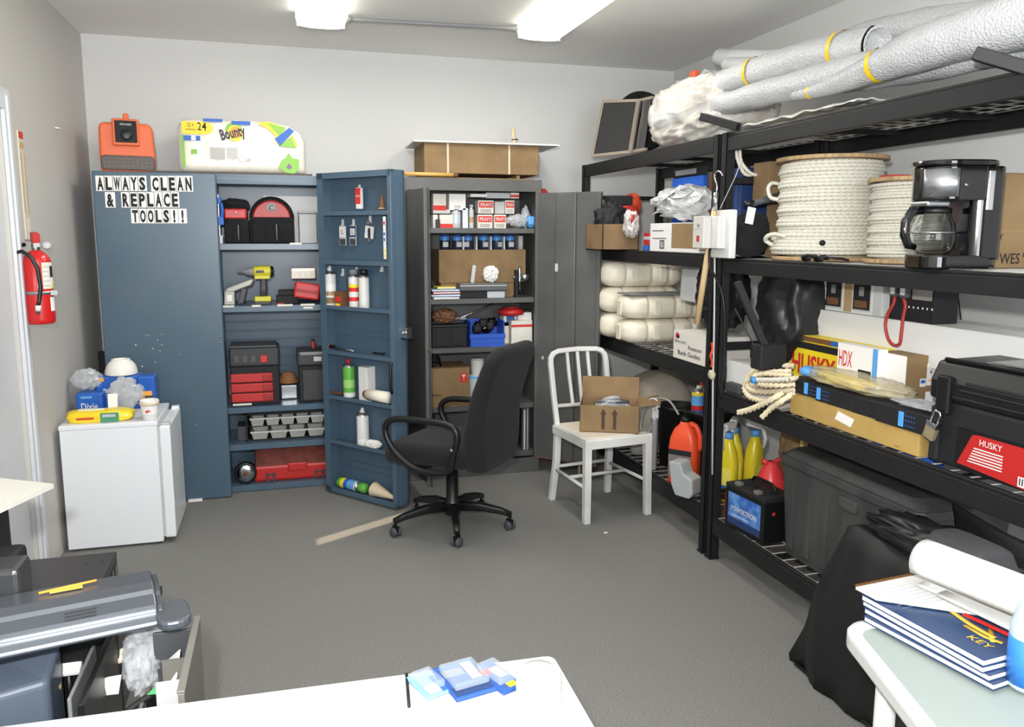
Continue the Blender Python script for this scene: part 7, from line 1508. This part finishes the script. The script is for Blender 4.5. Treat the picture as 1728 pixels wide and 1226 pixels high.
p = at(903, 1168, Z=BZ); t = thing('white_jar', 'white tissue roll container at the right end of the bottom table', 'jar', (p.x, p.y-.02, BZ+.001)); MB().lathe([(0, 0), (.040, 0), (.042, .006), (.042, .046), (.036, .056), (0, .057)], tw, 32).build('body', t); MB().lathe([(.024, .056), (.024, .060), (.018, .06), (.016, .057)], white, 24).build('lid_ring', t)

# ---- left foreground desk with piled parts
t = thing('work_desk', 'dark desk carrying the pile of printer parts at the lower left', 'desk', (-.62, 1.75, 0)); LZ = .45
MB().box(-.48, .20, -.23, .98, LZ-.03, LZ, M('dark desk', (58, 58, 60), .5)).build('tabletop', t, bev=.003)
for x in (-.44, .16):
    for y in (-.19, .92): MB().box(x-.02, x+.02, y-.02, y+.02, 0, LZ-.03, blkm).build('leg', t)
# black box whose top shows behind
def LP(px, py, z): return at(px, py, Z=z)
zt = .60; a0, a1, a2 = LP(55, 950, zt), LP(196, 930, zt), LP(60, 1000, zt)
t = thing('black_computer_case', 'black perforated metal case behind the grey printer cover', 'case', (-.75, 2.52, LZ+.001)); x1_, y1_ = LP(197, 930, zt).x, LP(197, 930, zt).y
MB().box(-.22, x1_+.75, -.30, y1_-2.52, 0, zt-LZ, M('case black', (54, 55, 57), .35)).build('body', t, bev=.004)
b = MB()
for k in range(5): b.box(x1_+.75, x1_+.752, y1_-2.52-.05-.045*k, y1_-2.52-.02-.045*k, .03, .12, gblk)
for (px, py) in ((157, 936), (173, 948), (145, 951), (137, 967), (152, 967)): q = LP(px, py, zt); b.lathe([(.004, 0), (0, .0008)], gblk, 8, X=TP(q.x+.75, q.y-2.52, zt-LZ+.0002))
b.build('vent_holes', t)
# black upright device at far left
t = thing('black_printer', 'tall black device under the white paper sheet at the left edge', 'printer', (-.86, 2.34, LZ+.001)); pz = .93
p = at(18, 860, Y=2.2); e_ = at(20, 900, Y=2.44).x
MB().box(-.30, e_+.86, -.18, .10, 0, pz-LZ-.02, blk).build('body', t, bev=.01)
MB().box(-.30, at(48, 930, Y=2.16).x+.86, -.30, -.18, 0, .39, blkm).build('front_tray', t, bev=.012)
MB().box(-.28, at(55, 960, Y=2.04).x+.86, -.40, -.30, 0, .405, M('case black', (54, 55, 57), .35)).build('lower_tray', t, bev=.012)
t = thing('paper_sheet', 'white paper sheet jutting out over the black device at the left edge', 'paper', (-.75, 2.3, .93)); 
pp = [at(90, 812, Z=.955), at(-60, 796, Z=.955), at(-80, 880, Z=.955), at(0, 853, Z=.955)]
b = MB(TP(.75, -2.3, -.93)); 
n_ = 6
b.add([(p.x, p.y, .937+.012*k_) for k_ in (0, 1) for p in pp], [(0, 1, 2, 3), (4, 5, 6, 7), (0, 1, 5, 4), (1, 2, 6, 5), (2, 3, 7, 6), (3, 0, 4, 7)], M('paper cream', (196, 194, 186), .8)); b.build('sheet', t)
# grey metallic printer cover: long profile running left-right
gm2 = M('metallic grey plastic', (92, 97, 104), .3, .5)
zc_ = .74
A0, A1 = at(-60, 1062, Z=zc_+.06), at(262, 1000, Z=zc_+.06)
dl = V((A1.x-A0.x, A1.y-A0.y, 0)); Lc = dl.length; dl.normalize(); dn = V((dl.y, -dl.x, 0)); dn = dn if dn.y < 0 else -dn   # dn towards camera
t = thing('printer_cover', 'long silver grey printer cover with vent slots at the lower left', 'printer cover', (A0.x, A0.y, zc_), math.degrees(math.atan2(dl.y, dl.x)))
# local x along, local -y towards camera
prof = [(.14, .055), (.135, .064), (.05, .070), (.012, .066), (.004, .058), (-.034, .048), (-.044, .040), (-.046, .030), (-.060, .020), (-.064, .012), (-.058, .006), (.13, .0)]
MX = Matrix(((0, 0, 1, 0), (1, 0, 0, 0), (0, 1, 0, 0), (0, 0, 0, 1)))
MB().prism(prof, -.25, Lc, gm2, X=MX).build('cover', t, bev=.006, seg=3)
MB().prism([(p[0]*.9, p[1]*.9) for p in prof], Lc, Lc+.012, M('cover edge dark', (58, 60, 64), .4), X=MX).build('end_edge', t, bev=.003)
b = MB(); b.prism(rrect(.07, .12, .03, 5), -.0, .022, gm2, X=TP(Lc+.03, -.05, .012)); b.build('end_tab', t, bev=.006)
for k in range(3): MB().box(Lc*.50, Lc*.50+.06, -.011-.011*k, -.007-.011*k, .0515-.003*k, .0565-.003*k, M('slot dark', (46, 48, 50), .6)).build('vent_slot', t)
MB().tube([(Lc*.36, .09, .073), (Lc*.68, .105, .073)], .003, M('pack orange', (236, 160, 60), .5), 6).build('yellow_pull_tab', t)
b = MB(); b.box(Lc*.42, Lc*.60, .08, .095, .071, .0745, M('tab yellow', (222, 176, 70), .4)); b.build('yellow_strip', t)
# supports: black compartments block under the cover
p = at(200, 1090, Z=.60)
t = thing('copier_chassis', 'open black copier chassis beneath the silver grey cover', 'printer', (-.62, 1.62, LZ+.001))
b = MB(); x0_ = -.40; x1_ = at(205, 1090, Z=.62).x+.62
b.box(x0_, x1_, .0, .36, 0, .02, blk); b.box(x0_, x1_, .33, .36, 0, .24, blk); b.box(x1_-.012, x1_, .0, .36, 0, .24, blk); b.box(x1_-.055, x1_-.047, .10, .36, 0, .2, mgrey); b.box(x0_, x0_+.01, -.1, .36, 0, .2, blk); b.box(x0_, x1_-.02, -.1, 0, 0, .02, blk); b.build('chassis', t, bev=.002)
for i, (px, py, m_, s_) in enumerate(((115, 1128, whitep, .03), (88, 1160, wood, .018), (198, 1112, cream, .022))):
    p = at(px, py, Z=.60); b = MB(RZ(15*i) @ RX(20)); b.box(-s_, s_, -s_*.8, s_*.8, 0, .012, m_); b.build('gear_part', t, bev=.003).location = (p.x+.62, p.y-1.62, .60-LZ)
    MB().tube([(p.x+.62, p.y-1.62, .02), (p.x+.62, p.y-1.62, .602-LZ)], .008, blk, 6).build('strut', t)
MB().tube(resample([(.20, .02, .1), (.28, .1, .16), (.36, .12, .18), (.42, .10, .12)], .03), .008, blkm, 6).build('cable', t)
# blue-grey sloped panel
q0_, q1_, q2_, q3_ = at(-60, 1083, Z=.70), at(102, 1078, Z=.70), at(82, 1150, Z=.66), at(-60, 1190, Z=.66)
t = thing('blue_grey_panel', 'smooth blue grey curved panel at the bottom left corner', 'panel', (q1_.x, q1_.y, .6)); b = MB(TP(-q1_.x, -q1_.y, -.6))
top_ = [q0_, q1_, q2_, q3_]; b.add([tuple(p) for p in top_]+[(p.x, p.y-.0, LZ+.03) for p in top_], [(0, 1, 2, 3), (4, 5, 6, 7), (0, 1, 5, 4), (1, 2, 6, 5), (2, 3, 7, 6), (3, 0, 4, 7)], M('blue grey plastic', (84, 94, 108), .3, coat=.2)); b.build('panel', t, bev=.012, seg=3)
# bin with white bags and papers
bz = .74; r0_, r1_ = at(338, 1040, Z=bz), at(300, 1050, Z=bz)
t = thing('grey_bin', 'open grey bin holding clear bags and papers at the lower left', 'bin', (-.33, 1.62, 0)); gw = M('bin wall grey', (108, 106, 100), .4)
bx0, bx1 = at(235, 1080, Z=bz).x, at(338, 1042, Z=bz).x; by1 = at(338, 1042, Z=bz).y; by0 = 1.52
b = MB(TP(.33, -1.62, 0)); b.box(bx1-.012, bx1, by0, by1, 0, bz, gw); b.box(bx1-.10, bx1-.012, by1-.008, by1, 0, bz-.02, dgrey); b.box(bx0, bx0+.008, by0, by1-.1, 0, .62, gw); b.box(bx0, bx1, by0, by1, .40, .41, gw); b.build('body', t, bev=.002)
b = MB(TP(.33, -1.62, 0)); b.box(bx1-.014, bx1+.001, by0, by1+.003, bz, bz+.006, gw); b.build('rim', t, bev=.002)
for k in range(3): b = MB(TP(.33, -1.62, 0)); b.box(bx1-.07, bx1-.014, by1-.10-.09*k, by1-.095-.09*k, .50, .70, lgrey if k else gw); b.build('divider', t)
def leaf(name, label, pts, m, z0, cat='paper', th=.002):
    c_ = at(*pts[0][:2], Z=pts[0][2]); t_ = MB(TP(-c_.x, -c_.y, -c_.z)); P = [at(a, b_, Z=z) for a, b_, z in pts]; b = t_
    b.add([tuple(p) for p in P], [tuple(range(len(P)))], m); o = b.build(name, loc=c_, solid=th, recalc=False); return tag(o, label, cat)
leaf('paper_card', 'small white card standing in the black printer body', [(150, 1175, .60), (200, 1170, .60), (205, 1138, .64), (182, 1142, .64), (160, 1150, .64)], whitep, 0)
leaf('paper_slip', 'white folded slip between bags and bin wall', [(272, 1175, .62), (285, 1112, .66), (304, 1095, .70), (293, 1175, .64)], whitep, 0)
leaf('green_leaflet', 'small green and white leaflet at the bottom left', [(248, 1172, .64), (262, 1158, .65), (280, 1154, .66), (272, 1170, .65)], M('leaflet green', (90, 170, 110), .6), 0, 'leaflet')
p = at(250, 1120, Z=.62); crumple('plastic_bag', 'shiny clear plastic bag bulging out of the grey bin', 'bag', (p.x-.005, p.y, .56), (.05, .10, .075), film, 171, .3, 2.6, nu=56, nv=36)
p = at(232, 1080, Z=.64); crumple('plastic_bag', 'upright clear plastic bag tip beside the silver printer cover', 'bag', (p.x, p.y-.02, .60), (.016, .03, .085), film, 172, .3, 2.6)
